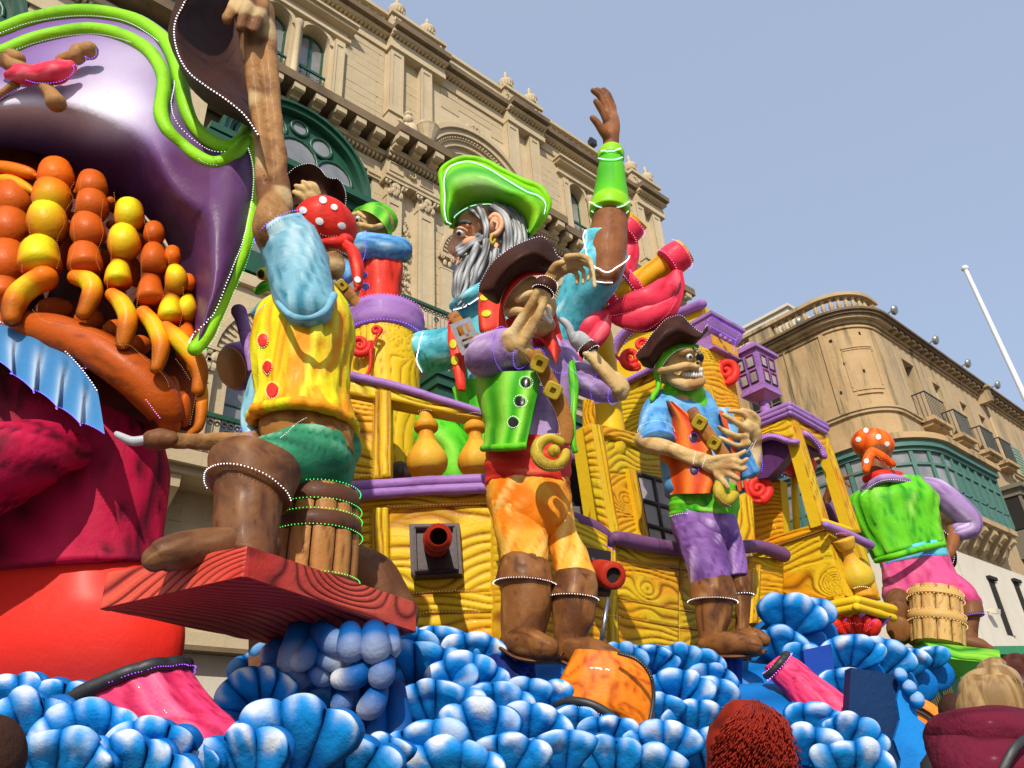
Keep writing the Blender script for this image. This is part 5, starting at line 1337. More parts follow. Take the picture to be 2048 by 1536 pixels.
m = MB(); m.prism([at(x,y,11.0) for x,y in ((1690,1236),(1720,1222),(1784,1232),(1770,1250),(1748,1270),(1740,1290),(1655,1290),(1660,1268))],HF*.4); flat('keel',m,PURP_I,ship)
m = MB()
for k in range(5): sweep(m,[(1700+k*8,1275,10.95,5),(1680+k*17,1262-6*math.sin(k*.8),10.85,10),(1672+k*20,1248-8*math.sin(k*.8),10.8,11)],10,4)
sh_ = sculpt('shell_ornament',m,REDO,ship,((.004,9),))
for q in ([(1668,1262),(1680,1252),(1696,1247),(1712,1246)],[(1712,1250),(1720,1247),(1730,1249)],[(1690,1276),(1710,1270)],[(1732,1262),(1742,1255)]): led([at(x,y,10.6) for x,y in q],'red',ship,4,1.1)
led([at(x,y,10.6) for x,y in ((1737,1250),(1745,1242),(1756,1240))],'blue',ship,4,1.2); led([at(x,y,10.6) for x,y in ((1690,1240),(1694,1237))],'blue',ship,3,1.2)
# ------------------------------------------------------------------ purple lantern on a post
ln = thing('lantern','purple carved lantern with small square panes standing on the canopy roof','lantern',at(1536,830,11.4))
YLn = 5.6; N0,N1 = atY(1511,697,YLn),atY(1529,765,YLn); N1 = np.array([N0[0],YLn,N1[2]])
wx0 = atY(1548,713,YLn)[0]-N0[0]; wy0 = atX(1463,724,N0[0])[1]-YLn
m = MB(); rows = []
H_ = N0[2]-N1[2]
for t,s in ((-.02,1.0),(0,1.0),(.5,.94),(1.0,.86),(1.03,.93),(1.12,.93),(1.13,.80),(1.26,.35),(1.3,.2)):
 z = N0[2]-H_*t; cxy = (N0[0]+wx0/2,YLn+wy0/2)
 rows.append([np.array([cxy[0]+a_*wx0/2*s,cxy[1]+b_*wy0/2*s,z]) for a_,b_ in ((-1,-1),(1,-1),(1,1),(-1,1))])
m.grid(rows,True,caps=True); bod = part('lantern_body',m,PURP,ln,angle=20)
m = MB(); rows = []
for dz,s in ((.02,1.22),(.08,1.22),(.1,1.15),(.3,.25)): rows.append([np.array([cxy[0]+a_*wx0/2*s,cxy[1]+b_*wy0/2*s,N0[2]+dz]) for a_,b_ in ((-1,-1),(1,-1),(1,1),(-1,1))])
m.grid(rows,True,caps=True); part('lantern_roof',m,PURP,ln,angle=20)
for face in (0,1):
 for i in range(2):
  for j in range(2):
   v0,v1 = .12+j*.43,.12+j*.43+.32; u0,u1 = .14+i*.42,.14+i*.42+.3
   def fp_(u,v):
    s = 1-.14*v
    if face: return np.array([cxy[0]+(u*2-1)*wx0/2*s,cxy[1]-wy0/2*s-.006,N0[2]-H_*v])
    return np.array([cxy[0]-wx0/2*s-.006,cxy[1]+(1-2*u)*wy0/2*s*1.0,N0[2]-H_*v])
   m = MB(); c4 = [fp_(u0,v0),fp_(u1,v0),fp_(u1,v1),fp_(u0,v1)]; m.prism(c4,(.02,0,0) if not face else (0,.02,0)); flat('pane',m,PANE,bod)
   m = MB(); e_ = np.array([-.012,0,0]) if not face else np.array([0,-.012,0])
   for a_,b_ in zip(c4,c4[1:]+c4[:1]): m.bar(a_+e_,b_+e_,.013,4)
   flat('pane_rim',m,PURP_I,bod)
   led([c4[0]+e_*2,c4[1]+e_*2],'red',ln,3,.8); led([c4[0]+e_*2,c4[3]+e_*2],'rose',ln,4,.7)
m = MB(); m.bar(np.array([cxy[0],cxy[1],N1[2]-.2]),np.array([cxy[0]+.05,cxy[1],at(1540,835,11.5)[2]-.15]),.085,14); part('lantern_post',m,PURP,ln)
led([np.array([cxy[0]-wx0/2*.9,cxy[1]+wy0/2*.6,N1[2]-H_*.14]),np.array([cxy[0]-wx0/2*.9,cxy[1]-wy0/2*.9,N1[2]-H_*.14]),np.array([cxy[0]+wx0/2*.6,cxy[1]-wy0/2*.9,N1[2]-H_*.14])],'violet',ln,3.5,1.4)
# ================================================================== helpers for figures
def dot(skin,px,py,r,mat,parent,name='white_dot',el=1.0,rot=0,thick=.012,n=14):
 c,nn = skin.hit(px,py,0.0)
 if c is None: return
 k = mpp(c); pts = []; a = math.radians(rot)
 for i in range(n):
  q = 2*math.pi*i/n; x,y = r*math.cos(q),r*el*math.sin(q)
  h,_ = skin.hit(px+x*math.cos(a)-y*math.sin(a),py+x*math.sin(a)+y*math.cos(a),0.0)
  if h is None or np.linalg.norm(h-c) > 4*r*k: return
  pts.append(h)
 m = MB(); up = [p+nn*thick*.6 for p in pts]; cen = c+nn*thick
 m.grid([pts+[pts[0]],up+[up[0]]]); o = len(m.v); m.add(up+[cen],[(i,(i+1) % n,n) for i in range(n)])
 return part(name,m,mat,parent)
def button(skin,px,py,r,mat,parent,color=None,name='button',el=1.0,rot=0,led_r=1.2,gap=5):
 o = dot(skin,px,py,r,mat,parent,name,el,rot,.028)
 if color and o:
  a = math.radians(rot); led([skin.hit(px+1.25*r*(math.cos(q)*math.cos(a)-el*math.sin(q)*math.sin(a)),py+1.25*r*(math.cos(q)*math.sin(a)+el*math.sin(q)*math.cos(a)),.015,5)[0] for q in np.linspace(0,6.283,15)],color,parent,gap,led_r)
 return o
def bone(mb,ctrl,**k): return sweep(mb,ctrl,k.get('n',10),k.get('sub',4))
BONE = mat_paint('aged_bone_paint',(.56,.37,.155),(.30,.13,.035),(.70,.54,.29),rough=.5,streak=(4,4,4),lo=.5,hi=.72,amt=.7,paper=.5)
BONE_D = mat_paint('brown_bone_paint',(.36,.18,.065),(.11,.036,.012),(.60,.44,.22),rough=.5,streak=(4,4,4),lo=.45,hi=.7,amt=.8,paper=.5)
BOOT = mat_paint('brown_boot_paint',(.17,.070,.028),(.075,.028,.014),(.26,.13,.06),rough=.38,streak=(3,3,3),lo=.42,hi=.68,amt=.85)
BOOTB = mat_paint('tan_boot_paint',(.215,.083,.024),(.07,.024,.010),(.33,.155,.055),rough=.38,streak=(3,3,2),lo=.42,hi=.68,amt=.85)
SKYB = mat_paint('pale_blue_shirt',(.19,.40,.50),(.035,.19,.27),(.46,.62,.66),rough=.45,streak=(3,3,5),lo=.45,hi=.7,amt=.7)
SKYB2 = mat_paint('sky_blue_shirt',(.14,.38,.66),(.03,.16,.44),(.48,.66,.80),rough=.42,streak=(3,3,5),lo=.45,hi=.7,amt=.8)
CYAN = mat_paint('turquoise_shirt',(.12,.52,.62),(.02,.20,.27),(.62,.82,.85),rough=.42,streak=(2.5,2.5,4),lo=.45,hi=.7,amt=.8)
YVEST = mat_paint('yellow_vest_paint',(.66,.62,.01),(.72,.27,.008),(.82,.80,.06),rough=.42,streak=(5,5,1.2),lo=.44,hi=.56,amt=1.0)
TEAL = mat_paint('teal_breeches',(.035,.24,.115),(.012,.09,.05),(.24,.47,.33),rough=.42,streak=(2,2,5),lo=.5,hi=.75)
REDB = mat_paint('red_scarf',(.68,.03,.018),(.36,.01,.01),(.85,.14,.08),rough=.38,streak=(3,3,3),lo=.5,hi=.75)
DOTW = mat_plain('white_dot_paint',(.80,.78,.76),.45,c2=(.72,.70,.70))
HATB = mat_paint('dark_brown_felt',(.048,.015,.009),(.022,.008,.006),(.10,.04,.025),rough=.55,streak=(3,3,3),lo=.45,hi=.7)
STEEL = mat_paint('silver_hook',(.42,.43,.44),(.20,.20,.22),(.66,.67,.68),rough=.25,streak=(4,4,4))
LILAC = mat_paint('lilac_shirt',(.36,.23,.46),(.20,.10,.28),(.62,.50,.70),rough=.42,streak=(2.5,2.5,4),lo=.48,hi=.72)
GOLDP = mat_paint('old_gold_buckle',(.46,.33,.028),(.26,.15,.012),(.60,.48,.08),rough=.36,streak=(5,5,5))
LEATH = mat_paint('tan_leather_strap',(.32,.13,.025),(.14,.05,.012),(.46,.24,.06),rough=.42,streak=(4,4,4))
BLKB = mat_plain('black_button',(.012,.012,.014),.3)
# ================================================================== giant captain at the left edge
HG = 5.0
gc = at(150,1390,HG)
gp = thing('giant_captain','giant pirate seen from behind in a purple hat with green trim and orange beaded braids','carnival figure',(gc[0]-.6,gc[1]+.2,0))
HATP = mat_paint('purple_hat_painted_light',(.19,.085,.30),(.045,.010,.035),(.84,.80,.90),(.085,.022,.075),rough=.27,streak=(.8,.8,.8),lo=.75,hi=.95,paper=.25)  # purple ground; sunlit white and shaded plum are painted over it
GTRIM = mat_paint('acid_green_trim',(.22,.62,.004),(.03,.24,.01),(.36,.72,.03),rough=.38,streak=(2,2,2),lo=.5,hi=.75)
A_ = [(-260,150),(-140,85),(0,45),(60,26),(137,12),(205,12),(273,27),(325,56),(352,90),(370,150),(380,205),(392,242),(420,274),(458,287),(480,280),(500,268),(514,292),(521,342),(513,410),(506,470),(488,535),(455,606),(428,672),(405,702),(388,708)]
B_ = [(-260,330),(-140,318),(0,318),(50,320),(100,330),(150,346),(185,364),(215,378),(245,394),(268,412),(290,430),(308,448),(322,466),(334,484),(344,505),(350,522),(356,540),(362,560),(368,582),(373,604),(377,626),(380,646),(383,664),(384,680),(385,694)]
A_ = cr(np.array(A_,float),5); B_ = cr(np.array(B_,float),5); nS = len(A_); nV = 34
HH = lambda s,v: 4.5-.40*math.sin(math.pi*min(1,v*.85))+1.7*max(0,v-.60)**1.2-.10*s
G = []; PG = []
for i in range(nS):
 s = i/(nS-1); row = []; pr = []
 for j in range(nV+1):
  v = j/nV; q = A_[i]*(1-v)+B_[i]*v; row.append(at(q[0],q[1],HH(s,v)))
  hl = math.exp(-(((q[0]-215)/105)**2+((q[1]-215)/72)**2)*1.3)+.9*math.exp(-(((q[0]-30)/110)**2+((q[1]-215)/45)**2)*1.2)+.30*math.exp(-(((q[0]-445+ (q[1]-420)*.17)/14)**2+((q[1]-430)/110)**2))+.35*math.exp(-(((q[0]-250)/130)**2+((q[1]-110)/45)**2))  # sunlit patches of the brim put into the colour
  dk = float(sstep(q[1]+(q[0]-150)*.02,255,330))*(1 if q[0] < 420 else .8)  # form shade of the undercut lower brim put into the colour
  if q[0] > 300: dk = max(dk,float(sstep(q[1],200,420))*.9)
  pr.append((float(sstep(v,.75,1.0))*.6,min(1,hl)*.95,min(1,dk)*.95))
 G.append(row); PG.append(pr)
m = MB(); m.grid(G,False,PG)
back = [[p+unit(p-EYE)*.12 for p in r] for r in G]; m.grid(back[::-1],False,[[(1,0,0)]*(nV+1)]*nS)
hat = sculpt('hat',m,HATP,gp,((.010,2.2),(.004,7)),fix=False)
def edge_tube(path,r,H,name='hat_trim',n=12,mat=GTRIM,par=hat):
 m = MB(); sweep(m,[(x,y,H(x,y) if callable(H) else H,r) for x,y in path],n,5,paint=lambda t,th,p: (max(0,math.sin(th))*.9*0+max(0,-math.cos(th)-.55)*1.5,max(0,-math.sin(th)-.3)*.8,0)); return sculpt(name,m,mat,par,((.008,4),))
hk = Skin([hat])
def hatH(x,y):
 h = hk.hit(x,y,.03)[0]
 if h is not None: hatH.last = hof(h)
 return hatH.last
hatH.last = 4.4
rimH = lambda x,y: hof(hk.hit(x+(-8 if x > 330 else 0),y+14,.0)[0]) if hk.hit(x+(-8 if x > 330 else 0),y+14,.0)[0] is not None else 4.42
edge_tube([(-200,130),(-100,90),(0,62),(60,40),(137,26),(205,26),(268,41),(318,70),(342,102),(360,160),(370,212),(388,252),(420,282),(455,295),(478,287),(492,270),(496,256)],15,rimH)
edge_tube([(-200,175),(-100,135),(0,108),(68,80),(137,64),(191,60),(250,74),(297,102),(322,138),(328,172),(321,219),(335,260),(369,294),(410,322),(441,326),(472,306),(492,285),(507,300),(514,342),(507,410),(494,478),(473,535),(443,604),(412,668),(390,698)],14,hatH)
hk2 = Skin([hat])
def offl(path,H):
 return [(lambda h: h if h is not None else at(x,y,H))(hk2.hit(x,y,.035)[0]) for x,y in cr(np.array(path,float),8)]
led(offl([(0,76),(60,54),(137,41),(205,41),(262,54),(318,92),(340,130),(344,172),(338,215),(349,252),(380,284),(418,308),(452,312),(478,298)],4.26),'white',gp,5.5,1.5)
led(offl([(0,122),(68,96),(137,80),(200,77),(262,92),(300,112)],4.18),'white',gp,5,1.2)
led(offl([(372,215),(392,262),(425,296),(458,306),(482,297),(492,284)],4.2),'white',gp,6,1.2)
led(offl([(492,300),(500,342),(495,400),(478,478),(456,535),(428,604),(402,664),(388,690)],4.1),'white',gp,7,1.9)
led(offl([(510,470),(488,540),(458,606),(430,676),(405,704),(386,712)],4.3),'green',gp,6,1.8)
led(offl([(372,300),(405,332),(440,340)],4.2),'white',gp,6,1.0)
# emblem: crossed bones tied with a pink cloth
m = MB(); He = 4.02
for c in ([(125,122,He,13),(150,115,He,15),(160,102,He,17)],[(150,108,He,12),(178,100,He,18)],[(80,165,He,10),(100,185,He,13),(112,205,He,19)],[(60,140,He,12),(25,132,He,14),(10,122,He,16)],[(35,118,He,14),(22,112,He,14)],[(30,170,He+.02,9),(0,190,He+.04,9),(-40,215,He+.05,12)]): sweep(m,c,12,4)
em = sculpt('bone_emblem',m,BONE_D,gp,((.01,6),))
m = MB(); sweep(m,[(18,150,He-.04,10),(45,148,He-.05,22),(75,150,He-.05,16),(110,146,He-.05,24),(142,135,He-.04,12)],16,5,(.25,1,3)); sweep(m,[(30,135,He-.08,7),(65,138,He-.08,8),(80,134,He-.08,7),(120,126,He-.08,8)],10,4)
sculpt('emblem_cloth',m,PINK,em,((.008,8),))
led([at(x,y,He-.16) for x,y in cr(np.array([(52,160),(75,166),(110,165),(135,156),(148,140),(146,130),(160,131),(172,122),(170,112),(180,118),(192,110),(192,98)],float),4)],'violet',gp,5,1.6)
led([at(x,y,He-.1) for x,y in ((0,198),(20,186),(38,176))],'violet',gp,5,1.5)
# mass of hair under the hat,braids,bottom roll
HAIR = mat_paint('dark_russet_hair',(.10,.014,.004),(.02,.005,.003),(.45,.09,.012),rough=.4,streak=(3,3,3),lo=.4,hi=.7)
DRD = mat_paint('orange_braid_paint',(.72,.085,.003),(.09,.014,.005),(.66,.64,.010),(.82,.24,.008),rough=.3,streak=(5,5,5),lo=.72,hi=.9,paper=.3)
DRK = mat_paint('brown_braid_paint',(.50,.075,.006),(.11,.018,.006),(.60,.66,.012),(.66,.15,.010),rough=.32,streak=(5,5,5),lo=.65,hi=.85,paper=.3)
m = MB(); loft(m,[(-420,320,200,350,5.0),(-430,400,300,440,5.0),(-430,520,365,560,5.0),(-430,650,395,700,5.0),(-380,760,405,800,5.0),(-200,830,390,860,5.05)],48,6,(.05,2.2,3),3,(.3,.2),flat=.26)
sculpt('hair',m,HAIR,gp,((.02,4),))
def braid(beads,tip,Hb,mat=DRD,yel=(),tipy=True,label=None):
 """beads: (x,y,r) centres with necks between; tip: path of the curl"""
 c = []
 for i,(x,y,r) in enumerate(beads):
  if i: 
   px,py,pr_ = beads[i-1]; f = pr_/(pr_+r); c.append((px+(x-px)*f,py+(y-py)*f,Hb-.02,min(r,pr_)*.70))
  c += [(x,y-r*.5,Hb-.06,r*.88),(x,y+r*.22,Hb-.07,r*1.0)]
 yy = list(yel)
 m = MB(); tot = len(beads)
 tops = [(b[1],b[2]) for b in beads]
 y0,y1 = c[0][1],c[-1][1]
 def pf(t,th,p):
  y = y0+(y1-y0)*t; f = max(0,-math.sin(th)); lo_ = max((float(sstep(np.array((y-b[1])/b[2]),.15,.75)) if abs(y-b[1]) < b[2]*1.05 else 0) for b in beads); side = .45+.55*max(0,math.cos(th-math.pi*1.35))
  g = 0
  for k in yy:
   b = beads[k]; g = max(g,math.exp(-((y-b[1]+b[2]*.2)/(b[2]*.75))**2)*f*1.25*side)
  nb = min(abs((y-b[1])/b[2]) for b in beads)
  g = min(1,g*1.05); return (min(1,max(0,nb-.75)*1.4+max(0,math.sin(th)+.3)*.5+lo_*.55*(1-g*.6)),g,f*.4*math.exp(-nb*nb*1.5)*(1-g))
 sweep(m,c,20,4,paint=pf,cap=(.8,.5))
 o = sculpt('braid',m,mat,gp,((.008,6),),label=label)
 if tip:
  m = MB(); sweep(m,[(x,y,Hb-.08,r) for x,y,r in tip],16,6,paint=lambda t,th,p: (float(sstep(t,.55,.8))*.9+max(0,math.sin(th))*.4,math.exp(-((t-.36)/.2)**2)*max(0,-math.sin(th)+.45)*(1.0 if tipy else .3),.5*max(0,-math.sin(th))))
  sculpt('braid_tip',m,DRD,o,((.006,6),))
 return o
braid([(28,408,38),(20,462,40),(14,535,44),(8,590,36)],None,4.42,DRK)
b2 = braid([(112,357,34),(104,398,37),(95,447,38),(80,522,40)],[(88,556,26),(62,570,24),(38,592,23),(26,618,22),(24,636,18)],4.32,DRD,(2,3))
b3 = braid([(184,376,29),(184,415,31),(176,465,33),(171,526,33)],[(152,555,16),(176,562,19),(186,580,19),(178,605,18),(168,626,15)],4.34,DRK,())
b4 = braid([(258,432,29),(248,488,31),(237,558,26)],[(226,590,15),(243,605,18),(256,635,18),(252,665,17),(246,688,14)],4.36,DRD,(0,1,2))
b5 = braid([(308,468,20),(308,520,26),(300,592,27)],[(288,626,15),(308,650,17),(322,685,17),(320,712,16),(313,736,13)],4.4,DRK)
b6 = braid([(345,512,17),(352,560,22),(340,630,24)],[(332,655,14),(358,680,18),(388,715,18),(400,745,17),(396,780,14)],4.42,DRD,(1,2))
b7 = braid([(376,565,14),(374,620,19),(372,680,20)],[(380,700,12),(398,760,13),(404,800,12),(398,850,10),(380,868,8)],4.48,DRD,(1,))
for pth,yl in (([(-40,330,10),(20,338,15),(60,348,12),(72,352,5)],0),([(-40,372,10),(15,362,14),(50,375,12),(66,384,6)],1),([(-40,400,12),(10,388,12),(40,388,8)],0)):
 m = MB(); sweep(m,[(x,y,4.3,r) for x,y,r in pth],12,5,paint=lambda t,th,p: (max(0,math.sin(th))*.7,yl*max(0,-math.sin(th)),.8*max(0,-math.sin(th)))); sculpt('hair_strand',m,DRD,gp,((.005,7),))
for (x,y,rx,ry,H) in ((148,386,12,12,4.5),(144,432,13,9,4.5),(130,500,14,32,4.55),(222,405,10,12,4.5),(222,450,9,9,4.5),(207,515,14,17,4.55),(284,485,12,14,4.55),(270,545,13,30,4.55),(328,585,14,28,4.55),(110,622,36,28,4.62),(178,642,30,26,4.62),(230,660,24,22,4.62),(280,690,22,20,4.6),(330,620,16,26,4.55),(345,790,14,40,4.62),(370,820,12,34,4.62),(368,700,16,24,4.6),(352,840,10,26,4.6)):
 m = MB(); eblob(m,x,y,H,rx,ry,0,1,12,8,paint=lambda c,q: (max(0,math.sin(q))*.6+max(0,-c)*.6,0,.4)); sculpt('braid_knot',m,DRK,gp,((.006,7),))
m = MB(); sweep(m,[(-60,640,4.5,26),(60,655,4.42,34),(150,680,4.4,40),(230,725,4.42,42),(300,780,4.5,44),(334,825,4.58,36),(338,850,4.62,20)],24,6,(.08,2.5,2,2),4,paint=lambda t,th,p: (min(1,.30+p[0]*.7+max(0,math.sin(th+.5))*.7),0,max(0,-math.sin(th))*.25)); roll = sculpt('hair_roll',m,DRK,gp,((.01,4),))
for q in ([(82,352),(76,372),(82,385),(66,402),(62,425),(58,452),(62,490),(46,520),(44,545)],[(148,365),(140,382),(146,398),(128,426),(128,450),(114,480),(120,510),(112,540)],[(163,355),(157,390),(146,445),(150,490),(140,530),(152,555)],[(206,400),(202,440),(206,470),(192,512),(200,540)],[(228,385),(232,440),(222,470),(222,520),(214,560),(220,590),(236,625),(236,680),(250,697)],[(288,440),(300,495),(284,520),(282,570),(274,620),(300,650),(306,735)],[(330,490),(338,530),(325,600),(322,650)],[(366,575),(366,620),(354,670)],[(65,620),(90,642),(140,652),(195,668),(234,688),(262,692),(292,720),(300,718)],[(320,742),(334,760),(338,775)],[(352,718),(368,740),(380,760)],[(392,790),(384,830),(380,850)]):
 led([at(x,y,4.16) for x,y in cr(np.array(q,float),5)],'amber',gp,5,.9)
# blue ruffled collar
m = MB(); BLU = mat_paint('blue_ruffle',(.055,.22,.46),(.02,.09,.22),(.68,.72,.74),rough=.42,streak=(2,2,2),lo=.6,hi=.85)
top = cr(np.array([(-240,640),(-120,630),(0,644),(55,656),(105,682),(150,722),(180,760),(196,784)],float),18); bot = cr(np.array([(-240,720),(-120,700),(0,728),(40,762),(85,792),(128,824),(168,850),(204,868)],float),18)
G = []; PG = []; nS = len(top); al_ = np.concatenate([[0],np.cumsum(np.linalg.norm(np.diff(top,axis=0),axis=1))])
for i in range(nS):
 s = al_[i]/al_[-1]; ph = s*2*math.pi*8; row = []; pr = []
 for j in range(15):
  v = j/14; q = top[i]*(1-v)+bot[i]*v; q = q+np.array([10*math.sin(ph+.6),9*math.sin(ph)])*v
  row.append(at(q[0],q[1],4.33+.03*s-(.05*math.sin(ph+.4)+.10)*v)); pr.append(((1-v)*.5,(math.sin(ph-.9)*.5+.5)**1.5*sstep(v,.15,.6)*.95,0))
 G.append(row); PG.append(pr)
m.grid(G,False,PG); m.grid([[p+unit(p-EYE)*.05 for p in r] for r in G][::-1],False,[[(.4,0,0)]*15]*nS); sculpt('collar',m,BLU,gp,((.004,6),),fix=False)
led([r[0]-unit(r[0]-EYE)*.03 for r in G],'white',gp,6.5,2.0); led([r[-1]-unit(r[-1]-EYE)*.02 for r in G],'violet',gp,6,1.7)
# crimson coat,sleeve,red tunic
CRIM = mat_paint('crimson_coat',(.42,.005,.042),(.045,.002,.010),(.58,.015,.075),rough=.5,streak=(3.2,3.2,.8),lo=.47,hi=.66,amt=.95)
SCAR = mat_paint('scarlet_tunic',(.72,.022,.012),(.30,.008,.008),(.74,.05,.02),rough=.45,streak=(1.2,1.2,1.2),lo=.6,hi=.9,paper=.2)
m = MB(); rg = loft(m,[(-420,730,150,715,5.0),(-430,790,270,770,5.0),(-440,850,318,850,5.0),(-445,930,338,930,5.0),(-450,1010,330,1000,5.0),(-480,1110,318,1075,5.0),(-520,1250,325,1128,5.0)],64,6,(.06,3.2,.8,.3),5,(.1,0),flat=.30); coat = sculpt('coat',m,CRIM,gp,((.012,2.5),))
led(Skin([coat]).line([(0,1198),(60,1172),(120,1148),(190,1133),(260,1131),(288,1131)],3,.03),'violet',gp,6.5,1.9)
m = MB(); sweep(m,[(-260,1010,4.2,130),(-120,970,4.2,112),(0,930,4.28,88),(90,905,4.42,66),(140,905,4.55,40)],40,6,(.10,2.6,2.2,3),8,paint=lambda t,th,p: (min(1,p[0]+max(0,math.sin(th+.3))),p[1],0)); sculpt('sleeve',m,CRIM,gp,((.015,3),))
led([at(x,y,4.4) for x,y in cr(np.array([(160,735),(200,742),(245,760),(285,792),(312,826),(320,836)],float),6)],'magenta',gp,5.5,1.6)
m = MB(); loft(m,[(-500,1210,310,1080,5.05),(-510,1270,340,1160,5.05),(-520,1330,366,1247,5.05),(-520,1390,358,1327,5.05),(-520,1480,350,1400,5.05)],56,6,(.03,1.8,1.2),6,flat=.28,paint=lambda t,th,p: (float(sstep(t,.55,.85))*.9,0,0)); sculpt('tunic',m,SCAR,gp,((.012,2.5),))
# ================================================================== red plank and the wave that carries it
Cp = at(495,1092,3.5); zp = Cp[2]; Lp = atZ(218,1152,zp); Rp = atZ(832,1212,zp)
pk = thing('plank','thick red carved plank jutting towards the viewer on top of a blue wave','plank',Cp+(Rp-Cp)*.5+(Lp-Cp)*.5-(0,0,.2))
th_ = .145
def worldpl(o,ax,ay):
 o,ax,ay = [np.asarray(k,float) for k in (o,ax,ay)]
def wcarved(name,P00,P10,P01,P11,**k):
 """carved board from four world corners: drawn through its own bilinear map"""
 return carved(name,[(0,0),(1000,0)],[(0,1000),(1000,1000)],lambda u,v: (P00*(1-u/1000)+P10*u/1000)*(1-v/1000)+(P01*(1-u/1000)+P11*u/1000)*v/1000,**k)
dz = np.array([0,0,th_]); L2 = Lp+(Lp-Cp)*.02
wcarved('plank_edge',L2+(0,0,.02),Cp,L2-dz-(0,0,.02),Cp-dz,thick=.05,mat=M_RED,parent=pk,seed=101,freq=80,warp=.9,res=6,depth=.007)
wcarved('plank_edge',Cp,Rp+(0,0,.02),Cp-dz,Rp-dz*1.1,thick=.05,mat=M_RED,parent=pk,seed=103,freq=85,warp=1.1,res=4,depth=.007,label='darker right edge of the red plank')
Fp = Lp+(Rp-Cp)*1.0
wcarved('plank_underside',L2-dz-(0,0,.015),Fp-dz-(0,0,.01),Cp-dz-(0,0,.002),Rp-dz*1.1,thick=.03,mat=M_RED,parent=pk,seed=105,freq=75,warp=.7,res=5,depth=.007)
m = MB(); m.add([L2-(0,0,.01),Cp-(0,0,.012),Rp-(0,0,.01),Fp-(0,0,.01)],[(0,1,2,3)]); flat('plank_top',m,M_RED,pk)
# ================================================================== barrel that carries the left skeleton
def barrel(name,px0,py0,px1,py1,H,r0,r1,label,group,mat,hoopm,hoops,ledc,bulge=.06,n=11,stave_seed=1,rot=0,rimn=None):
 a,b = at(px0,py0,H),at(px1,py1,H); ax = b-a; L = np.linalg.norm(ax); ax /= L; k0,k1 = r0*mpp(a),r1*mpp(b)
 u = unit(np.cross(ax,HF)); w_ = np.cross(ax,u)
 t = thing(name,label,'barrel',a,group)
 rad = lambda s: (k0*(1-s)+k1*s)*(1+bulge*math.sin(math.pi*s))
 rs = random.Random(stave_seed)
 for i in range(n):
  a0,a1 = 2*math.pi*i/n+.02,2*math.pi*(i+1)/n-.02; G = []; PG = []
  for j in range(25):
   s = j/24; row = []; pr = []
   for q in range(9):
    f = q/8; an = a0+(a1-a0)*f; hh = float(grain(np.array(s*L*1.0+i*3.3),np.array((f-.5)*(a1-a0)*k0+i*.7),stave_seed+i,60,.5)); e = min(f,1-f)*4
    R_ = rad(s)*(1+.05*min(1,e)+.01*(i % 2))+.008*hh
    row.append(a+ax*L*s+(u*math.cos(an)+w_*math.sin(an))*R_); pr.append((min(1,(1-float(sstep(np.array(hh),.15,.55)))*.75+max(0,.5-e)),rs.random()*.25,.4*(i % 2)))
   G.append(row); PG.append(pr)
  m = MB(); m.grid(G,False,PG); inn = [[a+ax*L*s/24+(p-a-ax*L*s/24)*.86 for p in r] for s,r in enumerate(G)]; m.grid([[r[0],i2[0]] for r,i2 in zip(G,inn)],False,[[(.8,0,0)]*2]*25); m.grid([[r[-1],i2[-1]] for r,i2 in zip(G,inn)],False,[[(.8,0,0)]*2]*25)
  part('stave',m,mat,t)
 m = MB(); m.lathe(a+ax*L*.02,[(k0*.9,0),(k0*.9,.02),(k1*.9,L*.96)],24,ax); part('barrel_core',m,mat,t)
 for s0,s1 in hoops:
  m = MB(); m.lathe(a,[(rad(s0)*1.08,L*s0),(rad(s0)*1.15,L*(s0*.8+s1*.2)),(rad(s1)*1.15,L*(s0*.2+s1*.8)),(rad(s1)*1.08,L*s1)],40,ax); sculpt('hoop',m,hoopm,t,((.006,8),),50)
  for s in ([s0,s1] if ledc else []): led([a+ax*L*s+(u*math.cos(q)+w_*math.sin(q))*(rad(s)*1.13+.008) for q in np.linspace(0,6.283,90)],ledc,t,6.5,1.7)
 return t
HOOPB = mat_paint('dark_hoop_paint',(.10,.038,.02),(.05,.018,.010),(.17,.08,.045),rough=.35)
barrel('barrel',624,1178,642,988,4.35,80,67,'brown barrel with green light hoops standing on the red plank','painted barrels',M_BRN,HOOPB,[(.80,1.0),(.52,.69),(-.02,.06)],'green',stave_seed=3)
# ================================================================== skeleton in the yellow vest
HK = 4.3
sy = thing('skeleton_pirate','skeleton pirate in yellow vest and teal breeches with one boot on the red plank','carnival figure',at(640,1165,HK),'skeleton pirates')
m = MB()
for c in ([(532,408,4.05,19),(524,300,4.0,17),(512,180,3.95,17),(500,90,3.9,19),(490,10,3.86,24)],[(566,412,4.08,20),(558,320,4.05,16),(548,220,4.0,16),(538,110,3.95,18),(525,20,3.9,22)],[(548,400,4.1,20),(540,250,4.08,9),(520,60,3.97,20),(505,-40,3.9,34),(500,-80,3.9,34)],
  [(548,395,4.05,26),(546,440,4.05,37),(548,472,4.07,38),(575,500,4.15,34),(600,540,4.25,30)],
  [(668,535,4.5,24),(660,500,4.55,22),(650,480,4.55,36)],[(650,470,4.5,44),(656,450,4.5,46)],
  [(520,870,4.25,14),(470,878,4.15,15),(410,880,4.05,13),(350,878,3.95,14),(330,879,3.93,18)],[(520,884,4.25,11),(430,893,4.1,9),(350,890,3.95,10)]): sweep(m,c,16,5)
for c in ([(495,-30,3.85,14),(470,10,3.75,13),(455,40,3.72,11)],[(515,-30,3.85,14),(492,20,3.72,13),(480,55,3.7,11)],[(535,-30,3.9,12),(520,30,3.78,11),(508,62,3.75,10)]): sweep(m,c,10,4)
m = m
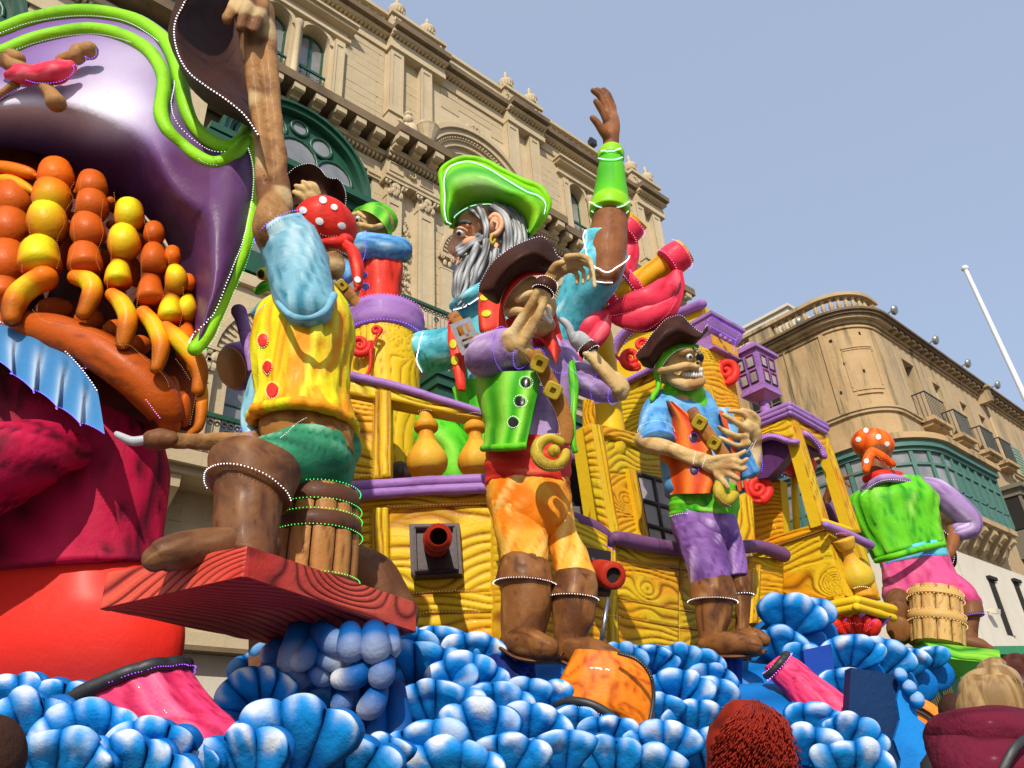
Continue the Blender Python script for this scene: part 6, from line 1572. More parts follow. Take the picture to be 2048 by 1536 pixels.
body = fuse('body',m,BONE_D,sy,.018,3,((.012,5),(.004,14)),lambda p: (float(sstep(np.array(noise.noise(Vector(p*3.1))),.0,.35))*.8,float(sstep(np.array(noise.noise(Vector(p*4.3+np.array([3,1,7])))),.1,.45))*.75,0))
m = MB(); sweep(m,[(306,880,3.92,20),(320,879,3.93,22),(340,879,3.94,17)],14,4); sculpt('hook_cuff',m,BOOT,sy)
m = MB(); sweep(m,[(318,878,3.92,12),(290,880,3.9,10),(265,882,3.88,9),(245,874,3.86,7),(234,868,3.86,5)],14,6); sculpt('hook',m,STEEL,sy,((.004,10),))
m = MB(); rg = loft(m,[(514,480,604,430,4.08,.95),(528,520,640,470,4.14,.95),(540,560,660,530,4.12,.9),(552,600,668,585,4.06,.8),(566,630,664,620,4.02,.7),(580,646,656,640,4.25,.6)],36,6,(.14,2.4,2.4,1),2,(0,.2)); slv = sculpt('sleeve',m,SKYB,sy,((.012,4),(.004,10)))
led(ringline(rg[0],math.pi*.85,math.pi*2.15,.02),'violet',sy,6.5,2.0)
m = MB(); sweep(m,[(556,606,3.98,6),(580,630,3.86,7),(615,638,3.84,7),(650,622,3.9,7),(668,590,4.02,6)],12,6); sculpt('armhole_hem',m,SKYB,sy)
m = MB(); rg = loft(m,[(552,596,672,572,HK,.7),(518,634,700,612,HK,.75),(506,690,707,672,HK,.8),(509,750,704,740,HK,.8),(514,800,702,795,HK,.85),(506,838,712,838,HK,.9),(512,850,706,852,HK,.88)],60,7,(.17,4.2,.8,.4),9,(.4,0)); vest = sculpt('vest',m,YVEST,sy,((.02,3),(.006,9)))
m = MB(); hem = [rg[-5][k]*.5+rg[-3][k]*.5 for k in range(60)]; tubeline(m,hem+[hem[0],hem[1]],.035,10); sculpt('vest_hem',m,YVEST,sy,((.008,6),))
sk = Skin([vest])
for x,y,r,e,ro in ((527,682,10,1.25,10),(537,735,8,1.5,8),(547,782,10,1.4,8)): button(sk,x,y,r,REDO,sy,'rose',el=e,rot=ro,led_r=1.6,gap=4.5)
m = MB(); loft(m,[(522,838,702,828,HK+.02),(516,872,705,868,HK+.02),(530,905,705,905,HK+.02)],40,5,(.06,3,2),11); sculpt('sash',m,LEATH,sy)
m = MB(); sweep(m,[(672,900,4.45,52),(640,905,4.35,74),(600,915,4.22,68),(545,928,4.05,60),(500,938,3.92,52)],44,7,(.11,1.8,2.2,2),12); sweep(m,[(690,860,4.45,26),(676,905,4.45,40),(668,960,4.45,36),(655,985,4.45,26)],30,6,(.05,1.8,2),13); br = sculpt('breeches',m,TEAL,sy,((.012,4),))
led(Skin([br]).line([(558,884),(585,862),(620,842),(660,833),(690,838)],3,.03),'rose',sy,5,1.5)
m = MB(); rg = loft(m,[(440,905,600,940,3.92,.85),(420,925,592,965,3.9,.9),(413,968,578,1000,3.86,.9)],40,6,(.03,2,1.5),14,(.35,0)); cf = sculpt('boot_cuff',m,BOOT,sy)
led(ringline(rg[-1],math.pi*.95,math.pi*2.05,.012),'white',sy,7,2.2)
m = MB(); loft(m,[(428,955,568,980,3.86,.8),(430,1010,562,1030,3.84,.8),(426,1060,552,1085,3.8,.8),(432,1105,550,1130,3.78,.8)],36,6,(.09,2.6,1.4),15); sweep(m,[(520,1095,3.85,42),(450,1092,3.72,40),(380,1098,3.6,38),(330,1108,3.52,34),(312,1116,3.5,26)],30,6,(.03,1.5,2),16); sculpt('boot',m,BOOT,sy,((.01,5),))
# spotted bandana
m = MB(); eblob(m,648,455,4.46,64,62,-12,.95,36,24,paint=lambda c,q: (max(0,math.sin(q*7+c*2))**3*.5,0,0)); band = sculpt('bandana',m,REDB,sy,((.018,4),))
m = MB(); eblob(m,692,482,4.3,16,15); sweep(m,[(690,488,4.28,9),(706,505,4.24,13),(714,535,4.22,13),(716,570,4.22,10),(712,580,4.22,4)],14,5,(.2,1.3,2)); sweep(m,[(690,482,4.28,8),(668,486,4.24,11),(645,484,4.24,7)],12,5); knot = sculpt('bandana_knot',m,REDB,sy,((.008,7),))
sk = Skin([band,knot])
for x,y,r in ((646,401,8),(607,421,8),(639,443,8.5),(683,452,8),(704,437,7),(653,496,6),(702,528,6),(715,560,7),(620,470,8),(668,415,7)): dot(sk,x,y,r,DOTW,band,el=.85,rot=30)
led(sk.line([(618,455),(650,470),(675,470)],3,.02),'rose',sy,5,.9); led([at(x,y,4.2) for x,y in ((650,508),(676,500),(694,510),(700,540),(705,575))],'rose',sy,5,.9)
# brown hat lifted in the raised hand
m = MB()
oe = cr(np.array([(420,-120),(384,-30),(366,10),(352,38),(348,68),(357,110),(378,145),(412,172),(452,199),(489,230),(518,272)],float),6)
ou = cr(np.array([(400,-130),(362,-40),(350,10),(338,48),(337,78),(352,115),(367,150),(396,192),(444,226),(500,254),(520,276)],float),6)
inn = cr(np.array([(520,-140),(500,-60),(490,-10),(480,30),(478,60),(480,90),(486,120),(494,150),(502,180),(512,215),(522,265)],float),6)
n_ = len(oe); rows = []
for i in range(n_):
 r = [at(*ou[i],4.0)]+[at(*(ou[i]*(1-f)+oe[i]*f),4.0-.25*f) for f in (.25,.5,.75,.95)]+[at(*(oe[i]*(1-f)+inn[i]*f),3.74+.62*math.sin(f*math.pi*.5)) for f in np.linspace(.02,1,14)]
 rows.append(r)
m.grid(rows); m.grid([[p+unit(p-EYE)*.05 for p in r] for r in rows][::-1]); hb = sculpt('hat',m,HATB,sy,((.01,4),),fix=False)
led([at(x,y,3.70) for x,y in oe],'white',sy,8,2.6)
# lilac grip,far arm
m = MB(); sweep(m,[(478,622,4.6,14),(484,640,4.6,12),(492,672,4.55,13),(498,705,4.5,9),(500,740,4.5,5)],14,5); sculpt('sword_grip',m,PURP,sy)
m = MB(); sweep(m,[(525,735,4.45,18),(510,790,4.42,20),(500,835,4.38,22),(503,876,4.3,20)],18,5,(.1,2,2)); sa = sculpt('sleeve',m,SKYB,sy)
led([at(x,y,4.1) for x,y in ((475,858),(492,862),(506,872),(515,880))],'violet',sy,5.5,1.8); led([at(x,y,4.2) for x,y in ((498,705),(505,740),(518,768),(522,775))],'white',sy,6,1.4)
m = MB(); sweep(m,[(507,625,4.35,7),(530,604,4.3,9),(556,590,4.2,8)],10,4); sculpt('collar',m,SKYB,sy); led([at(x,y,4.12) for x,y in ((508,628),(530,608),(552,592))],'violet',sy,5,1.4)
# drum and horn farther back on the deck
dr = thing('drum','purple rimmed wooden drum on the far deck behind the yellow vest','drum',at(480,800,6.6))
m = MB(); c0,c1 = at(466,735,6.6),at(502,728,6.75); d_ = unit(c1-c0); kk = mpp(c0)
m.lathe(c0,[(44*kk,0),(49*kk,.02),(50*kk,.16),(46*kk,.2)],36,d_); part('drum_shell',m,PURP,dr,angle=50)
m = MB(); m.lathe(c0-d_*.01,[(42*kk,0),(42*kk,.02)],36,-d_); part('drum_skin',m,M_BRN,dr)
m = MB(); sweep(m,[(505,770,6.7,16),(508,850,6.7,20),(500,920,6.7,26)],16,5); sculpt('drum_stand',m,BOOT,dr)
led([c0+d_*.17-HF*.02+(unit(np.cross(d_,(0,0,1)))*math.cos(a)+np.array([0,0,1])*math.sin(a))*51*kk for a in np.linspace(0,6.283,60)],'violet',dr,6,1.4)
hn = thing('horn','small yellow horn with a green scarf behind the pale blue sleeve','horn',at(535,600,6.3))
m = MB(); sweep(m,[(526,548,6.1,12),(540,545,6.3,11),(556,556,6.4,9),(570,600,6.5,9)],14,5); sculpt('horn_tube',m,YVEST,hn)
m = MB(); eblob(m,522,548,6.0,7,9); sculpt('horn_mouth',m,DARK,hn,None)
m = MB(); sweep(m,[(516,582,6.2,9),(532,572,6.2,11),(550,578,6.3,9),(580,600,6.4,9)],12,5,(.2,1,2)); sculpt('scarf',m,GRNC,hn)
# ================================================================== bearded captain in the green hat (middle of the ship)
HB = 8.6
bc = thing('bearded_captain','grey bearded pirate captain in a bright green hat raising one hand above the ship','carnival figure',at(1010,950,HB+.3))
SKIN = mat_paint('painted_skin',(.80,.42,.25),(.52,.18,.09),(.86,.58,.40),rough=.4,streak=(3,3,3),lo=.5,hi=.75,amt=.6)
SKIN_D = mat_paint('brown_skin_paint',(.26,.095,.034),(.10,.033,.016),(.33,.15,.06),rough=.4,streak=(3,3,2),lo=.45,hi=.7,amt=.8)
GREY = mat_paint('grey_hair_paint',(.105,.105,.11),(.03,.03,.034),(.60,.60,.61),rough=.38,streak=(6,6,2),lo=.5,hi=.7)
GVEST = mat_paint('green_vest_paint',(.12,.52,.015),(.015,.25,.012),(.36,.70,.10),rough=.4,streak=(4,4,1.2),lo=.5,hi=.68,amt=.9)
GHAT = mat_paint('green_hat_paint',(.105,.50,.012),(.012,.25,.015),(.40,.58,.24),(.28,.60,.015),rough=.33,streak=(2,2,2),lo=.55,hi=.8)
EYEW = mat_plain('white_eye',(.78,.76,.72),.25); IRIS = mat_plain('dark_iris',(.03,.02,.015),.2)
REDV = mat_paint('red_vest_paint',(.66,.035,.018),(.30,.012,.012),(.85,.16,.08),rough=.38,streak=(5,5,1.2),lo=.5,hi=.7,amt=.8)
# flesh: head,neck,raised forearm and hand grown as one skin
m = MB()
eblob(m,972,456,HB,62,56,0,.8); eblob(m,945,462,HB,38,42,0,.8); eblob(m,930,482,HB,26,30,0,.9); eblob(m,930,500,HB,22,34,0,.9)
sweep(m,[(917,445,HB-.02,8),(912,465,HB-.02,7),(910,480,HB-.02,9),(905,495,HB-.02,11),(909,503,HB-.02,10)],10,4); eblob(m,903,501,HB-.02,8,8); eblob(m,916,504,HB-.14,8,7); eblob(m,916,504,HB+.1,8,7)
sweep(m,[(912,455,HB-.1,5),(922,449,HB-.22,7),(936,451,HB-.28,5)],10,4); eblob(m,940,485,HB-.18,18,12,20)
sweep(m,[(913,519,HB-.08,5),(919,517,HB-.12,6),(928,515,HB-.16,4)],10,4); sweep(m,[(915,530,HB-.08,6),(921,529,HB-.12,6)],10,4)
sweep(m,[(990,520,HB+.05,46),(990,580,HB+.1,48),(1000,640,HB+.15,52)],18,4)
head = fuse('head',m,SKIN,bc,.022,2,((.006,5),),lambda p: ((lambda q: (float(sstep(np.array(noise.noise(Vector(p*5))),.0,.4))*.4+max(0,1-abs(math.hypot(q[0]-922,q[1]-464)-13)/7)*.45,0,0))(topx(p))))
m = MB(); eblob(m,922,466,HB-.24,9.5,7.5,-10,.9,16,12); ey = sculpt('eye',m,EYEW,head,None)
m = MB(); eblob(m,918,467,HB-.30,4.2,5,0,.8); sculpt('iris',m,IRIS,head,None)
m = MB(); sweep(m,[(911,460,HB-.2,2.5),(921,455.5,HB-.30,3.2),(934,462,HB-.26,2.5)],8,4); sculpt('eyelid',m,SKIN,head,None)
m = MB(); sweep(m,[(912,452,HB-.20,3),(924,444,HB-.30,5),(940,446,HB-.30,4)],8,4); sculpt('eyebrow',m,GREY,head)
m = MB(); sweep(m,[(982,436,HB-.44,6),(990,431,HB-.46,7),(1002,437,HB-.46,7),(1004,452,HB-.46,6),(995,466,HB-.45,6),(985,472,HB-.43,6)],10,5); eblob(m,991,451,HB-.40,13,19,-10,.5); sweep(m,[(988,443,HB-.47,3),(995,447,HB-.48,3),(993,458,HB-.47,3)],8,4); ear = sculpt('ear',m,SKIN,head,((.004,8),))
m = MB(); sweep(m,[(986,470,HB-.46,3.5),(981,478,HB-.47,3),(985,488,HB-.46,3),(990,480,HB-.46,3)],8,4); sculpt('earring',m,GOLDP,ear,None)
# hair and beard of carved wavy locks
def locks(name,specs,H,mat,par,seed,r=4.6):
 rs = random.Random(seed); m = MB()
 for (pts,n,spread,depth) in specs:
  for k in range(n):
   f = (k/(max(1,n-1)))*2-1; c = []; ph = rs.random()*6
   for i,(x,y) in enumerate(pts):
    t = i/(len(pts)-1); s = spread[0]*(1-t)+spread[1]*t
    dx,dy = (pts[min(i+1,len(pts)-1)][0]-pts[max(i-1,0)][0],pts[min(i+1,len(pts)-1)][1]-pts[max(i-1,0)][1]); L = math.hypot(dx,dy) or 1
    wob = math.sin(i*2.1+ph)*3.2*min(1,i*.6); q = f*s+wob+rs.uniform(-1.5,1.5)
    c.append((x-dy/L*q,y+dx/L*q,H-depth*(1-.55*f*f)+rs.uniform(-.02,.02),r*rs.uniform(.8,1.25)*(1 if i < len(pts)-1 else .35)))
   sweep(m,c,8,4,paint=lambda t,th,p: (max(0,math.sin(th)*.8+.2),max(0,-math.sin(th)-.15)*1.05*(.6+.4*math.sin(t*11+ph)),0))
 return sculpt(name,m,mat,par,((.003,9),))
m = MB(); loft(m,[(950,425,1045,430,HB+.05,.8),(955,450,1062,470,HB+.05,.8),(965,490,1060,520,HB+.06,.7),(985,540,1050,570,HB+.08,.6)],30,5,(.05,3,2),2,(.5,.3)); eblob(m,1000,440,HB+.05,58,48,0,.8)
hair = sculpt('hair',m,GREY,head,((.012,6),))
m2 = locks('hair_locks',[([(1008,415),(1030,440),(1040,470),(1042,500),(1036,530)],8,(22,18),.42),([(985,412),(1012,432),(1020,470),(1016,510),(1010,540)],6,(12,20),.50),([(958,412),(966,430),(970,455),(972,480)],4,(7,9),.46),([(940,418),(950,424),(962,440)],3,(5,5),.40)],HB,GREY,head,3)
m = MB(); loft(m,[(918,506,990,480,HB,.75),(913,530,990,540,HB,.72),(916,555,985,575,HB,.68),(912,590,960,600,HB,.55),(912,618,925,620,HB,.5)],30,5,(.06,3,2),4,(.3,.4)); sculpt('beard',m,GREY,head,((.012,6),))
locks('beard_locks',[([(975,482),(968,505),(958,535),(946,565),(932,590),(920,612)],7,(16,9),.42),([(955,490),(945,512),(936,540),(928,570),(918,596)],6,(14,10),.44),([(935,515),(926,532),(920,555),(916,585),(914,605)],5,(8,7),.36),([(990,500),(985,530),(970,560),(955,585)],5,(10,10),.40),([(922,530),(917,545),(915,570)],3,(4,5),.24)],HB,GREY,head,7)
locks('moustache',[([(918,505),(930,498),(944,488),(958,476),(966,474)],4,(7,5),.42)],HB,GREY,head,9,5)
A_ = cr(np.array([(896,447),(888,420),(887,384),(883,349),(893,332),(917,320),(941,317),(976,326),(1005,343),(1049,364),(1078,376),(1094,396),(1096,414),(1081,443),(1060,466)],float),6)
B_ = cr(np.array([(904,456),(908,436),(916,427),(926,420),(936,415),(946,411),(961,409),(976,408),(990,410),(1005,414),(1019,421),(1034,432),(1044,444),(1051,455),(1056,464)],float),6)
G = []; PG = []
for i in range(len(A_)):
 s = i/(len(A_)-1); row = []; pr = []
 for j in range(21):
  v = j/20; q = A_[i]*(1-v)+B_[i]*v; row.append(at(q[0],q[1],HB-.22-.36*math.sin(math.pi*min(1,.12+v*.9))**.8-.22*math.sin(math.pi*s)+.12*v))
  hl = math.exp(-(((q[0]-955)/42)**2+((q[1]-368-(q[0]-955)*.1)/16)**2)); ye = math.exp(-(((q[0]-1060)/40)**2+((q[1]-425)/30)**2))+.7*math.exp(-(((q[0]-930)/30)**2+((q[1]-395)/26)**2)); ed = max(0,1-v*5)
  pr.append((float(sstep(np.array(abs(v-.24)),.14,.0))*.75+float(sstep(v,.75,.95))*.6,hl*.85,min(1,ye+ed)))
 G.append(row); PG.append(pr)
m = MB(); m.grid(G,False,PG); m.grid([[p+unit(p-EYE)*.10 for p in r] for r in G][::-1],False,[[(1,0,0)]*21]*len(G)); gh = sculpt('hat',m,GHAT,bc,((.010,3),(.004,9)),fix=False)
m = MB(); tubeline(m,[r[0]-unit(r[0]-EYE)*.01 for r in G],7*mpp(G[20][0]),12); sculpt('hat_rim',m,GTRIM,gh,((.006,5),))
m = MB(); tubeline(m,[r[-1]-unit(r[-1]-EYE)*.03 for r in G],6*mpp(G[20][0]),12); sculpt('hat_roll',m,GTRIM,gh,((.006,5),))
m = MB(); rows = [[G[i][j]+(unit(G[i][j]-EYE)*(.1+.9*math.sin(math.pi*i/(len(G)-1)))) for j in range(0,21,4)] for i in range(len(G))]; m.grid(rows,False,[[(.8,0,0)]*6]*len(G)); sculpt('hat_crown',m,GHAT,gh,None)
hk = Skin([gh])
neon(hk.line([(900,452),(893,425),(893,390),(891,361),(900,338),(923,328),(946,328),(976,340),(1005,358),(1049,384),(1075,394),(1088,408),(1085,428)],3,.025),'aqua',bc,1.25)
neon([r[-1]-unit(r[-1]-EYE)*.07 for r in G][6:],'aqua',bc,1.2)
# raised arm
m = MB(); sweep(m,[(1215,548,HB-.55,26,.9),(1214,520,HB-.52,37,.9),(1216,480,HB-.5,38,.9),(1220,430,HB-.48,35,.9),(1222,350,HB-.45,25,.8),(1222,300,HB-.45,17,.75),(1222,282,HB-.45,16,.7),(1222,255,HB-.45,18,.6),(1221,232,HB-.45,16,.55)],20,6)
for c in ([(1212,240,8.10,8),(1204,222,8.04,7.5),(1196,208,7.98,7),(1192,203,7.96,6)],[(1218,232,8.13,8),(1209,210,8.08,7.5),(1200,192,8.04,7),(1186,181,8.0,6)],[(1223,230,8.16,8),(1217,208,8.14,7.5),(1207,188,8.1,7),(1194,180,8.08,6)],[(1228,232,8.2,8),(1224,210,8.2,7.5),(1216,190,8.17,6.5),(1207,180,8.15,5.5)],[(1214,275,8.1,9),(1204,260,8.03,9),(1194,246,7.98,8),(1185,236,7.95,6.5)]): sweep(m,c,10,4)
arm = fuse('arm',m,SKIN_D,bc,.018,2,((.008,5),),lambda p: (float(sstep(np.array(noise.noise(Vector(p*3))),.0,.4))*.7,float(sstep(np.array(noise.noise(Vector(p*2.6+np.array([4,2,1])))),.05,.4))*.7,0))
m = MB(); sweep(m,[(1219,428,HB-.5,40),(1220,414,HB-.5,40),(1221,400,HB-.49,36),(1222,340,HB-.48,27),(1222,322,HB-.48,24),(1222,318,HB-.48,26),(1222,305,HB-.48,26),(1222,299,HB-.48,21)],30,6,cap=(.1,.1),paint=lambda t,th,p: (max(0,math.sin(math.pi*min(1,max(0,(t-.22)/.62))))*.55*(1 if math.cos(th) > -.3 else .2),0,.9 if t < .2 or t > .86 else 0)); wg = sculpt('wrist_guard',m,GHAT,bc,((.008,5),))
sk = Skin([wg])
for q in ([(1182,405),(1200,412),(1222,414),(1246,410),(1256,404)],[(1184,420),(1200,430),(1222,432),(1248,427),(1256,420)],[(1199,317),(1212,321),(1230,321),(1243,316)],[(1204,303),(1215,302),(1230,301),(1240,298)]): neon(sk.line(q,2,.02),'aqua',bc,1.2)
m = MB(); rg = loft(m,[(1168,468,1250,490,HB-.45,.9),(1164,500,1256,515,HB-.42,.9),(1140,530,1245,552,HB-.35,.9),(1122,570,1225,590,HB-.2,.9),(1105,620,1190,640,HB,.9),(1080,670,1150,700,HB+.15,.9)],40,6,(.08,2.4,2,1),3,(0,.3)); sl_ = sculpt('sleeve',m,CYAN,bc,((.014,4),))
sk = Skin([sl_,arm]); neon(sk.line([(1174,462),(1171,475),(1175,510),(1184,529),(1200,539),(1216,545),(1234,534),(1251,519),(1256,507)],2,.03),'white',bc,1.4); neon(sk.line([(1195,561),(1210,563),(1224,563)],2,.02),'white',bc,1.2)
# torso,red vest,collar,strap
m = MB(); loft(m,[(915,590,1090,600,HB+.1,.6),(898,650,1110,660,HB+.1,.6),(905,720,1110,730,HB+.1,.6),(920,800,1100,810,HB+.12,.6)],44,6,(.04,2,2),6,(.4,0)); tor = sculpt('shirt',m,CYAN,bc,((.012,4),))
m = MB(); loft(m,[(957,588,1006,590,HB-.45,.5),(956,625,1010,630,HB-.5,.5),(958,660,1010,655,HB-.5,.5),(966,668,1008,662,HB-.48,.4)],26,5,(.04,2,2),6,(.3,.2)); lap = sculpt('vest_front',m,REDV,bc,((.008,5),))
m = MB(); loft(m,[(896,640,925,655,HB-.1,.8),(894,670,930,680,HB-.3,.7),(902,720,930,715,HB-.38,.6),(915,780,932,782,HB-.4,.6)],26,5,(.04,2,2),8,(.3,.2)); lap2 = sculpt('vest_front',m,REDV,bc,((.008,5),))
sk = Skin([lap]); 
GOLDB = mat_paint('gold_button_paint',(.66,.52,.02),(.45,.30,.01),(.78,.68,.08),rough=.35)
for x,y in ((970,596),(973,628)): button(sk,x,y,10,GOLDB,bc,'amber',el=.65,rot=-10,led_r=.8)
led(sk.line([(966,664),(985,660),(1005,648)],3,.02),'rose',bc,5,.9)
sk = Skin([lap2])
for x,y in ((907,689),(910,722),(914,756)): button(sk,x,y,7,GOLDB,bc,None,el=1.3)
m = MB(); sweep(m,[(910,612,HB-.1,12),(925,600,HB-.35,13),(945,588,HB-.45,14),(962,574,HB-.42,10)],16,5,(.1,2,2)); co_ = sculpt('collar',m,CYAN,bc,((.008,6),)); neon(Skin([co_]).line([(908,618),(930,611),(945,602),(962,590)],2,.015),'white',bc,1.2)
m = MB(); sweep(m,[(905,628,HB-.3,12,.4),(925,655,HB-.45,13,.4),(950,680,HB-.5,14,.4),(985,705,HB-.5,14,.4)],14,5); sculpt('chest_strap',m,LEATH,bc)
bw_ = at(932,672,HB-.7); kx = mpp(bw_); a_ = math.radians(-68)
X_ = ROT[:,0]*math.cos(a_)+ROT[:,1]*math.sin(a_)*1; Y_ = -ROT[:,0]*math.sin(a_)+ROT[:,1]*math.cos(a_); V_ = unit(bw_-EYE)
m = MB()
for (cx_,cy_,hx,hy) in ((0,17,33,5),(0,-17,33,5),(28,0,5,12),(-28,0,5,12),(0,0,4,12),(-10,3,12,3),(12,-2,3,12)): m.obox(bw_+X_*cx_*kx+Y_*cy_*kx,X_*hx*kx,Y_*hy*kx,V_*.05)
sculpt('buckle',m,STEEL,bc,None,30); led([bw_-V_*.07+X_*x*kx+Y_*-17*kx for x in (-32,32)],'violet',bc,5,1.3); led([bw_-V_*.07+X_*-28*kx+Y_*y*kx for y in (-14,14)],'violet',bc,5,1.1)
m = MB(); sweep(m,[(915,690,HB,42),(880,700,HB-.05,44),(850,705,HB-.05,44),(834,712,HB-.05,40)],30,6,(.07,2.4,2,1),5,cap=(.3,.25)); s2 = sculpt('sleeve',m,CYAN,bc,((.012,4),)); neon(Skin([s2]).line([(846,668),(838,695),(836,720),(846,742)],2,.02),'white',bc,1.2)
led([at(x,y,HB-.7) for x,y in ((893,652),(902,635),(912,622))],'violet',bc,5,1.4)
m = MB(); loft(m,[(905,780,1080,790,HB+.1,.6),(918,850,1090,860,HB+.1,.6),(925,950,1080,950,HB+.12,.6)],40,5,(.09,2.5,2),9,(.3,0)); sculpt('breeches',m,GRNC,bc,((.012,4),))
# ================================================================== skeleton in the green vest
HC = 6.55; HS = HC-.2
sg = thing('skeleton_pirate','skeleton pirate in open green vest and orange trousers with a raised hand and a hook','carnival figure',at(1115,1330,HC),'skeleton pirates')
m = MB()
eblob(m,1050,600,HS-.05,52,50,0,.8); eblob(m,1078,615,HS-.1,36,34,0,.8); sweep(m,[(1015,625,HS-.25,8),(1040,622,HS-.32,9),(1062,632,HS-.32,8)],10,4); sweep(m,[(1035,600,HS-.34,7),(1060,588,HS-.38,8),(1085,590,HS-.36,6)],10,4)
sweep(m,[(1050,650,HS-.15,16),(1075,660,HS-.22,18),(1098,650,HS-.25,14)],12,4); eblob(m,1093,625,HS-.25,14,18,0,.8); sweep(m,[(1040,670,HS-.02,22),(1040,720,HS,26)],12,4)
# near arm
for c in ([(1048,706,HC-.50,24),(1030,692,HC-.56,26),(1024,676,HC-.6,22)],[(1020,678,HC-.62,14),(1044,638,HC-.7,10),(1068,598,HC-.78,9),(1086,568,HC-.82,11)],[(1044,690,HC-.6,13),(1066,650,HC-.7,10),(1085,612,HC-.76,9),(1098,572,HC-.8,11)],[(1035,680,HC-.60,15),(1062,630,HC-.68,8),(1090,575,HC-.78,11)],
  [(1088,580,HC-.8,14),(1102,556,HC-.82,14),(1118,540,HC-.84,15,.6),(1138,528,HC-.85,16,.5),(1150,525,HC-.86,13,.5)],[(1104,542,HC-.88,9),(1112,530,HC-.92,8),(1124,526,HC-.94,7)],
  [(1134,514,HC-.92,7),(1160,512,HC-1.02,6.5),(1178,520,HC-1.06,6.5),(1186,542,HC-1.06,5),(1189,574,HC-1.04,4)],[(1142,522,HC-.88,7),(1168,526,HC-.95,6),(1184,536,HC-.96,6),(1176,560,HC-.96,4)],[(1144,532,HC-.84,6),(1160,536,HC-.88,5.5),(1168,546,HC-.88,5),(1166,566,HC-.88,3.6)],[(1136,538,HC-.8,5.5),(1150,544,HC-.82,5),(1155,554,HC-.82,4.5),(1153,568,HC-.82,3.4)]): sweep(m,c,12,4)
# far arm
for c in ([(1240,785,HC-.28,18),(1244,774,HC-.3,16),(1232,758,HC-.32,15)],[(1244,772,HC-.3,11),(1214,738,HC-.36,9),(1180,702,HC-.42,10)],[(1234,780,HC-.36,11),(1204,742,HC-.42,9),(1174,708,HC-.46,10)],[(1238,776,HC-.33,14),(1180,705,HC-.44,11)]): sweep(m,c,12,4)
def bonepaint(p): return (float(sstep(np.array(noise.noise(Vector(p*4))),.05,.4))*.7,float(sstep(np.array(noise.noise(Vector(p*5+np.array([3,1,7])))),.1,.45))*.6,0)
body = fuse('body',m,BONE,sg,.011,2,((.008,6),(.003,15)),bonepaint)
m = MB()
for k in range(5): eblob(m,1094+k*2.2,618+k*5.5,HS-.43+.015*k,5,4.2,-20,.7,8,6)
for k in range(4): eblob(m,1088+k*4,632+k*4,HS-.43+.015*k,4.5,4,-20,.7,8,6)
part('teeth',m,DOTW,body,stuff=True)
def bracelet(par,x,y,H,r,a,tall=10,mat=HATB,col='white'):
 t = math.radians(a); m = MB(); rg = sweep(m,[(x-math.cos(t)*tall,y+math.sin(t)*tall,H,r),(x-math.cos(t)*tall*.5,y+math.sin(t)*tall*.5,H,r*1.12),(x+math.cos(t)*tall*.5,y-math.sin(t)*tall*.5,H,r*1.12),(x+math.cos(t)*tall,y-math.sin(t)*tall,H,r)],22,4,cap=(.1,.1)); o = sculpt('bracelet',m,mat,par,((.004,8),))
 for q in (rg[0],rg[-1]): led(ringline(q,math.pi*.9,math.pi*2.1,.01),col,par,4.5,1.2)
bracelet(sg,1090,575,HC-.8,21,65,10); bracelet(sg,1177,700,HC-.43,18,135,8)
m = MB(); sweep(m,[(1178,700,HC-.42,15),(1165,686,HC-.45,19),(1152,676,HC-.48,17),(1143,668,HC-.5,9),(1138,654,HC-.52,8),(1128,643,HC-.53,6.5),(1117,637,HC-.53,4)],16,6); sculpt('hook',m,STEEL,sg,((.006,8),))
# hat and head scarf
A_ = cr(np.array([(957,580),(960,566),(972,545),(987,523),(1004,508),(1021,496),(1040,486),(1058,479),(1084,473),(1101,487),(1114,509),(1124,516),(1136,514),(1140,520)],float),6)
B_ = cr(np.array([(962,586),(978,600),(996,608),(1002,594),(1006,582),(1015,566),(1026,555),(1039,546),(1053,541),(1068,539),(1082,540),(1094,545),(1104,548),(1130,528)],float),6)
G = [[at(*(A_[i]*(1-v)+B_[i]*v),HC-.28-.34*math.sin(math.pi*min(1,.15+v*.75))-.3*math.sin(math.pi*i/(len(A_)-1))+.1*v) for v in np.linspace(0,1,18)] for i in range(len(A_))]
m = MB(); m.grid(G); m.grid([[p+unit(p-EYE)*.06 for p in r] for r in G][::-1]); 
hc = sculpt('hat',m,HATB,sg,((.014,4),),fix=False)
m = MB(); m.grid([[r[0]+unit(r[0]-EYE)*(.02+d) for d in (0,.15,.4,.7)] for r in G]); sculpt('hat_crown',m,HATB,hc,None)
led([r[0]-unit(r[0]-EYE)*.02 for r in G],'white',sg,5,1.2)
def patch(name,A,B,Hf,mat,par,thick=.06,n=12,lumps=((.008,5),),fold=None):
 A,B = cr(np.array(A,float),6),cr(np.array(B,float),6); G = []; PG = []
 for i in range(len(A)):
  s = i/(len(A)-1); row = []; pr = []
  for v in np.linspace(0,1,n):
   q = A[i]*(1-v)+B[i]*v; f = (math.sin(s*fold[0]*6.283+v*fold[2])*fold[1]) if fold else 0
   row.append(at(q[0],q[1],Hf(s,v)-f)); pr.append((max(0,-f/(fold[1]+1e-6))*.8 if fold else 0,max(0,f/(fold[1]+1e-6))*.6 if fold else 0,0))
  G.append(row); PG.append(pr)
 m = MB(); m.grid(G,False,PG); m.grid([[p+unit(p-EYE)*thick for p in r] for r in G][::-1],False,[[(.5,0,0)]*n]*len(G))
 e = [r[0] for r in G]; e2 = [r[-1] for r in G]
 for q in (e,e2): m.grid([q,[p+unit(p-EYE)*thick for p in q]],False,[[(.3,0,0)]*len(q)]*2)
 return sculpt(name,m,mat,par,lumps,fix=False),G
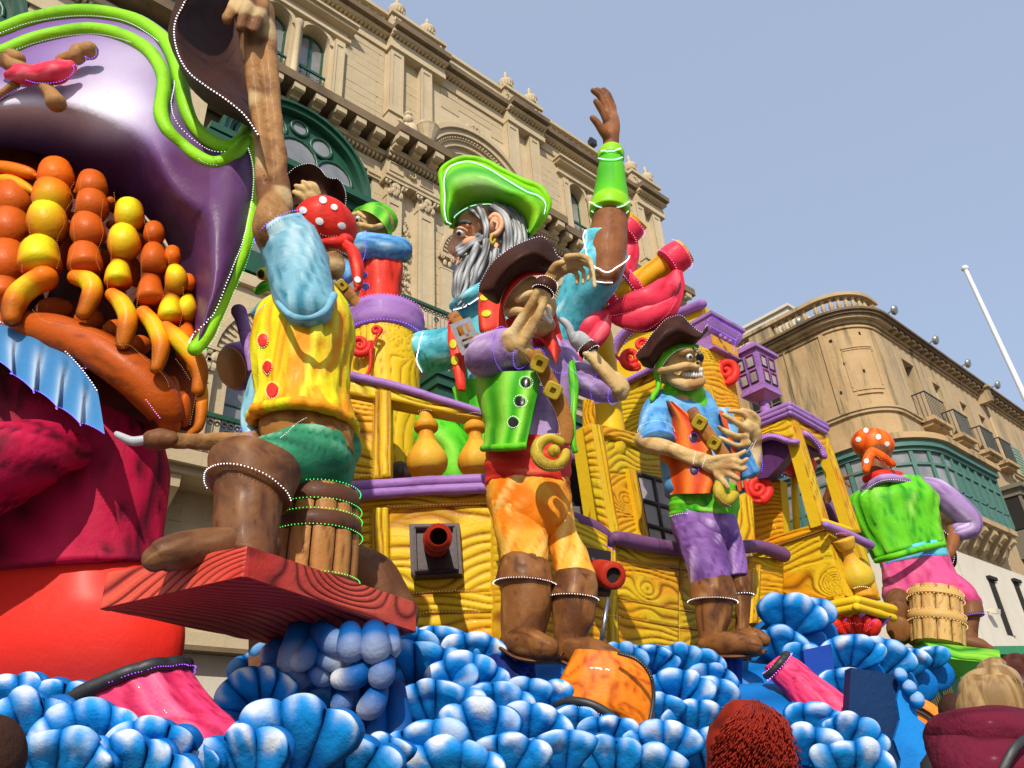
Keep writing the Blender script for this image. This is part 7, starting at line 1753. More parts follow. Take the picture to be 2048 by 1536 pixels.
bd,G = patch('head_scarf',[(996,668),(998,640),(1000,612),(1010,582),(1026,556),(1053,541),(1082,540),(1104,548)],[(1022,672),(1012,645),(1007,616),(1018,590),(1033,571),(1058,553),(1088,551),(1106,556)],lambda s,v: HC-.30-.16*math.sin(math.pi*s)-.03*math.sin(v*3.1),REDB,sg)
led([r[-1]-unit(r[-1]-EYE)*.02 for r in G],'rose',sg,5,.9)
patch('neckerchief',[(1066,662),(1080,672),(1098,676),(1104,650)],[(1070,665),(1100,705),(1112,728),(1122,700)],lambda s,v: HC-.46-.06*math.sin(v*3)+.05*s,REDB,sg,fold=(1.5,.03,2))
m = MB(); sweep(m,[(1104,625,HC-.1,9),(1111,660,HC-.12,11),(1117,700,HC-.14,10),(1114,730,HC-.18,4)],14,5,(.15,2,2)); sweep(m,[(1025,655,HC-.2,20),(1050,672,HC-.25,26),(1085,672,HC-.28,22)],18,5,(.12,2,2)); sculpt('neckerchief_fold',m,REDB,sg)
# shirt,vest,sleeves
m = MB(); loft(m,[(1000,690,1150,700,HC,.6),(965,740,1165,745,HC,.65),(975,800,1156,805,HC,.7),(985,860,1145,865,HC,.72),(978,905,1142,908,HC,.75)],44,6,(.05,2.4,1.6),12,(.4,0)); sh_ = sculpt('shirt',m,LILAC,sg,((.012,4),))
vA = [(952,745),(953,780),(965,823),(972,852),(966,897)]; vB = [(1085,740),(1076,780),(1067,823),(1060,852),(1052,892)]
vst,G = patch('vest',vA,vB,lambda s,v: HC-.50*math.sin(math.pi*(.02+.62*v))**.8-.02,GVEST,sg,.06,30,((.012,5),),(.25,.018,17))
m = MB(); tubeline(m,[p-unit(p-EYE)*.005 for p in G[-1]],.035,10); sculpt('vest_hem',m,GVEST,sg,((.008,7),))
m = MB(); loft(m,[(952,740,975,745,HC,1.4),(953,790,980,800,HC,1.4),(970,850,995,855,HC,1.3),(966,897,1000,895,HC,1.2)],24,5); sculpt('vest_side',m,GVEST,sg)
m = MB(); loft(m,[(1136,728,1150,722,HC-.35,1),(1138,770,1158,770,HC-.36,1),(1142,830,1152,832,HC-.38,1),(1138,880,1152,884,HC-.4,1),(1144,905,1156,903,HC-.38,1)],20,5,(.1,2,2),3,(.4,.4)); vr = sculpt('vest',m,GVEST,sg,((.008,6),),label='right front edge of the open green vest')
sk = Skin([vst])
for x,y in ((1052,766),(1041,803),(1028,845)): button(sk,x,y,9.5,BLKB,sg,'white',led_r=1.2,gap=4.2)
sk = Skin([vr]); led(sk.line([(1146,780),(1144,815),(1142,850)],3,.012),'white',sg,5,1.0)
m = MB(); rg = sweep(m,[(1050,706,HC-.52,30),(1028,700,HC-.48,40,.9),(1005,702,HC-.42,46,.9),(975,712,HC-.34,45,.9),(955,722,HC-.25,34,.9)],34,6,(.06,2,2,1),5,cap=(0,.7)); sv = sculpt('sleeve',m,LILAC,sg,((.012,4),))
led(ringline(rg[1],0,6.29,.012),'violet',sg,5,1.5); led(ringline(rg[11],0,6.29,.015),'violet',sg,5,1.4)
m = MB(); rg = sweep(m,[(1236,783,HC-.30,24),(1212,775,HC-.25,32),(1180,765,HC-.18,33),(1148,752,HC-.08,32)],30,6,(.07,2,2,1),8,cap=(0,.6)); sculpt('sleeve',m,LILAC,sg,((.012,4),))
led(ringline(rg[1],0,6.29,.012),'violet',sg,5,1.5); led(ringline(rg[8],0,6.29,.015),'violet',sg,5,1.3)
sk = Skin([sh_,vst]); led(sk.line([(1058,712),(1068,702),(1085,705),(1098,735),(1115,748),(1140,745)],3,.03),'violet',sg,4.5,1.6); led([at(x,y,HC-.42) for x,y in ((1132,725),(1142,738),(1155,750),(1172,765))],'violet',sg,4.5,1.5)
# bandolier with square buckles and a big ring buckle
def tilt_box(par,x,y,H,w,h,a,name='buckle',mat=GOLDP,thick=.05):
 p = at(x,y,H); k = mpp(p); t = math.radians(a); V = unit(p-EYE); X = ROT[:,0]*math.cos(t)+ROT[:,1]*math.sin(t); Y = -ROT[:,0]*math.sin(t)+ROT[:,1]*math.cos(t); m = MB()
 rr = []
 for sc,d in ((1,thick),(1.0,-thick*.3),(.86,-thick),(.36,-thick),(.30,-thick*.2),(.02,-thick*.1)):
  r = []
  for q in range(24):
   an = q*math.pi/12; cx_,sy_ = math.cos(an),math.sin(an); e = .45; cx_ = math.copysign(abs(cx_)**e,cx_); sy_ = math.copysign(abs(sy_)**e,sy_); r.append(p+X*w*k*cx_*sc+Y*h*k*sy_*sc+V*d)
  rr.append(r)
 m.grid(rr,True,caps=True); return sculpt(name,m,mat,par,((.004,9),),50)
stp = [(1068,706),(1080,728),(1094,755),(1108,782),(1120,808),(1130,838),(1132,862),(1127,884)]
m = MB(); sweep(m,[(x,y,HC-.58+.02*i,16,.35) for i,(x,y) in enumerate(stp)],14,5); bl_ = sculpt('bandolier',m,LEATH,sg,((.006,6),))
tilt_box(sg,1079,727,HC-.64,17,18,-25); tilt_box(sg,1106,781,HC-.62,17,17,-28)
sk = Skin([bl_]); led(sk.line([(1056,715),(1078,752),(1095,790),(1110,820),(1118,845),(1122,870)],3,.015) or [at(x,y,HC-.64) for x,y in ((1056,715),(1095,790),(1118,850))],'rose',sg,4.5,1.0)
m = MB(); sweep(m,[(1122,884,HC-.60,9),(1100,876,HC-.62,10),(1080,886,HC-.63,12),(1073,908,HC-.63,13),(1086,926,HC-.63,13),(1108,932,HC-.63,12),(1126,922,HC-.62,11),(1132,905,HC-.6,9)],14,5); eblob(m,1108,902,HC-.62,13,13,0,.7); eblob(m,1112,902,HC-.68,6,8); bk = sculpt('ring_buckle',m,GOLDP,sg,((.006,7),))
led([at(x,y,HC-.72) for x,y in cr(np.array([(1076,900),(1074,884),(1088,872),(1110,868),(1124,868)],float),4)],'white',sg,4.5,1.1); led([at(x,y,HC-.72) for x,y in cr(np.array([(1068,915),(1080,932),(1105,938),(1128,934)],float),4)],'rose',sg,4.5,1.0)
# sash,trousers,boots
m = MB(); loft(m,[(970,897,1141,900,HC,.78),(969,930,1143,935,HC,.8),(970,970,1140,975,HC,.8)],44,8,(.07,.8,4),4,(.2,.2)); sculpt('sash',m,REDB,sg,((.012,4),))
ORTR = mat_paint('orange_trousers_paint',(.82,.40,.04),(.78,.17,.003),(.86,.58,.17),rough=.42,streak=(2.5,2.5,1.2),lo=.44,hi=.58,amt=1.0)
m = MB(); loft(m,[(972,960,1141,965,HC,.75),(974,1000,1143,1005,HC,.75),(984,1045,1138,1050,HC,.7),(1000,1080,1110,1075,HC,.6)],44,5,(.10,2.4,1.5,1.5),14); loft(m,[(978,1010,1080,1015,HC-.02,.85),(987,1060,1094,1060,HC-.04,.85),(998,1100,1097,1100,HC-.05,.85),(1002,1135,1096,1135,HC-.05,.85)],36,6,(.12,2.2,1.5,1.5),15); loft(m,[(1070,1010,1143,1008,HC+.02,.85),(1088,1060,1150,1055,HC+.02,.85),(1100,1105,1172,1098,HC+.02,.85),(1110,1160,1192,1152,HC+.02,.85)],36,6,(.12,2.2,1.5,1.5),16)
sculpt('trousers',m,ORTR,sg,((.014,3.5),(.005,9)))
def boot(par,cuff,shaft,foot,H,mat,seed,ledw='white'):
 m = MB(); rg = loft(m,[(*c,H,.85) for c in cuff],40,6,(.03,2,1.5),seed,(.3,0)); sculpt('boot_cuff',m,mat,par,((.008,5),))
 led(ringline(rg[-1],math.pi*.95,math.pi*2.05,.008),ledw,par,5,1.6)
 m = MB(); loft(m,[(*c,H,.8) for c in shaft],34,6,(.06,2.2,1.6),seed+1,(0,.3)); sweep(m,foot,30,7,(.02,1.5,2),seed+2); o = sculpt('boot',m,mat,par,((.008,5),))
 return o
def sole(par,pts,H,mat=BOOT):
 m = MB(); sweep(m,[(x,y,H-.05*math.sin(i/(len(pts)-1)*math.pi),4,3.4) for i,(x,y) in enumerate(pts)],16,6); return sculpt('sole',m,mat,par,None)
HF1,HF2 = HC-.06,HC-.02
boot(sg,[(1002,1116,1096,1120),(994,1145,1106,1148),(988,1166,1112,1172)],[(1002,1160,1106,1165),(1003,1210,1104,1215),(1002,1260,1094,1255),(1004,1290,1080,1300)],[(1020,1284,HF1,24,.9),(1045,1284,HF1-.12,31,.9),(1075,1292,HF1-.24,29,.9),(1098,1296,HF1-.3,23,.9)],HF1,BOOTB,21)
sole(sg,[(1003,1298),(1030,1315),(1070,1322),(1110,1317),(1121,1310)],HF1-.16)
boot(sg,[(1110,1146,1190,1150),(1104,1172,1196,1176),(1095,1196,1196,1201)],[(1104,1190,1192,1196),(1106,1240,1190,1240),(1108,1280,1172,1278),(1112,1312,1165,1316)],[(1130,1304,HF2,24,.9),(1160,1306,HF2-.12,31,.9),(1200,1312,HF2-.24,30,.9),(1226,1318,HF2-.3,24,.9)],HF2,BOOTB,25)
sole(sg,[(1112,1318),(1150,1334),(1200,1342),(1240,1342),(1252,1334)],HF2-.16)
NAVY = mat_paint('navy_cloth',(.008,.022,.16),(.003,.008,.05),(.02,.06,.33),rough=.6)
m = MB(); loft(m,[(1000,1285,1060,1310,HC,.8),(975,1310,1068,1325,HC,.9),(965,1340,1072,1350,HC,.9),(960,1400,1080,1390,HC,1)],32,6,(.2,3,2,1),6,(.4,0)); sculpt('support_cloth',m,NAVY,sg,((.02,4),))
# ================================================================== red-vested skeleton up on the turret
HR = 8.5
sr = thing('skeleton_pirate','skeleton pirate in red vest and green headscarf standing on the wooden turret','carnival figure',at(768,625,HR),'skeleton pirates')
m = MB(); eblob(m,745,448,HR,44,38,0,.85); eblob(m,725,455,HR-.05,24,24); sweep(m,[(708,445,HR-.2,5),(722,450,HR-.32,6),(745,455,HR-.36,6),(765,450,HR-.3,5)],10,4); sweep(m,[(730,462,HR-.25,10),(738,475,HR-.25,10),(745,500,HR-.1,16)],10,4); sweep(m,[(706,430,HR-.2,5),(718,428,HR-.3,5),(730,436,HR-.32,4)],8,4)
for c in ([(716,500,HR-.2,12),(680,470,HR-.3,11),(645,420,HR-.4,10),(625,395,HR-.45,16)],[(612,402,HR-.46,7),(598,390,HR-.52,6),(588,384,HR-.5,5)],[(618,392,HR-.48,7),(603,376,HR-.55,6),(592,372,HR-.52,5)],[(626,388,HR-.5,7),(618,372,HR-.56,6),(606,364,HR-.53,5)],[(636,388,HR-.5,7),(630,372,HR-.56,6),(620,366,HR-.53,5)]): sweep(m,c,10,4)
body = fuse('body',m,BONE,sr,.016,2,((.006,7),),bonepaint)
m = MB(); eblob(m,716,438,HR-.33,5,6.5); sculpt('eye',m,EYEW,body,None); m = MB(); eblob(m,714,440,HR-.38,2.6,4); sculpt('iris',m,IRIS,body,None)
m = MB(); eblob(m,756,438,HR+.04,40,33,-20,.85); sculpt('head_scarf',m,GVEST,sr)
gs,G = patch('scarf_edge',[(704,425),(715,414),(740,409),(765,416),(780,435),(784,470)],[(704,428),(722,420),(745,428),(762,442),(774,458),(778,472)],lambda s,v: HR-.12-.22*math.sin(math.pi*s)-.02*v,GVEST,sr,.35,10,fold=(3,.015,2))
led([r[-1]-unit(r[-1]-EYE)*.02 for r in G],'amber',sr,4.5,.9)
m = MB(); loft(m,[(722,516,806,514,HR,.75),(716,545,805,545,HR,.78),(720,580,800,580,HR,.78),(714,612,802,612,HR,.8),(712,626,804,626,HR,.8)],40,6,(.12,2.6,1),9,(.4,.2)); rv = sculpt('vest',m,REDV,sr,((.014,4),))
sk = Skin([rv]); BLUB = mat_plain('dark_blue_button',(.02,.03,.12),.35)
for x,y in ((728,550),(732,574),(740,599)): button(sk,x,y,6.5,BLUB,sr,'violet',led_r=.9,gap=4,el=.9)
m = MB(); rg = sweep(m,[(718,490,HR-.3,26),(735,492,HR-.26,28),(770,498,HR-.18,30),(798,500,HR-.08,27),(806,506,HR,20)],30,6,(.07,2,2),7,cap=(.4,.8)); sculpt('sleeve',m,SKYB2,sr,((.01,5),))
led(ringline(rg[4],0,6.29,.012),'violet',sr,4.5,1.4)
m = MB(); sweep(m,[(806,490,HR-.02,10),(811,503,HR-.02,10),(808,518,HR-.02,8)],12,4); sculpt('armhole_hem',m,GVEST,sr)
m = MB(); sweep(m,[(700,540,HR-.05,18),(688,555,HR-.15,16),(678,548,HR-.25,12)],16,5); sculpt('sleeve',m,SKYB2,sr); led([at(x,y,HR-.45) for x,y in ((680,565),(690,556),(699,545))],'violet',sr,4,1.2)
m = MB(); sweep(m,[(676,566,HR-.3,10,.4),(695,585,HR-.35,12,.4),(718,608,HR-.38,12,.4)],12,4); sculpt('shoulder_strap',m,LEATH,sr); tilt_box(sr,684,570,HR-.4,9,12,40,thick=.04)
hA = [(566,372),(568,355),(576,347),(590,335),(608,328),(625,328),(640,337),(652,352),(664,357),(676,358),(686,370),(692,392),(690,418)]
hB = [(578,420),(590,410),(600,408),(610,406),(618,405),(628,404),(638,405),(648,406),(656,408),(664,410),(672,412),(680,416),(686,420)]
ho,G = patch('hat',hA,hB,lambda s,v: HR-.15-.15*math.sin(math.pi*s)+.25*math.sin(v*2.2),HATB,sr,.05,12)
led([r[0]-unit(r[0]-EYE)*.02 for r in G],'white',sr,4.5,1.0)
# ================================================================== grinning skeleton in the orange vest
HQ = 8.75; HS = HQ-.18
so_ = thing('skeleton_pirate','grinning skeleton pirate with eyepatch, orange vest and purple trousers','carnival figure',at(1460,1300,HQ),'skeleton pirates')
m = MB()
eblob(m,1352,735,HS,44,38,20,.85); eblob(m,1380,722,HS-.08,26,26,0,.85); sweep(m,[(1318,742,HS-.22,7),(1345,738,HS-.32,8),(1372,732,HS-.38,9),(1392,735,HS-.36,7)],10,4); sweep(m,[(1362,704,HS-.3,6),(1378,700,HS-.34,6),(1398,702,HS-.3,5)],10,4); sweep(m,[(1394,712,HS-.28,6),(1398,722,HS-.3,6)],8,3)
sweep(m,[(1336,745,HS-.15,11),(1350,762,HS-.2,12),(1375,770,HS-.25,12),(1398,766,HS-.25,11),(1404,760,HS-.2,9)],12,4); eblob(m,1382,748,HS-.2,25,23,0,.9); sweep(m,[(1350,760,HS,16),(1365,800,HS,22)],10,3)
for c in ([(1290,880,HQ-.25,22),(1300,888,HQ-.3,20),(1320,895,HQ-.34,16)],[(1305,882,HQ-.34,14),(1345,894,HQ-.4,10),(1385,908,HQ-.45,9),(1404,916,HQ-.48,12)],[(1308,895,HQ-.32,13),(1345,906,HQ-.38,9),(1390,924,HQ-.45,10)],[(1305,889,HQ-.33,15),(1400,918,HQ-.46,10)],
  [(1402,918,HQ-.48,14,.8),(1425,930,HQ-.52,19,.6),(1446,935,HQ-.54,18,.6)],[(1420,920,HQ-.56,8),(1445,914,HQ-.62,6.5),(1470,912,HQ-.64,6),(1490,902,HQ-.64,5)],[(1440,926,HQ-.58,7),(1465,922,HQ-.64,6),(1482,925,HQ-.64,5.5),(1494,918,HQ-.62,5)],[(1444,934,HQ-.58,7),(1466,934,HQ-.63,6),(1484,940,HQ-.62,5.5),(1492,936,HQ-.6,5)],[(1444,944,HQ-.56,7),(1462,950,HQ-.6,6),(1476,958,HQ-.6,5.5)],[(1434,950,HQ-.54,8),(1448,966,HQ-.56,7),(1456,975,HQ-.56,5)],
  [(1500,938,HQ+.1,20),(1508,915,HQ+.05,17),(1508,890,HQ,15)],[(1508,890,HQ,15),(1504,868,HQ-.1,20,.7),(1490,855,HQ-.2,18,.6)],[(1498,862,HQ-.2,8),(1480,850,HQ-.3,7),(1462,838,HQ-.36,6),(1448,830,HQ-.38,5)],[(1492,875,HQ-.2,8),(1470,872,HQ-.32,7),(1450,862,HQ-.38,6),(1438,854,HQ-.4,5)],[(1496,886,HQ-.2,8),(1476,892,HQ-.32,6.5),(1456,884,HQ-.38,6),(1440,876,HQ-.4,5)],[(1504,850,HQ-.1,8),(1492,832,HQ-.2,7),(1475,824,HQ-.26,6),(1458,822,HQ-.28,5)],[(1512,860,HQ-.05,9),(1514,840,HQ-.12,8),(1502,826,HQ-.2,7),(1484,820,HQ-.24,5)]): sweep(m,c,12,4)
body = fuse('body',m,BONE,so_,.017,2,((.008,6),(.003,15)),bonepaint)
m = MB(); eblob(m,1379,714,HS-.36,6.5,6.5,0,.8); sculpt('eye',m,EYEW,body,None); m = MB(); eblob(m,1381,714,HS-.42,3,4); sculpt('iris',m,IRIS,body,None)
m = MB(); eblob(m,1400,715,HS-.34,8,10,0,.4); sculpt('eyepatch',m,BLKB,body,None); m = MB(); sweep(m,[(1386,696,HS-.36,1.6),(1394,704,HS-.38,1.6),(1402,712,HS-.38,1.6)],6,3); sculpt('eyepatch_cord',m,BLKB,body,None)
m = MB(); eblob(m,1395,727,HS-.36,3,4); sculpt('nose_hole',m,DARK,body,None)
for row in range(2):
 m = MB()
 for k in range(8): eblob(m,1367+k*5.1,741+row*9.5+abs(k-5)*-.5,HS-.335+.014*abs(k-4),2.9,5.2,-4,.8,8,6)
 part('teeth',m,DOTW,body,stuff=True)
A = [(1270,711),(1278,700),(1288,690),(1302,670),(1317,653),(1332,638),(1348,632),(1364,631),(1378,645),(1394,660),(1406,664),(1412,652),(1417,650)]
B = [(1286,732),(1296,736),(1306,737),(1311,727),(1318,716),(1328,705),(1338,697),(1350,690),(1364,686),(1378,688),(1390,688),(1402,676),(1415,662)]
ht,G = patch('hat',A,B,lambda s,v: HQ-.22-.34*math.sin(math.pi*min(1,.15+v*.75))-.25*math.sin(math.pi*s)+.12*v,HATB,so_,.08,16)
m = MB(); m.grid([[r[0]+unit(r[0]-EYE)*(.02+d) for d in (0,.2,.5,.8)] for r in G]); sculpt('hat_crown',m,HATB,ht,None); led([r[0]-unit(r[0]-EYE)*.02 for r in G],'white',so_,4.5,.9)
_,G = patch('head_scarf',[(1312,765),(1308,745),(1314,724),(1332,702),(1355,687),(1380,686),(1398,690)],[(1322,766),(1320,748),(1326,730),(1342,710),(1358,699),(1380,695),(1398,697)],lambda s,v: HQ-.28-.14*math.sin(math.pi*s)-.02*math.sin(v*3),GVEST,so_)
led([r[-1]-unit(r[-1]-EYE)*.02 for r in G],'white',so_,4.5,.9)
m = MB(); sweep(m,[(1318,762,HQ-.28,7),(1316,778,HQ-.3,5),(1308,790,HQ-.3,5),(1304,799,HQ-.3,4)],10,4); sculpt('scarf_tail',m,GVEST,so_)
m = MB(); loft(m,[(1335,762,1390,768,HQ-.08,.9),(1324,782,1404,778,HQ-.12,.9),(1330,800,1414,800,HQ-.15,.8),(1370,815,1418,820,HQ-.2,.6)],30,6,(.08,2.5,2,2),4,(.4,.4)); sculpt('neckerchief',m,GVEST,so_,((.012,5),))
m = MB(); loft(m,[(1300,795,1420,790,HQ,.6),(1290,830,1440,830,HQ,.65),(1310,880,1450,880,HQ,.65),(1330,990,1460,990,HQ,.7)],40,6,(.04,2,2),4,(.4,0)); sh_ = sculpt('shirt',m,SKYB2,so_,((.01,5),))
OV = mat_paint('orange_vest_paint',(.74,.10,.010),(.46,.03,.008),(.84,.26,.04),rough=.38,streak=(4,4,1.2),lo=.5,hi=.7,amt=.8)
vst,G = patch('vest',[(1326,800),(1322,850),(1316,900),(1330,940),(1339,988)],[(1345,803),(1400,850),(1424,905),(1430,950),(1420,986)],lambda s,v: HQ-.42*math.sin(math.pi*(.02+.58*v))**.8-.02,OV,so_,.06,24,fold=(.3,.016,14))
m = MB(); loft(m,[(1322,850,1345,852,HQ,1.4),(1316,900,1340,905,HQ,1.4),(1328,945,1355,950,HQ,1.3),(1338,990,1365,990,HQ,1.2)],24,5); sculpt('vest_side',m,OV,so_)
patch('vest',[(1437,820),(1450,860),(1462,900),(1476,985)],[(1448,822),(1460,850),(1474,905),(1484,980)],lambda s,v: HQ-.25+.1*v,OV,so_,.06,8)
sk = Skin([vst]); PLB = mat_plain('plum_button',(.035,.012,.045),.35)
for x,y in ((1387,876),(1388,941)): button(sk,x,y,8,PLB,so_,'blue',led_r=.9,gap=4)
m = MB(); rg = sweep(m,[(1315,886,HQ-.28,36),(1312,868,HQ-.24,36),(1312,840,HQ-.15,34),(1322,812,HQ-.06,30),(1345,798,HQ,24)],32,6,(.06,2.2,2,1),5,cap=(0,.5)); sculpt('sleeve',m,SKYB2,so_,((.01,5),)); led(ringline(rg[1],0,6.29,.012),'violet',so_,4.5,1.2); led(ringline(rg[6],0,6.29,.012),'white',so_,4.5,1.0)
m = MB(); rg = sweep(m,[(1500,952,HQ+.08,22),(1488,930,HQ+.05,24),(1462,880,HQ,26),(1440,830,HQ,24)],28,5,(.06,2.2,2,1),6,cap=(.1,.4)); sculpt('sleeve',m,SKYB2,so_,((.01,5),)); led([at(x,y,HQ-.3) for x,y in ((1511,900),(1522,912),(1525,930),(1523,945))],'blue',so_,4,1.5); led([at(x,y,HQ-.3) for x,y in ((1490,938),(1500,948))],'violet',so_,4,1.5)
m = MB(); sweep(m,[(1384,820,HQ-.45,11,.4),(1399,846,HQ-.5,13,.4),(1428,884,HQ-.52,13,.4),(1450,912,HQ-.52,12,.4)],14,5); sculpt('bandolier',m,LEATH,so_,((.006,6),)); tilt_box(so_,1399,845,HQ-.56,14,15,-32); tilt_box(so_,1428,886,HQ-.58,13,13,-32)
led([at(x,y,HQ-.58) for x,y in ((1381,822),(1390,818),(1400,826),(1420,846),(1436,852))],'blue',so_,4,1.0)
for q in ([(1391,903),(1386,928)],[(1411,913),(1404,936)],[(1494,904),(1507,884)],[(1505,896),(1512,880)]): led([at(x,y,HQ-.62) for x,y in q],'white',so_,3.6,1.0)
m = MB(); sweep(m,[(1440,962,HQ-.5,9),(1438,985,HQ-.52,12),(1452,1002,HQ-.5,12),(1468,990,HQ-.45,11)],14,5); sculpt('ring_buckle',m,GOLDP,so_); led([at(x,y,HQ-.66) for x,y in ((1432,968),(1434,990),(1446,1004),(1462,1012))],'rose',so_,4,1.0)
m = MB(); loft(m,[(1340,984,1474,980,HQ,.75),(1338,1010,1478,1010,HQ,.78),(1340,1032,1474,1045,HQ,.78)],44,8,(.08,1,4),4,(.2,.2)); ss = sculpt('sash',m,GVEST,so_,((.01,5),)); sk = Skin([ss]); led(sk.line([(1342,1030),(1370,1025),(1420,1030),(1470,1044)],3,.02),'white',so_,4.5,1.0); led(sk.line([(1340,990),(1380,984),(1425,980)],3,.02),'white',so_,4.5,.9)
PTR = mat_paint('purple_trousers_paint',(.26,.12,.39),(.10,.035,.16),(.66,.52,.74),rough=.4,streak=(2.5,2.5,1.5),lo=.46,hi=.68,amt=.9)
m = MB(); loft(m,[(1341,1025,1474,1036,HQ,.75),(1345,1060,1478,1070,HQ,.72),(1356,1090,1460,1095,HQ,.6)],40,5,(.05,2,2),3); loft(m,[(1346,1055,1440,1060,HQ-.04,.85),(1362,1100,1455,1105,HQ-.06,.85),(1376,1140,1462,1142,HQ-.08,.85),(1384,1172,1462,1172,HQ-.08,.85)],34,6,(.13,2,2,1.5),5); loft(m,[(1420,1055,1478,1050,HQ+.05,.85),(1440,1095,1486,1090,HQ+.06,.85),(1455,1130,1494,1128,HQ+.06,.85),(1460,1152,1496,1150,HQ+.06,.85)],34,6,(.13,2,2,1.5),6); sculpt('trousers',m,PTR,so_,((.012,4),))
F2 = HQ+.12
boot(so_,[(1464,1144,1504,1144),(1462,1168,1506,1168),(1466,1190,1506,1190)],[(1468,1180,1502,1184),(1470,1230,1500,1230),(1470,1280,1496,1286)],[(1478,1275,F2,16),(1495,1274,F2-.1,19),(1515,1276,F2-.16,18),(1528,1280,F2-.2,13)],F2,BOOTB,41)
F1 = HQ-.08
boot(so_,[(1384,1158,1464,1158),(1380,1180,1470,1182),(1377,1203,1474,1206)],[(1388,1196,1468,1200),(1392,1240,1462,1240),(1398,1275,1450,1272),(1402,1304,1440,1306)],[(1416,1290,F1,20),(1445,1288,F1-.12,24),(1480,1286,F1-.22,23),(1506,1290,F1-.3,19)],F1,BOOTB,45)
sole(so_,[(1398,1306),(1430,1313),(1480,1313),(1515,1309),(1526,1304)],F1-.15)
m = MB(); loft(m,[(1412,1300,1484,1312,HQ,.8),(1420,1400,1482,1410,HQ,.8)],24,5,(.2,3,1),6); sculpt('support_cloth',m,mat_paint('royal_blue_cloth',(.01,.05,.30),(.004,.015,.10),rough=.6),so_,None)
# ================================================================== pirate with the orange bandana,seen from behind at the far end
HM = 12.2
mn = thing('seated_pirate','pirate seen from behind with orange spotted bandana, green vest and pink breeches astride a barrel','carnival figure',at(1880,1290,HM))
OB_ = mat_paint('orange_bandana_paint',(.76,.12,.008),(.50,.03,.008),(.85,.30,.02),rough=.3)
m = MB(); eblob(m,1750,900,HM,32,42,0,.9); sweep(m,[(1752,925,HM,22),(1758,955,HM,24),(1768,990,HM,34)],16,4)
for c in ([(1650,1010,HM+.2,8),(1660,980,HM+.1,9),(1664,965,HM+.05,10)],[(1664,966,HM,6),(1680,956,HM-.1,4.5),(1705,950,HM-.15,2.5)],[(1667,970,HM,6),(1688,964,HM-.1,4.5),(1700,974,HM-.12,2.5)],[(1668,976,HM,5),(1684,982,HM-.08,4),(1690,992,HM-.1,2.5)],[(1660,960,HM,5),(1670,945,HM,4)],[(1908,1060,HM+.1,14),(1905,1085,HM,12),(1897,1110,HM-.05,11)]): sweep(m,c,10,4)
fuse('body',m,SKIN_D,mn,.025,2,((.006,5),))
m = MB(); eblob(m,1745,888,HM,40,33,-10,.95,40,24,paint=lambda c,q: (max(0,math.sin(q*9))**4*.8,max(0,-math.sin(q*9))**3*.4,0)); bo = sculpt('bandana',m,OB_,mn,((.012,5),))
m = MB(); sweep(m,[(1742,906,HM-.42,9),(1735,922,HM-.45,10),(1732,940,HM-.45,7)],12,4); sweep(m,[(1745,902,HM-.42,8),(1765,914,HM-.42,9),(1785,928,HM-.4,7)],12,4); ko = sculpt('bandana_knot',m,OB_,mn)
sk = Skin([bo,ko])
for x,y,r in ((1717,879,5.5),(1757,874,5.5),(1732,861,5),(1774,888,5),(1733,922,5)): dot(sk,x,y,r,DOTW,bo)
led([at(x,y,HM-.6) for x,y in ((1727,935),(1735,912),(1742,906),(1755,912),(1770,926))],'rose',mn,4,.8)
m = MB(); sweep(m,[(1735,958,HM-.1,10),(1765,950,HM-.3,11),(1798,950,HM-.1,9)],14,4); sculpt('collar',m,REDB,mn)
m = MB(); sweep(m,[(1728,980,HM-.15,8),(1762,958,HM-.4,9),(1800,958,HM-.35,8),(1825,965,HM-.2,6)],12,5); cl = sculpt('collar',m,LILAC,mn); led([at(x,y,HM-.62) for x,y in cr(np.array([(1724,990),(1745,970),(1770,960),(1800,960),(1822,964)],float),4)],'white',mn,4,1.0)
m = MB(); loft(m,[(1735,968,1845,962,HM,.55),(1698,1000,1872,995,HM,.6),(1710,1045,1874,1030,HM,.6),(1732,1085,1878,1060,HM,.62),(1750,1118,1886,1088,HM,.64)],56,7,(.16,3.6,.9,.3),8,(.4,.1)); sculpt('vest',m,GVEST,mn,((.016,4),))
m = MB(); sweep(m,[(1753,1122,HM-.2,6),(1790,1112,HM-.55,6),(1840,1098,HM-.55,6),(1886,1088,HM-.2,6)],10,5); sculpt('vest_hem',m,GVEST,mn)
m = MB(); loft(m,[(1758,1112,1886,1085,HM,.66),(1763,1132,1896,1118,HM,.66)],40,5,cap=(.1,.1)); rs = sculpt('shirt_hem',m,CYAN,mn,None); led(Skin([rs]).line([(1768,1130),(1800,1118),(1850,1110),(1892,1116)],3,.03),'violet',mn,4,1.2)
PKB = mat_paint('pink_breeches_paint',(.66,.085,.24),(.40,.025,.12),(.78,.26,.42),rough=.4,streak=(2.5,2.5,1.5),lo=.48,hi=.7)
m = MB(); loft(m,[(1763,1125,1896,1112,HM,.62),(1766,1160,1910,1150,HM,.66),(1776,1190,1925,1180,HM,.66),(1795,1215,1935,1205,HM,.6)],48,6,(.06,2.5,1.3),9); sweep(m,[(1800,1190,HM,34),(1806,1218,HM-.1,28),(1812,1240,HM-.1,20)],24,4,(.06,2,1),3); sweep(m,[(1895,1175,HM,36),(1925,1190,HM-.1,28),(1942,1204,HM-.1,20)],24,4,(.06,2,1),4); sculpt('breeches',m,PKB,mn,((.014,4),))
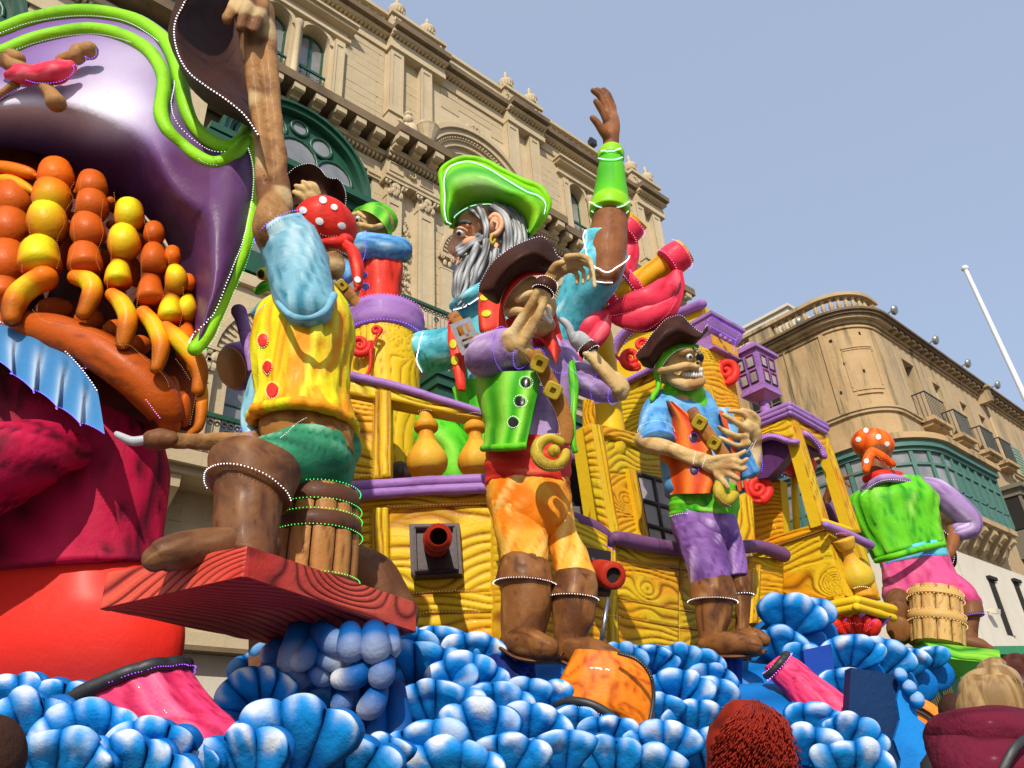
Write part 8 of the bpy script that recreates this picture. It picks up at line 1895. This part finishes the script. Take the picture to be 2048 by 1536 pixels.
m = MB(); sweep(m,[(1848,965,HM,12),(1872,978,HM-.05,22),(1905,1008,HM-.05,26),(1936,1036,HM,24),(1940,1055,HM+.02,20),(1915,1065,HM+.05,18)],28,6,(.07,2,2),5,(.6,.6)); sculpt('sleeve',m,LILAC,mn,((.012,4),)); led([at(x,y,HM-.3) for x,y in ((1908,1064),(1918,1066),(1926,1062))],'violet',mn,3.5,1.2)
m = MB(); sweep(m,[(1705,1030,HM,22),(1680,1030,HM+.1,26),(1658,1022,HM+.15,20),(1648,1014,HM+.2,12)],24,5,(.07,2,2),6,(.4,.4)); sculpt('sleeve',m,mat_paint('plum_sleeve',(.16,.07,.19),(.07,.025,.08),rough=.45),mn)
m = MB(); sweep(m,[(1795,1200,HM-.3,24),(1800,1232,HM-.45,26),(1802,1262,HM-.45,25),(1800,1270,HM-.42,20)],22,5); sweep(m,[(1818,1215,HM-.1,18),(1836,1240,HM,22),(1834,1275,HM,20)],16,4); sculpt('boot',m,BOOT,mn,((.01,5),)); m = MB(); eblob(m,1798,1258,HM-.62,24,25,0,.25); eblob(m,1794,1224,HM-.62,21,22,0,.25); sculpt('boot_sole',m,BOOTB,mn)
m = MB(); rg = loft(m,[(1922,1205,1950,1196,HM-.1,.9),(1916,1216,1960,1206,HM-.12,.9),(1915,1238,1967,1232,HM-.14,.9)],26,5,cap=(.3,0)); sculpt('boot_cuff',m,BOOT,mn); led(ringline(rg[-1],math.pi*.95,math.pi*2.05,.01),'violet',mn,4,1.2)
m = MB(); loft(m,[(1922,1230,1960,1232,HM-.12,.8),(1924,1262,1956,1265,HM-.12,.8),(1922,1292,1956,1298,HM-.12,.8)],22,4); sweep(m,[(1935,1284,HM-.14,14),(1960,1290,HM-.2,13),(1978,1297,HM-.24,8)],16,4); sculpt('boot',m,BOOT,mn)
m = MB(); eblob(m,1893,1100,HM+.25,16,36,10,.5); hh_ = sculpt('hat_brim',m,HATB,mn); led([at(x,y,HM) for x,y in cr(np.array([(1888,1062),(1902,1076),(1910,1100),(1906,1126),(1898,1138)],float),5)],'white',mn,4,1.1); led([at(x,y,HM) for x,y in ((1876,1068),(1880,1056),(1882,1050))],'white',mn,3.5,1.0)
barrel('barrel',1876,1290,1870,1180,HM-.75,46,43,'pale wooden barrel with amber lights under the pirate in pink breeches','painted barrels',M_TAN,M_TAN,[(.80,.93),(.36,.52)],'amber',stave_seed=8,bulge=.03)
gpk = thing('plank','bright green carved plank under the pale barrel and the seated pirate','plank',at(1925,1330,HM))
G0,G1,G2,G3 = at(1848,1284,HM-1.2),at(2000,1300,HM-1.2),at(1868,1316,HM-1.2),at(2002,1328,HM-1.2)
wcarved('plank_edge',G0,G1,G2,G3,thick=.05,mat=M_GRN,parent=gpk,seed=111,freq=44,warp=1.3,res=8,gamt=.5)
bk = HF*1.5; m = MB(); m.add([G0-(0,0,.01),G1-(0,0,.01),G1+bk,G0+bk],[(0,1,2,3)]); m.add([G2+(0,0,.01),G3+(0,0,.01),G3+bk,G2+bk],[(0,1,2,3)]); m.add([G0-(0,0,.01),G2+(0,0,.01),G2+bk,G0+bk],[(0,1,2,3)]); flat('plank_underside',m,M_GRN,gpk)
# ================================================================== sculpted sea
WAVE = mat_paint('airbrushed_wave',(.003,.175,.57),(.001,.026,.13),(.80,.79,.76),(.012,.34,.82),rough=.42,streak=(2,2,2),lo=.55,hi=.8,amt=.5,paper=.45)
sea = thing('sculpted_sea','blue papier mache sea of curling waves with white tips around the ship','carnival float',at(900,1600,5.5))
rw = random.Random(11)
def seaH(x,y):
 f = float(np.interp(x,[0,500,1000,1300,1600,1800],[2.9,3.1,4.3,5.2,6.0,6.6])); b_ = float(np.interp(x,[0,500,700,850,1000,1300,1650,1850],[4.1,4.7,6.2,7.0,7.0,7.9,9.4,10.5])); yb = float(np.interp(x,[0,600,800],[1395,1370,1290]))
 return b_+(f-b_)*min(1,max(0,(y-yb)/(1536-yb)))
def fan(cx_,cy_,R,n,mid=90,span=110,dark=0.0,tipw=1.0,H=None,sq=.9):
 """a scalloped crest: back slope,rounded white lip,fluted hollow below; every lobe is its own piece"""
 H = seaH(cx_,cy_) if H is None else H; k = mpp(at(cx_,cy_,H)); R *= 1.3; n = max(2,n-1); mid += rw.uniform(-16,16); span *= 1.1
 m0 = MB(); eblob(m0,cx_,cy_+R*.3,H+.32,R*.9,R*.7,0,.6,16,10,paint=lambda c,q: (.25,0,0)); cr_ = sculpt('wave_crest',m0,WAVE,sea,((.03,3),))
 ph = rw.uniform(0,6); ws = np.cumsum([0]+[rw.uniform(.75,1.3) for _ in range(n)]); ws = ws/ws[-1]
 for j in range(n):
  G = []; PG = []; jb = rw.uniform(.7,1.3); jw = rw.uniform(.65,1.0)*tipw; jl = rw.uniform(-.07,.09); s1 = rw.randrange(99)
  for iv in range(27):
   v = iv/26; row = []; pr = []
   for iu in range(15):
    u = iu/14; a = math.radians(mid+span*(.5-(ws[j]+(ws[j+1]-ws[j])*u))); b = max(0,math.sin(math.pi*u))**.75
    if v < .42: t = v/.42; rho = .25+.75*t**.8; dz = .34-.50*t**1.2; dr = 0
    elif v < .66: t = (v-.42)/.24; q = t*math.pi; rho = 1+.11*math.sin(q*.9)-.07*t; dz = -.16-.17*math.sin(q*.62); dr = .16*t*t
    else: t = (v-.66)/.34; rho = .93-.62*t; dz = -.316+.42*t**.75; dr = .16+.05*t
    lipb = math.exp(-((v-.55)/.2)**2); rho *= .93+.075*b*jb*(1-.6*max(0,v-.66)/.34)+jl*b*lipb; dz -= (.05+.10*lipb)*b*jb; nz_ = float(fbm(np.array(u*2.2+s1),np.array(v*4.0),s1,2))-.5; dz -= nz_*.07; tw = .22*math.sin(v*2.2+ph)*(1-v)
    row.append(at(cx_+R*rho*math.cos(a+tw),cy_-R*rho*math.sin(a+tw)*sq+R*dr,H+dz*R*k))
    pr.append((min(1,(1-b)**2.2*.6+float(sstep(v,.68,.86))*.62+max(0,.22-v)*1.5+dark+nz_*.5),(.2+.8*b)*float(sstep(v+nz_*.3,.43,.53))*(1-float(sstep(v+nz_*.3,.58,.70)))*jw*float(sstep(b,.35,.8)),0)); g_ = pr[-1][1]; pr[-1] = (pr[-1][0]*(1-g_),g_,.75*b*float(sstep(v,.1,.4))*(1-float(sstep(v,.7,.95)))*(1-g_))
   G.append(row); PG.append(pr)
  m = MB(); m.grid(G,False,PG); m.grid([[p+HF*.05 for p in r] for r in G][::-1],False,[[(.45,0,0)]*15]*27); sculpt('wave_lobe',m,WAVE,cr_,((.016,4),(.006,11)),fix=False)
for q in ((810,1322,60,4,100,120),(880,1325,66,4,75,110),(950,1335,60,4,90,110),(1240,1345,48,5,90,130,.35,.7),(1300,1340,46,5,90,120,.3,.8),(1355,1345,48,5,85,120,.3,.8),(1400,1348,44,4,80,110,.3,.7),(1260,1385,44,4,100,110,.4,.6),(1420,1380,46,4,90,120,.3,.6),
  (1575,1265,66,4,95,110,.15,.9,9.8),(1615,1250,50,3,60,80,.2,.8,9.9),(1560,1320,56,4,95,110,.2,.9,9.4),(1600,1345,50,4,80,110,.25,.8,9.2),(1700,1335,58,5,100,120,.0,1,9.3),(1760,1345,60,5,80,120,.05,1,9.5),(1815,1350,48,4,75,100,.05,1,9.9),(1862,1335,36,3,90,90,.1,1,10.7),(1690,1400,56,4,90,110,.1,1,8.3),(1715,1460,52,3,70,90,.1,1,7.8),
  (835,1380,84,5,70,100,.15,.7),(930,1395,74,5,80,115),(870,1450,80,5,100,110,.1),(985,1440,66,4,75,100),(1050,1425,58,4,95,110),(1100,1420,50,3,80,90),(960,1512,92,6,95,125),(1055,1495,76,4,60,95),(860,1530,76,4,105,100),(1010,1560,80,4,70,90),(900,1585,90,5,90,110),
  (1160,1480,62,4,95,110,0,1,5.5),(1215,1500,60,4,80,100,0,1,5.4),(1130,1550,80,4,95,100),(1220,1565,76,4,85,90),
  (1350,1410,62,5,90,120),(1420,1420,56,4,80,110),(1320,1460,62,5,95,115),(1395,1475,66,5,85,115),(1330,1525,72,5,95,115),(1420,1545,76,5,85,110),(1300,1580,76,5,95,110),
  (1620,1475,60,4,90,110,.05,1,7.0),(1690,1505,66,5,85,110,.05,1,6.8),(1610,1535,70,4,95,110,.05,1,6.4),(1700,1570,76,5,85,110,.05,1,6.2),
  (20,1440,80,4,90,100),(110,1450,78,4,95,105),(185,1455,58,3,75,90),(60,1500,96,4,80,95),(180,1525,104,5,85,105),(300,1545,92,4,80,95),(370,1550,64,3,75,80),(110,1580,104,5,90,105),(250,1600,110,5,85,100),
  (520,1415,72,5,95,125),(590,1425,70,5,80,115),(645,1440,52,3,70,90,.2,.7),(590,1550,128,5,100,105,.15),(500,1580,104,4,110,90),(690,1570,88,4,75,90,.25,.8),(770,1545,64,4,90,100,.2),(560,1345,60,4,95,110,.5,.6,5.3),(520,1360,50,3,110,90,.5,.5,5.4)): fan(*q)
# solid body of the sea under the crests
for nm,pts in (('sea_body',[(-200,1640,4.3,170),(150,1620,4.1,170),(500,1600,4.6,150),(800,1560,5.4,150),(1050,1545,6.0,130),(1350,1520,7.2,130),(1560,1500,8.2,120),(1700,1490,9.2,110)]),('sea_body',[(800,1420,6.7,90),(1000,1410,7.3,75),(1250,1395,8.4,62),(1450,1395,9.4,62),(1640,1370,10.2,62)])):
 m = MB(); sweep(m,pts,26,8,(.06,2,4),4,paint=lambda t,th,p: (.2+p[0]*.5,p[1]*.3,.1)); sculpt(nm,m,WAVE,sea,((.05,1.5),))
PAN_LIT = mat_paint('sunlit_blue_panel',(.010,.21,.60),(.006,.12,.40),rough=.5,streak=(1,1,1))  # edge strip of the panel, sunlight put into its blue
PAN_SHADE = mat_paint('shaded_blue_panel',(.004,.028,.095),(.002,.012,.05),rough=.5,streak=(1,1,1))  # front of the same panel, shade put into its blue
m = MB(); m.prism([at(x,y,6.9) for x,y in ((1702,1335),(1795,1350),(1840,1560),(1690,1560))],HF*.15); flat('wave_panel',m,PAN_SHADE,sea)
m = MB(); m.prism([at(x,y,6.86) for x,y in ((1795,1345),(1812,1360),(1838,1440),(1868,1560),(1796,1560),(1802,1520),(1788,1480),(1800,1440),(1794,1400),(1800,1370))],HF*.2); flat('wave_panel',m,PAN_LIT,sea)
m = MB(); m.prism([at(x,y,8.6) for x,y in ((1606,1300),(1662,1288),(1680,1420),(1625,1430))],HF*.1); flat('blue_drape',m,MATS['royal_blue_cloth'],sea)
for c in cr(np.array([(1805,1350),(1822,1375),(1838,1400)],float),1):
 m = MB(); eblob(m,c[0]-4,c[1],6.8,14,16,paint=lambda a,q: (0,.4 if a > 0 else 0,.3)); sculpt('wave_lobe',m,WAVE,sea)
# column of wave that carries the red plank, plank shade painted into its blue
wc = thing('wave_column','tall blue wave column holding up the red plank, with plank shade painted in','carnival float',at(690,1560,4.5))
m = MB(); loft(m,[(610,1262,790,1262,4.75,.5),(640,1330,785,1340,4.75,.5),(660,1400,782,1400,4.75,.5),(660,1480,800,1480,4.75,.5),(620,1600,830,1600,4.75,.6)],36,8,(.12,2.5,1),3,paint=lambda t,th,p: (.8,0,0)); sculpt('column_core',m,WAVE,wc,((.03,3),))
def slug(a,b,r,H,tip=1.0,dark=.62):  # dark paints the shade under the plank onto each lobe
 m = MB(); (x0,y0),(x1,y1) = a,b; c = [(x0+(x1-x0)*t,y0+(y1-y0)*t+8*math.sin(math.pi*t),H-.06*math.sin(math.pi*t),r*(.7+.45*math.sin(math.pi*(.15+.6*t)))) for t in np.linspace(0,1,5)]
 sweep(m,c,16,5,cap=(.8,.9),paint=lambda t,th,p: (min(1,dark+max(0,.4-t)),float(sstep(t,.45,.85))*max(0,-math.sin(th)+.3)*tip*.85,0)); sculpt('wave_lobe',m,WAVE,wc,((.012,5),))
for a,b,r,H,tp in (((600,1262),(585,1325),30,4.3,.5),((640,1275),(600,1322),22,4.2,.6),((640,1262),(690,1290),24,4.15,.5),((700,1265),(705,1300),26,4.1,.6),((748,1262),(752,1300),28,4.1,.7),((780,1262),(784,1300),18,4.2,.7),((630,1300),(688,1325),20,4.2,.7),((590,1320),(600,1350),26,4.35,.35),((630,1335),(655,1350),20,4.25,.6),((740,1330),(680,1358),22,4.15,.8),((772,1325),(760,1350),24,4.15,.9),((690,1385),(680,1410),20,4.25,.6),((760,1378),(735,1418),22,4.2,.7),((715,1440),(700,1475),18,4.25,.6),((690,1365),(700,1520),30,4.4,.1),((745,1390),(740,1540),30,4.4,.25),((790,1380),(800,1520),26,4.45,.1),((570,1290),(545,1310),26,4.7,.4),((545,1330),(560,1362),28,4.7,.5),((600,1345),(610,1370),24,4.6,.7)): slug(a,b,r,H+.15,tp)
m = MB(); m.prism([at(x,y,5.2) for x,y in ((497,1265),(545,1270),(560,1420),(470,1420),(497,1330))],HF*.3); flat('trestle',m,BOOT,wc)
m = MB(); sweep(m,[(700,1110,5.2,30),(740,1160,5.2,55),(800,1230,5.2,40)],16,4); sculpt('dark_drape',m,BOOT,wc)
# half sunk broken barrels
def tub(name,label,mat,rimm,pts,ring_,flatn,H,seed,ledp,par=None,dep=.8,nf=7):
 t = thing(name,label,'barrel',at(*pts[len(pts)//2][:2],H),'broken barrels in the waves'); m = MB(); rg = loft(m,[(*p,H,dep) for p in pts],60,8,(.11,4.5,.6,.4),seed,paint=lambda tt,th,p: (max(p[0]*.8,(1-float(sstep(grain(np.array(tt*1.6),np.array(abs(th-4.7)*.55),seed,13*nf,.5),.25,.9)))*.85),p[1]*.8,max(0,math.cos(th*3))*.3)); sculpt('tub_staves',m,mat,t,((.012,4),))
 for i,(dr,col) in ring_.items():
  m = MB(); q = [p+unit(p-sum(rg[i])/60)*.015 for p in rg[i]]; tubeline(m,q+q[:2],dr,10); sculpt('rim_band',m,rimm,t,((.004,8),))
 for i in ledp[0]: led(ringline(rg[i],0,6.29,.035),ledp[1],t,5.5,1.6)
 return t
RUB = mat_plain('charcoal_rubber_band',(.025,.026,.028),.5)
tub('broken_barrel','large pink tub tipped over in the waves at lower left with charcoal rim',M_PNK,RUB,[(146,1418,352,1326,),(160,1430,378,1345),(200,1470,425,1405),(300,1560,475,1450),(430,1620,500,1510)],{3: (.034,0),31: (.034,0)},1,3.75,5,([6,29],'purple'))
tub('broken_barrel','pink tub leaning in the waves behind the red curly hair',M_PNK,RUB,[(1528,1335,1556,1312),(1546,1362,1586,1316),(1572,1392,1632,1350),(1620,1480,1700,1400),(1650,1520,1718,1430)],{4: (.035,0),29: (.04,0)},1,7.6,9,([2,6,27,31],'magenta'),nf=6)
ob = tub('broken_barrel','bright orange half barrel under the boots of the green vested skeleton',M_ORG,RUB,[(1150,1300,1270,1315),(1125,1345,1302,1345),(1112,1385,1308,1385),(1112,1408,1306,1425),(1175,1400,1304,1470),(1235,1430,1290,1505)],{},1,6.0,3,([],'amber'),nf=8,dep=.45)
m = MB(); rimp = [at(x,y,H) for x,y,H in cr(np.array([(1112,1412,5.55),(1140,1402,5.45),(1180,1408,5.4),(1220,1430,5.4),(1252,1465,5.42),(1270,1505,5.45),(1276,1545,5.5)],float),6)]; tubeline(m,rimp,9*mpp(rimp[8]),10); sculpt('rim_band',m,RUB,ob,((.004,8),)); led([p-unit(p-EYE)*.03-(0,0,.035) for p in rimp],'rose',ob,5,1.2)
m = MB(); r2 = [at(x,y,H) for x,y,H in cr(np.array([(1236,1306,5.75),(1272,1318,5.7),(1298,1345,5.72),(1307,1380,5.75),(1304,1420,5.75),(1290,1480,5.7),(1272,1530,5.6)],float),6)]; tubeline(m,r2,4*mpp(r2[8]),8); sculpt('rim_band',m,RUB,ob,None); led([p-unit(p-EYE)*.02 for p in r2[:16]],'amber',ob,5,.9)
wl_ = thing('cart_wheel','orange rimmed round panel at the far end of the float','wheel',at(1830,1480,9.5))
cw = at(1822,1480,9.0); kx = mpp(cw); nn_ = unit(EYE-cw+np.array([0,0,.6]))
m = MB(); m.lathe(cw,[(84*kx,-.05),(84*kx,.06),(74*kx,.10),(66*kx,.10),(62*kx,.02)],40,nn_); part('wheel_rim',m,M_ORG,wl_,angle=40); m = MB(); m.lathe(cw,[(62*kx,.0),(62*kx,.06),(56*kx,.06),(54*kx,0)],40,nn_); part('tyre',m,RUB,wl_,angle=40)
m = MB(); m.lathe(cw-nn_*.02,[(56*kx,0),(40*kx,.05),(.01,.08)],30,nn_); part('wheel_face',m,WAVE,wl_)
# ================================================================== crowd at the front
def hair_mass(par,name,mat,strands,r,H,seed,n=3):
 m = MB(); rs = random.Random(seed)
 for c in strands: sweep(m,[(x,y,h,r*f) for x,y,h,f in c],n+2,3,cap=(0,1))
 o = part(name,m,mat,par,fix=False); o['kind'] = 'stuff'; return o
RED_H = mat_paint('henna_red_hair',(.25,.018,.008),(.07,.006,.005),(.40,.06,.02),rough=.38,streak=(9,9,9),paper=.1)
BLO = mat_paint('blond_hair',(.42,.27,.12),(.16,.085,.03),(.58,.42,.22),rough=.34,streak=(26,26,1.5),lo=.45,hi=.65,paper=.1); BRO = mat_paint('auburn_hair',(.075,.018,.009),(.025,.007,.004),(.13,.04,.02),rough=.35,streak=(20,20,2),paper=.1)
FACE = mat_paint('human_skin',(.50,.27,.18),(.42,.20,.13),rough=.5,paper=.08); MAR = mat_paint('maroon_coat',(.135,.012,.03),(.08,.007,.018),rough=.9,streak=(5,5,1.5),paper=.7)
def person(label,px,py,H,s,coat,hood=True,turn=0):
 """head and shoulders of a bystander with their back to us,standing on the paving"""
 P = at(px,py,H); t = thing('person',label,'person',(P[0],P[1],0),None); k = 1/mpp(P)*.082*s   # px of a head half width
 m = MB(); eblob(m,px,py+k*1.25,H,k*.8,k*1.05,0,1.0,18,12); sweep(m,[(px,py+k*2.0,H+.0,k*.5),(px,py+k*2.9,H+.02,k*.55)],14,3)
 for sx in (-1,1): eblob(m,px+sx*k*.82,py+k*1.2,H-.01,k*.1,k*.25)
 eblob(m,px,py+k*1.3,H+.11,k*.13,k*.22)
 fuse('body',m,FACE,t,.012,2,None)
 m = MB(); V = (0,0,1); c = at(px,py+k*2.9,H); zz = c[2]
 rows = []
 for z,wx,wy in ((zz+.02,.075,.075),(zz-.03,.15,.10),(zz-.09,.215,.125),(zz-.22,.235,.135),(zz-.55,.21,.13),(zz-.75,.23,.14),(.8,.22,.14),(.4,.17,.12),(.06,.15,.12)):
  rows.append([np.array([c[0],c[1],z])+ (ROT[:,0]*math.cos(q)*wx*s+HF*math.sin(q)*wy*s) for q in np.arange(28)*math.pi/14])
 m.grid(rows,True,caps=True); sculpt('coat',m,coat,t,((.012,7),))
 return t,k
rr3 = random.Random(5)
# woman with red curls
t,k = person('woman with a mass of curly henna red hair seen from behind',1506,1408,1.75,1.0,mat_plain('dark_coat',(.03,.025,.03),.8))
m = MB(); eblob(m,1508,1484,1.74,76,85,0,1.0,20,14); sweep(m,[(1506,1500,1.75,84),(1506,1580,1.75,88),(1506,1660,1.75,70)],20,4); sculpt('hair_base',m,RED_H,t,((.02,14),))
cur = []
for q in range(620):
 f0 = rr3.uniform(-1,1); ph = rr3.uniform(0,6.3); am = rr3.uniform(2.2,4.6); tn = rr3.uniform(5,9); ln = rr3.uniform(.55,1.1); dd = rr3.uniform(.0,.03); fly = rr3.uniform(0,12) if q % 9 == 0 else 0; st = rr3.random()**2*.55; c = []
 for i in range(17):
  tq = st+(ln-st)*i/16; x = 1508+f0*(20+(66+fly)*math.sin(min(1,tq*1.25)*1.5708)**.6); y = 1402+f0*f0*12+tq*165-fly*.6; e = min(1,abs(x-1508)/92); yy_ = max(0,min(1,(1486-y)/88)); dep = .20*math.sqrt(max(0,1-e*e))*math.sqrt(max(.02,1-yy_*yy_))
  c.append((x+am*math.sin(ph+tq*tn*6.28)*min(1,i*.3),y,1.745-dep-dd+.012*math.cos(ph+tq*tn*6.28),1.25-.5*i/16))
 cur.append(c)
hair_mass(t,'curls',RED_H,cur,1.15,1.75,3)
# blond woman in a maroon hooded coat
t,k = person('blond woman with straight hair and a maroon hooded coat seen from behind',1985,1345,2.0,1.05,MAR)
m = MB(); loft(m,[(1950,1342,2012,1340,2.0,1.0),(1926,1368,2038,1366,1.99,1.05),(1922,1410,2044,1410,1.98,1.0),(1928,1460,2050,1460,1.98,.9),(1936,1520,2062,1520,1.98,.8)],34,6,(.04,6,.4),3,(.9,.1)); eblob(m,1983,1392,1.985,57,56,0,1.1,30,16); hb_ = sculpt('hair',m,BLO,t,((.006,12),))
cur = []; hs = Skin([hb_])
for q in range(800):
 u = rr3.uniform(-.97,.97); c = []
 for i in range(7):
  f = i/6; y = 1352+f*150; wd = 40+38*min(1,f*2.5); x = 1984+u*wd+f*6+4*math.sin(f*4+u*7+q); h,_ = hs.hit(x,y,.004)
  if h is not None: p_ = topx(h); c.append((p_[0],p_[1],hof(h),1-.3*f))
 if len(c) > 3: cur.append(c)
hair_mass(t,'hair_strands',BLO,cur,.65,2,4)
m = MB(); sweep(m,[(1880,1478,1.96,30),(1905,1466,1.86,36),(1970,1462,1.80,46),(2040,1470,1.84,48),(2090,1490,1.95,40)],26,6,(.07,2,3),4); sweep(m,[(1905,1500,1.9,50),(1960,1540,1.80,70),(2060,1540,1.82,70)],26,5,(.05,2,3),5); sculpt('hood',m,MAR,t,((.012,8),))
m = MB(); sweep(m,[(2062,1470,1.72,7,.4),(2030,1495,1.70,8,.4),(2005,1540,1.70,8,.4)],10,4); sculpt('bag_strap',m,RUB,t,None)
# auburn hair behind her,and the dark head in the corner
t,k = person('person with glossy auburn hair behind the blond woman at right edge',2030,1330,2.6,1.05,mat_plain('black_jacket',(.02,.018,.02),.7))
m = MB(); loft(m,[(2000,1336,2060,1326,2.6,.9),(1988,1362,2085,1350,2.6,1),(1990,1420,2095,1420,2.6,1),(2000,1500,2095,1500,2.6,.9)],30,6,(.05,6,.5),3,(.9,.1)); sculpt('hair',m,BRO,t,((.008,10),))
t,k = person('man with close cropped dark hair at the lower left corner',-55,1440,1.5,1.0,MATS['dark_coat'])
m = MB(); eblob(m,-45,1532,1.5,86,98,0,1.0,24,16,paint=lambda c,q: (0,0,0)); sculpt('hair',m,mat_paint('cropped_hair',(.045,.018,.011),(.025,.010,.007),rough=.6,paper=.5),t,((.004,20),))
t,k = person('bystander in dark clothes partly hidden beside the orange rimmed panel',1912,1398,4.5,1.0,MATS['black_jacket'])
m = MB(); eblob(m,1912,1424,4.5,32,36,0,1.0,18,12); sculpt('hair',m,MATS['cropped_hair'],t,None)
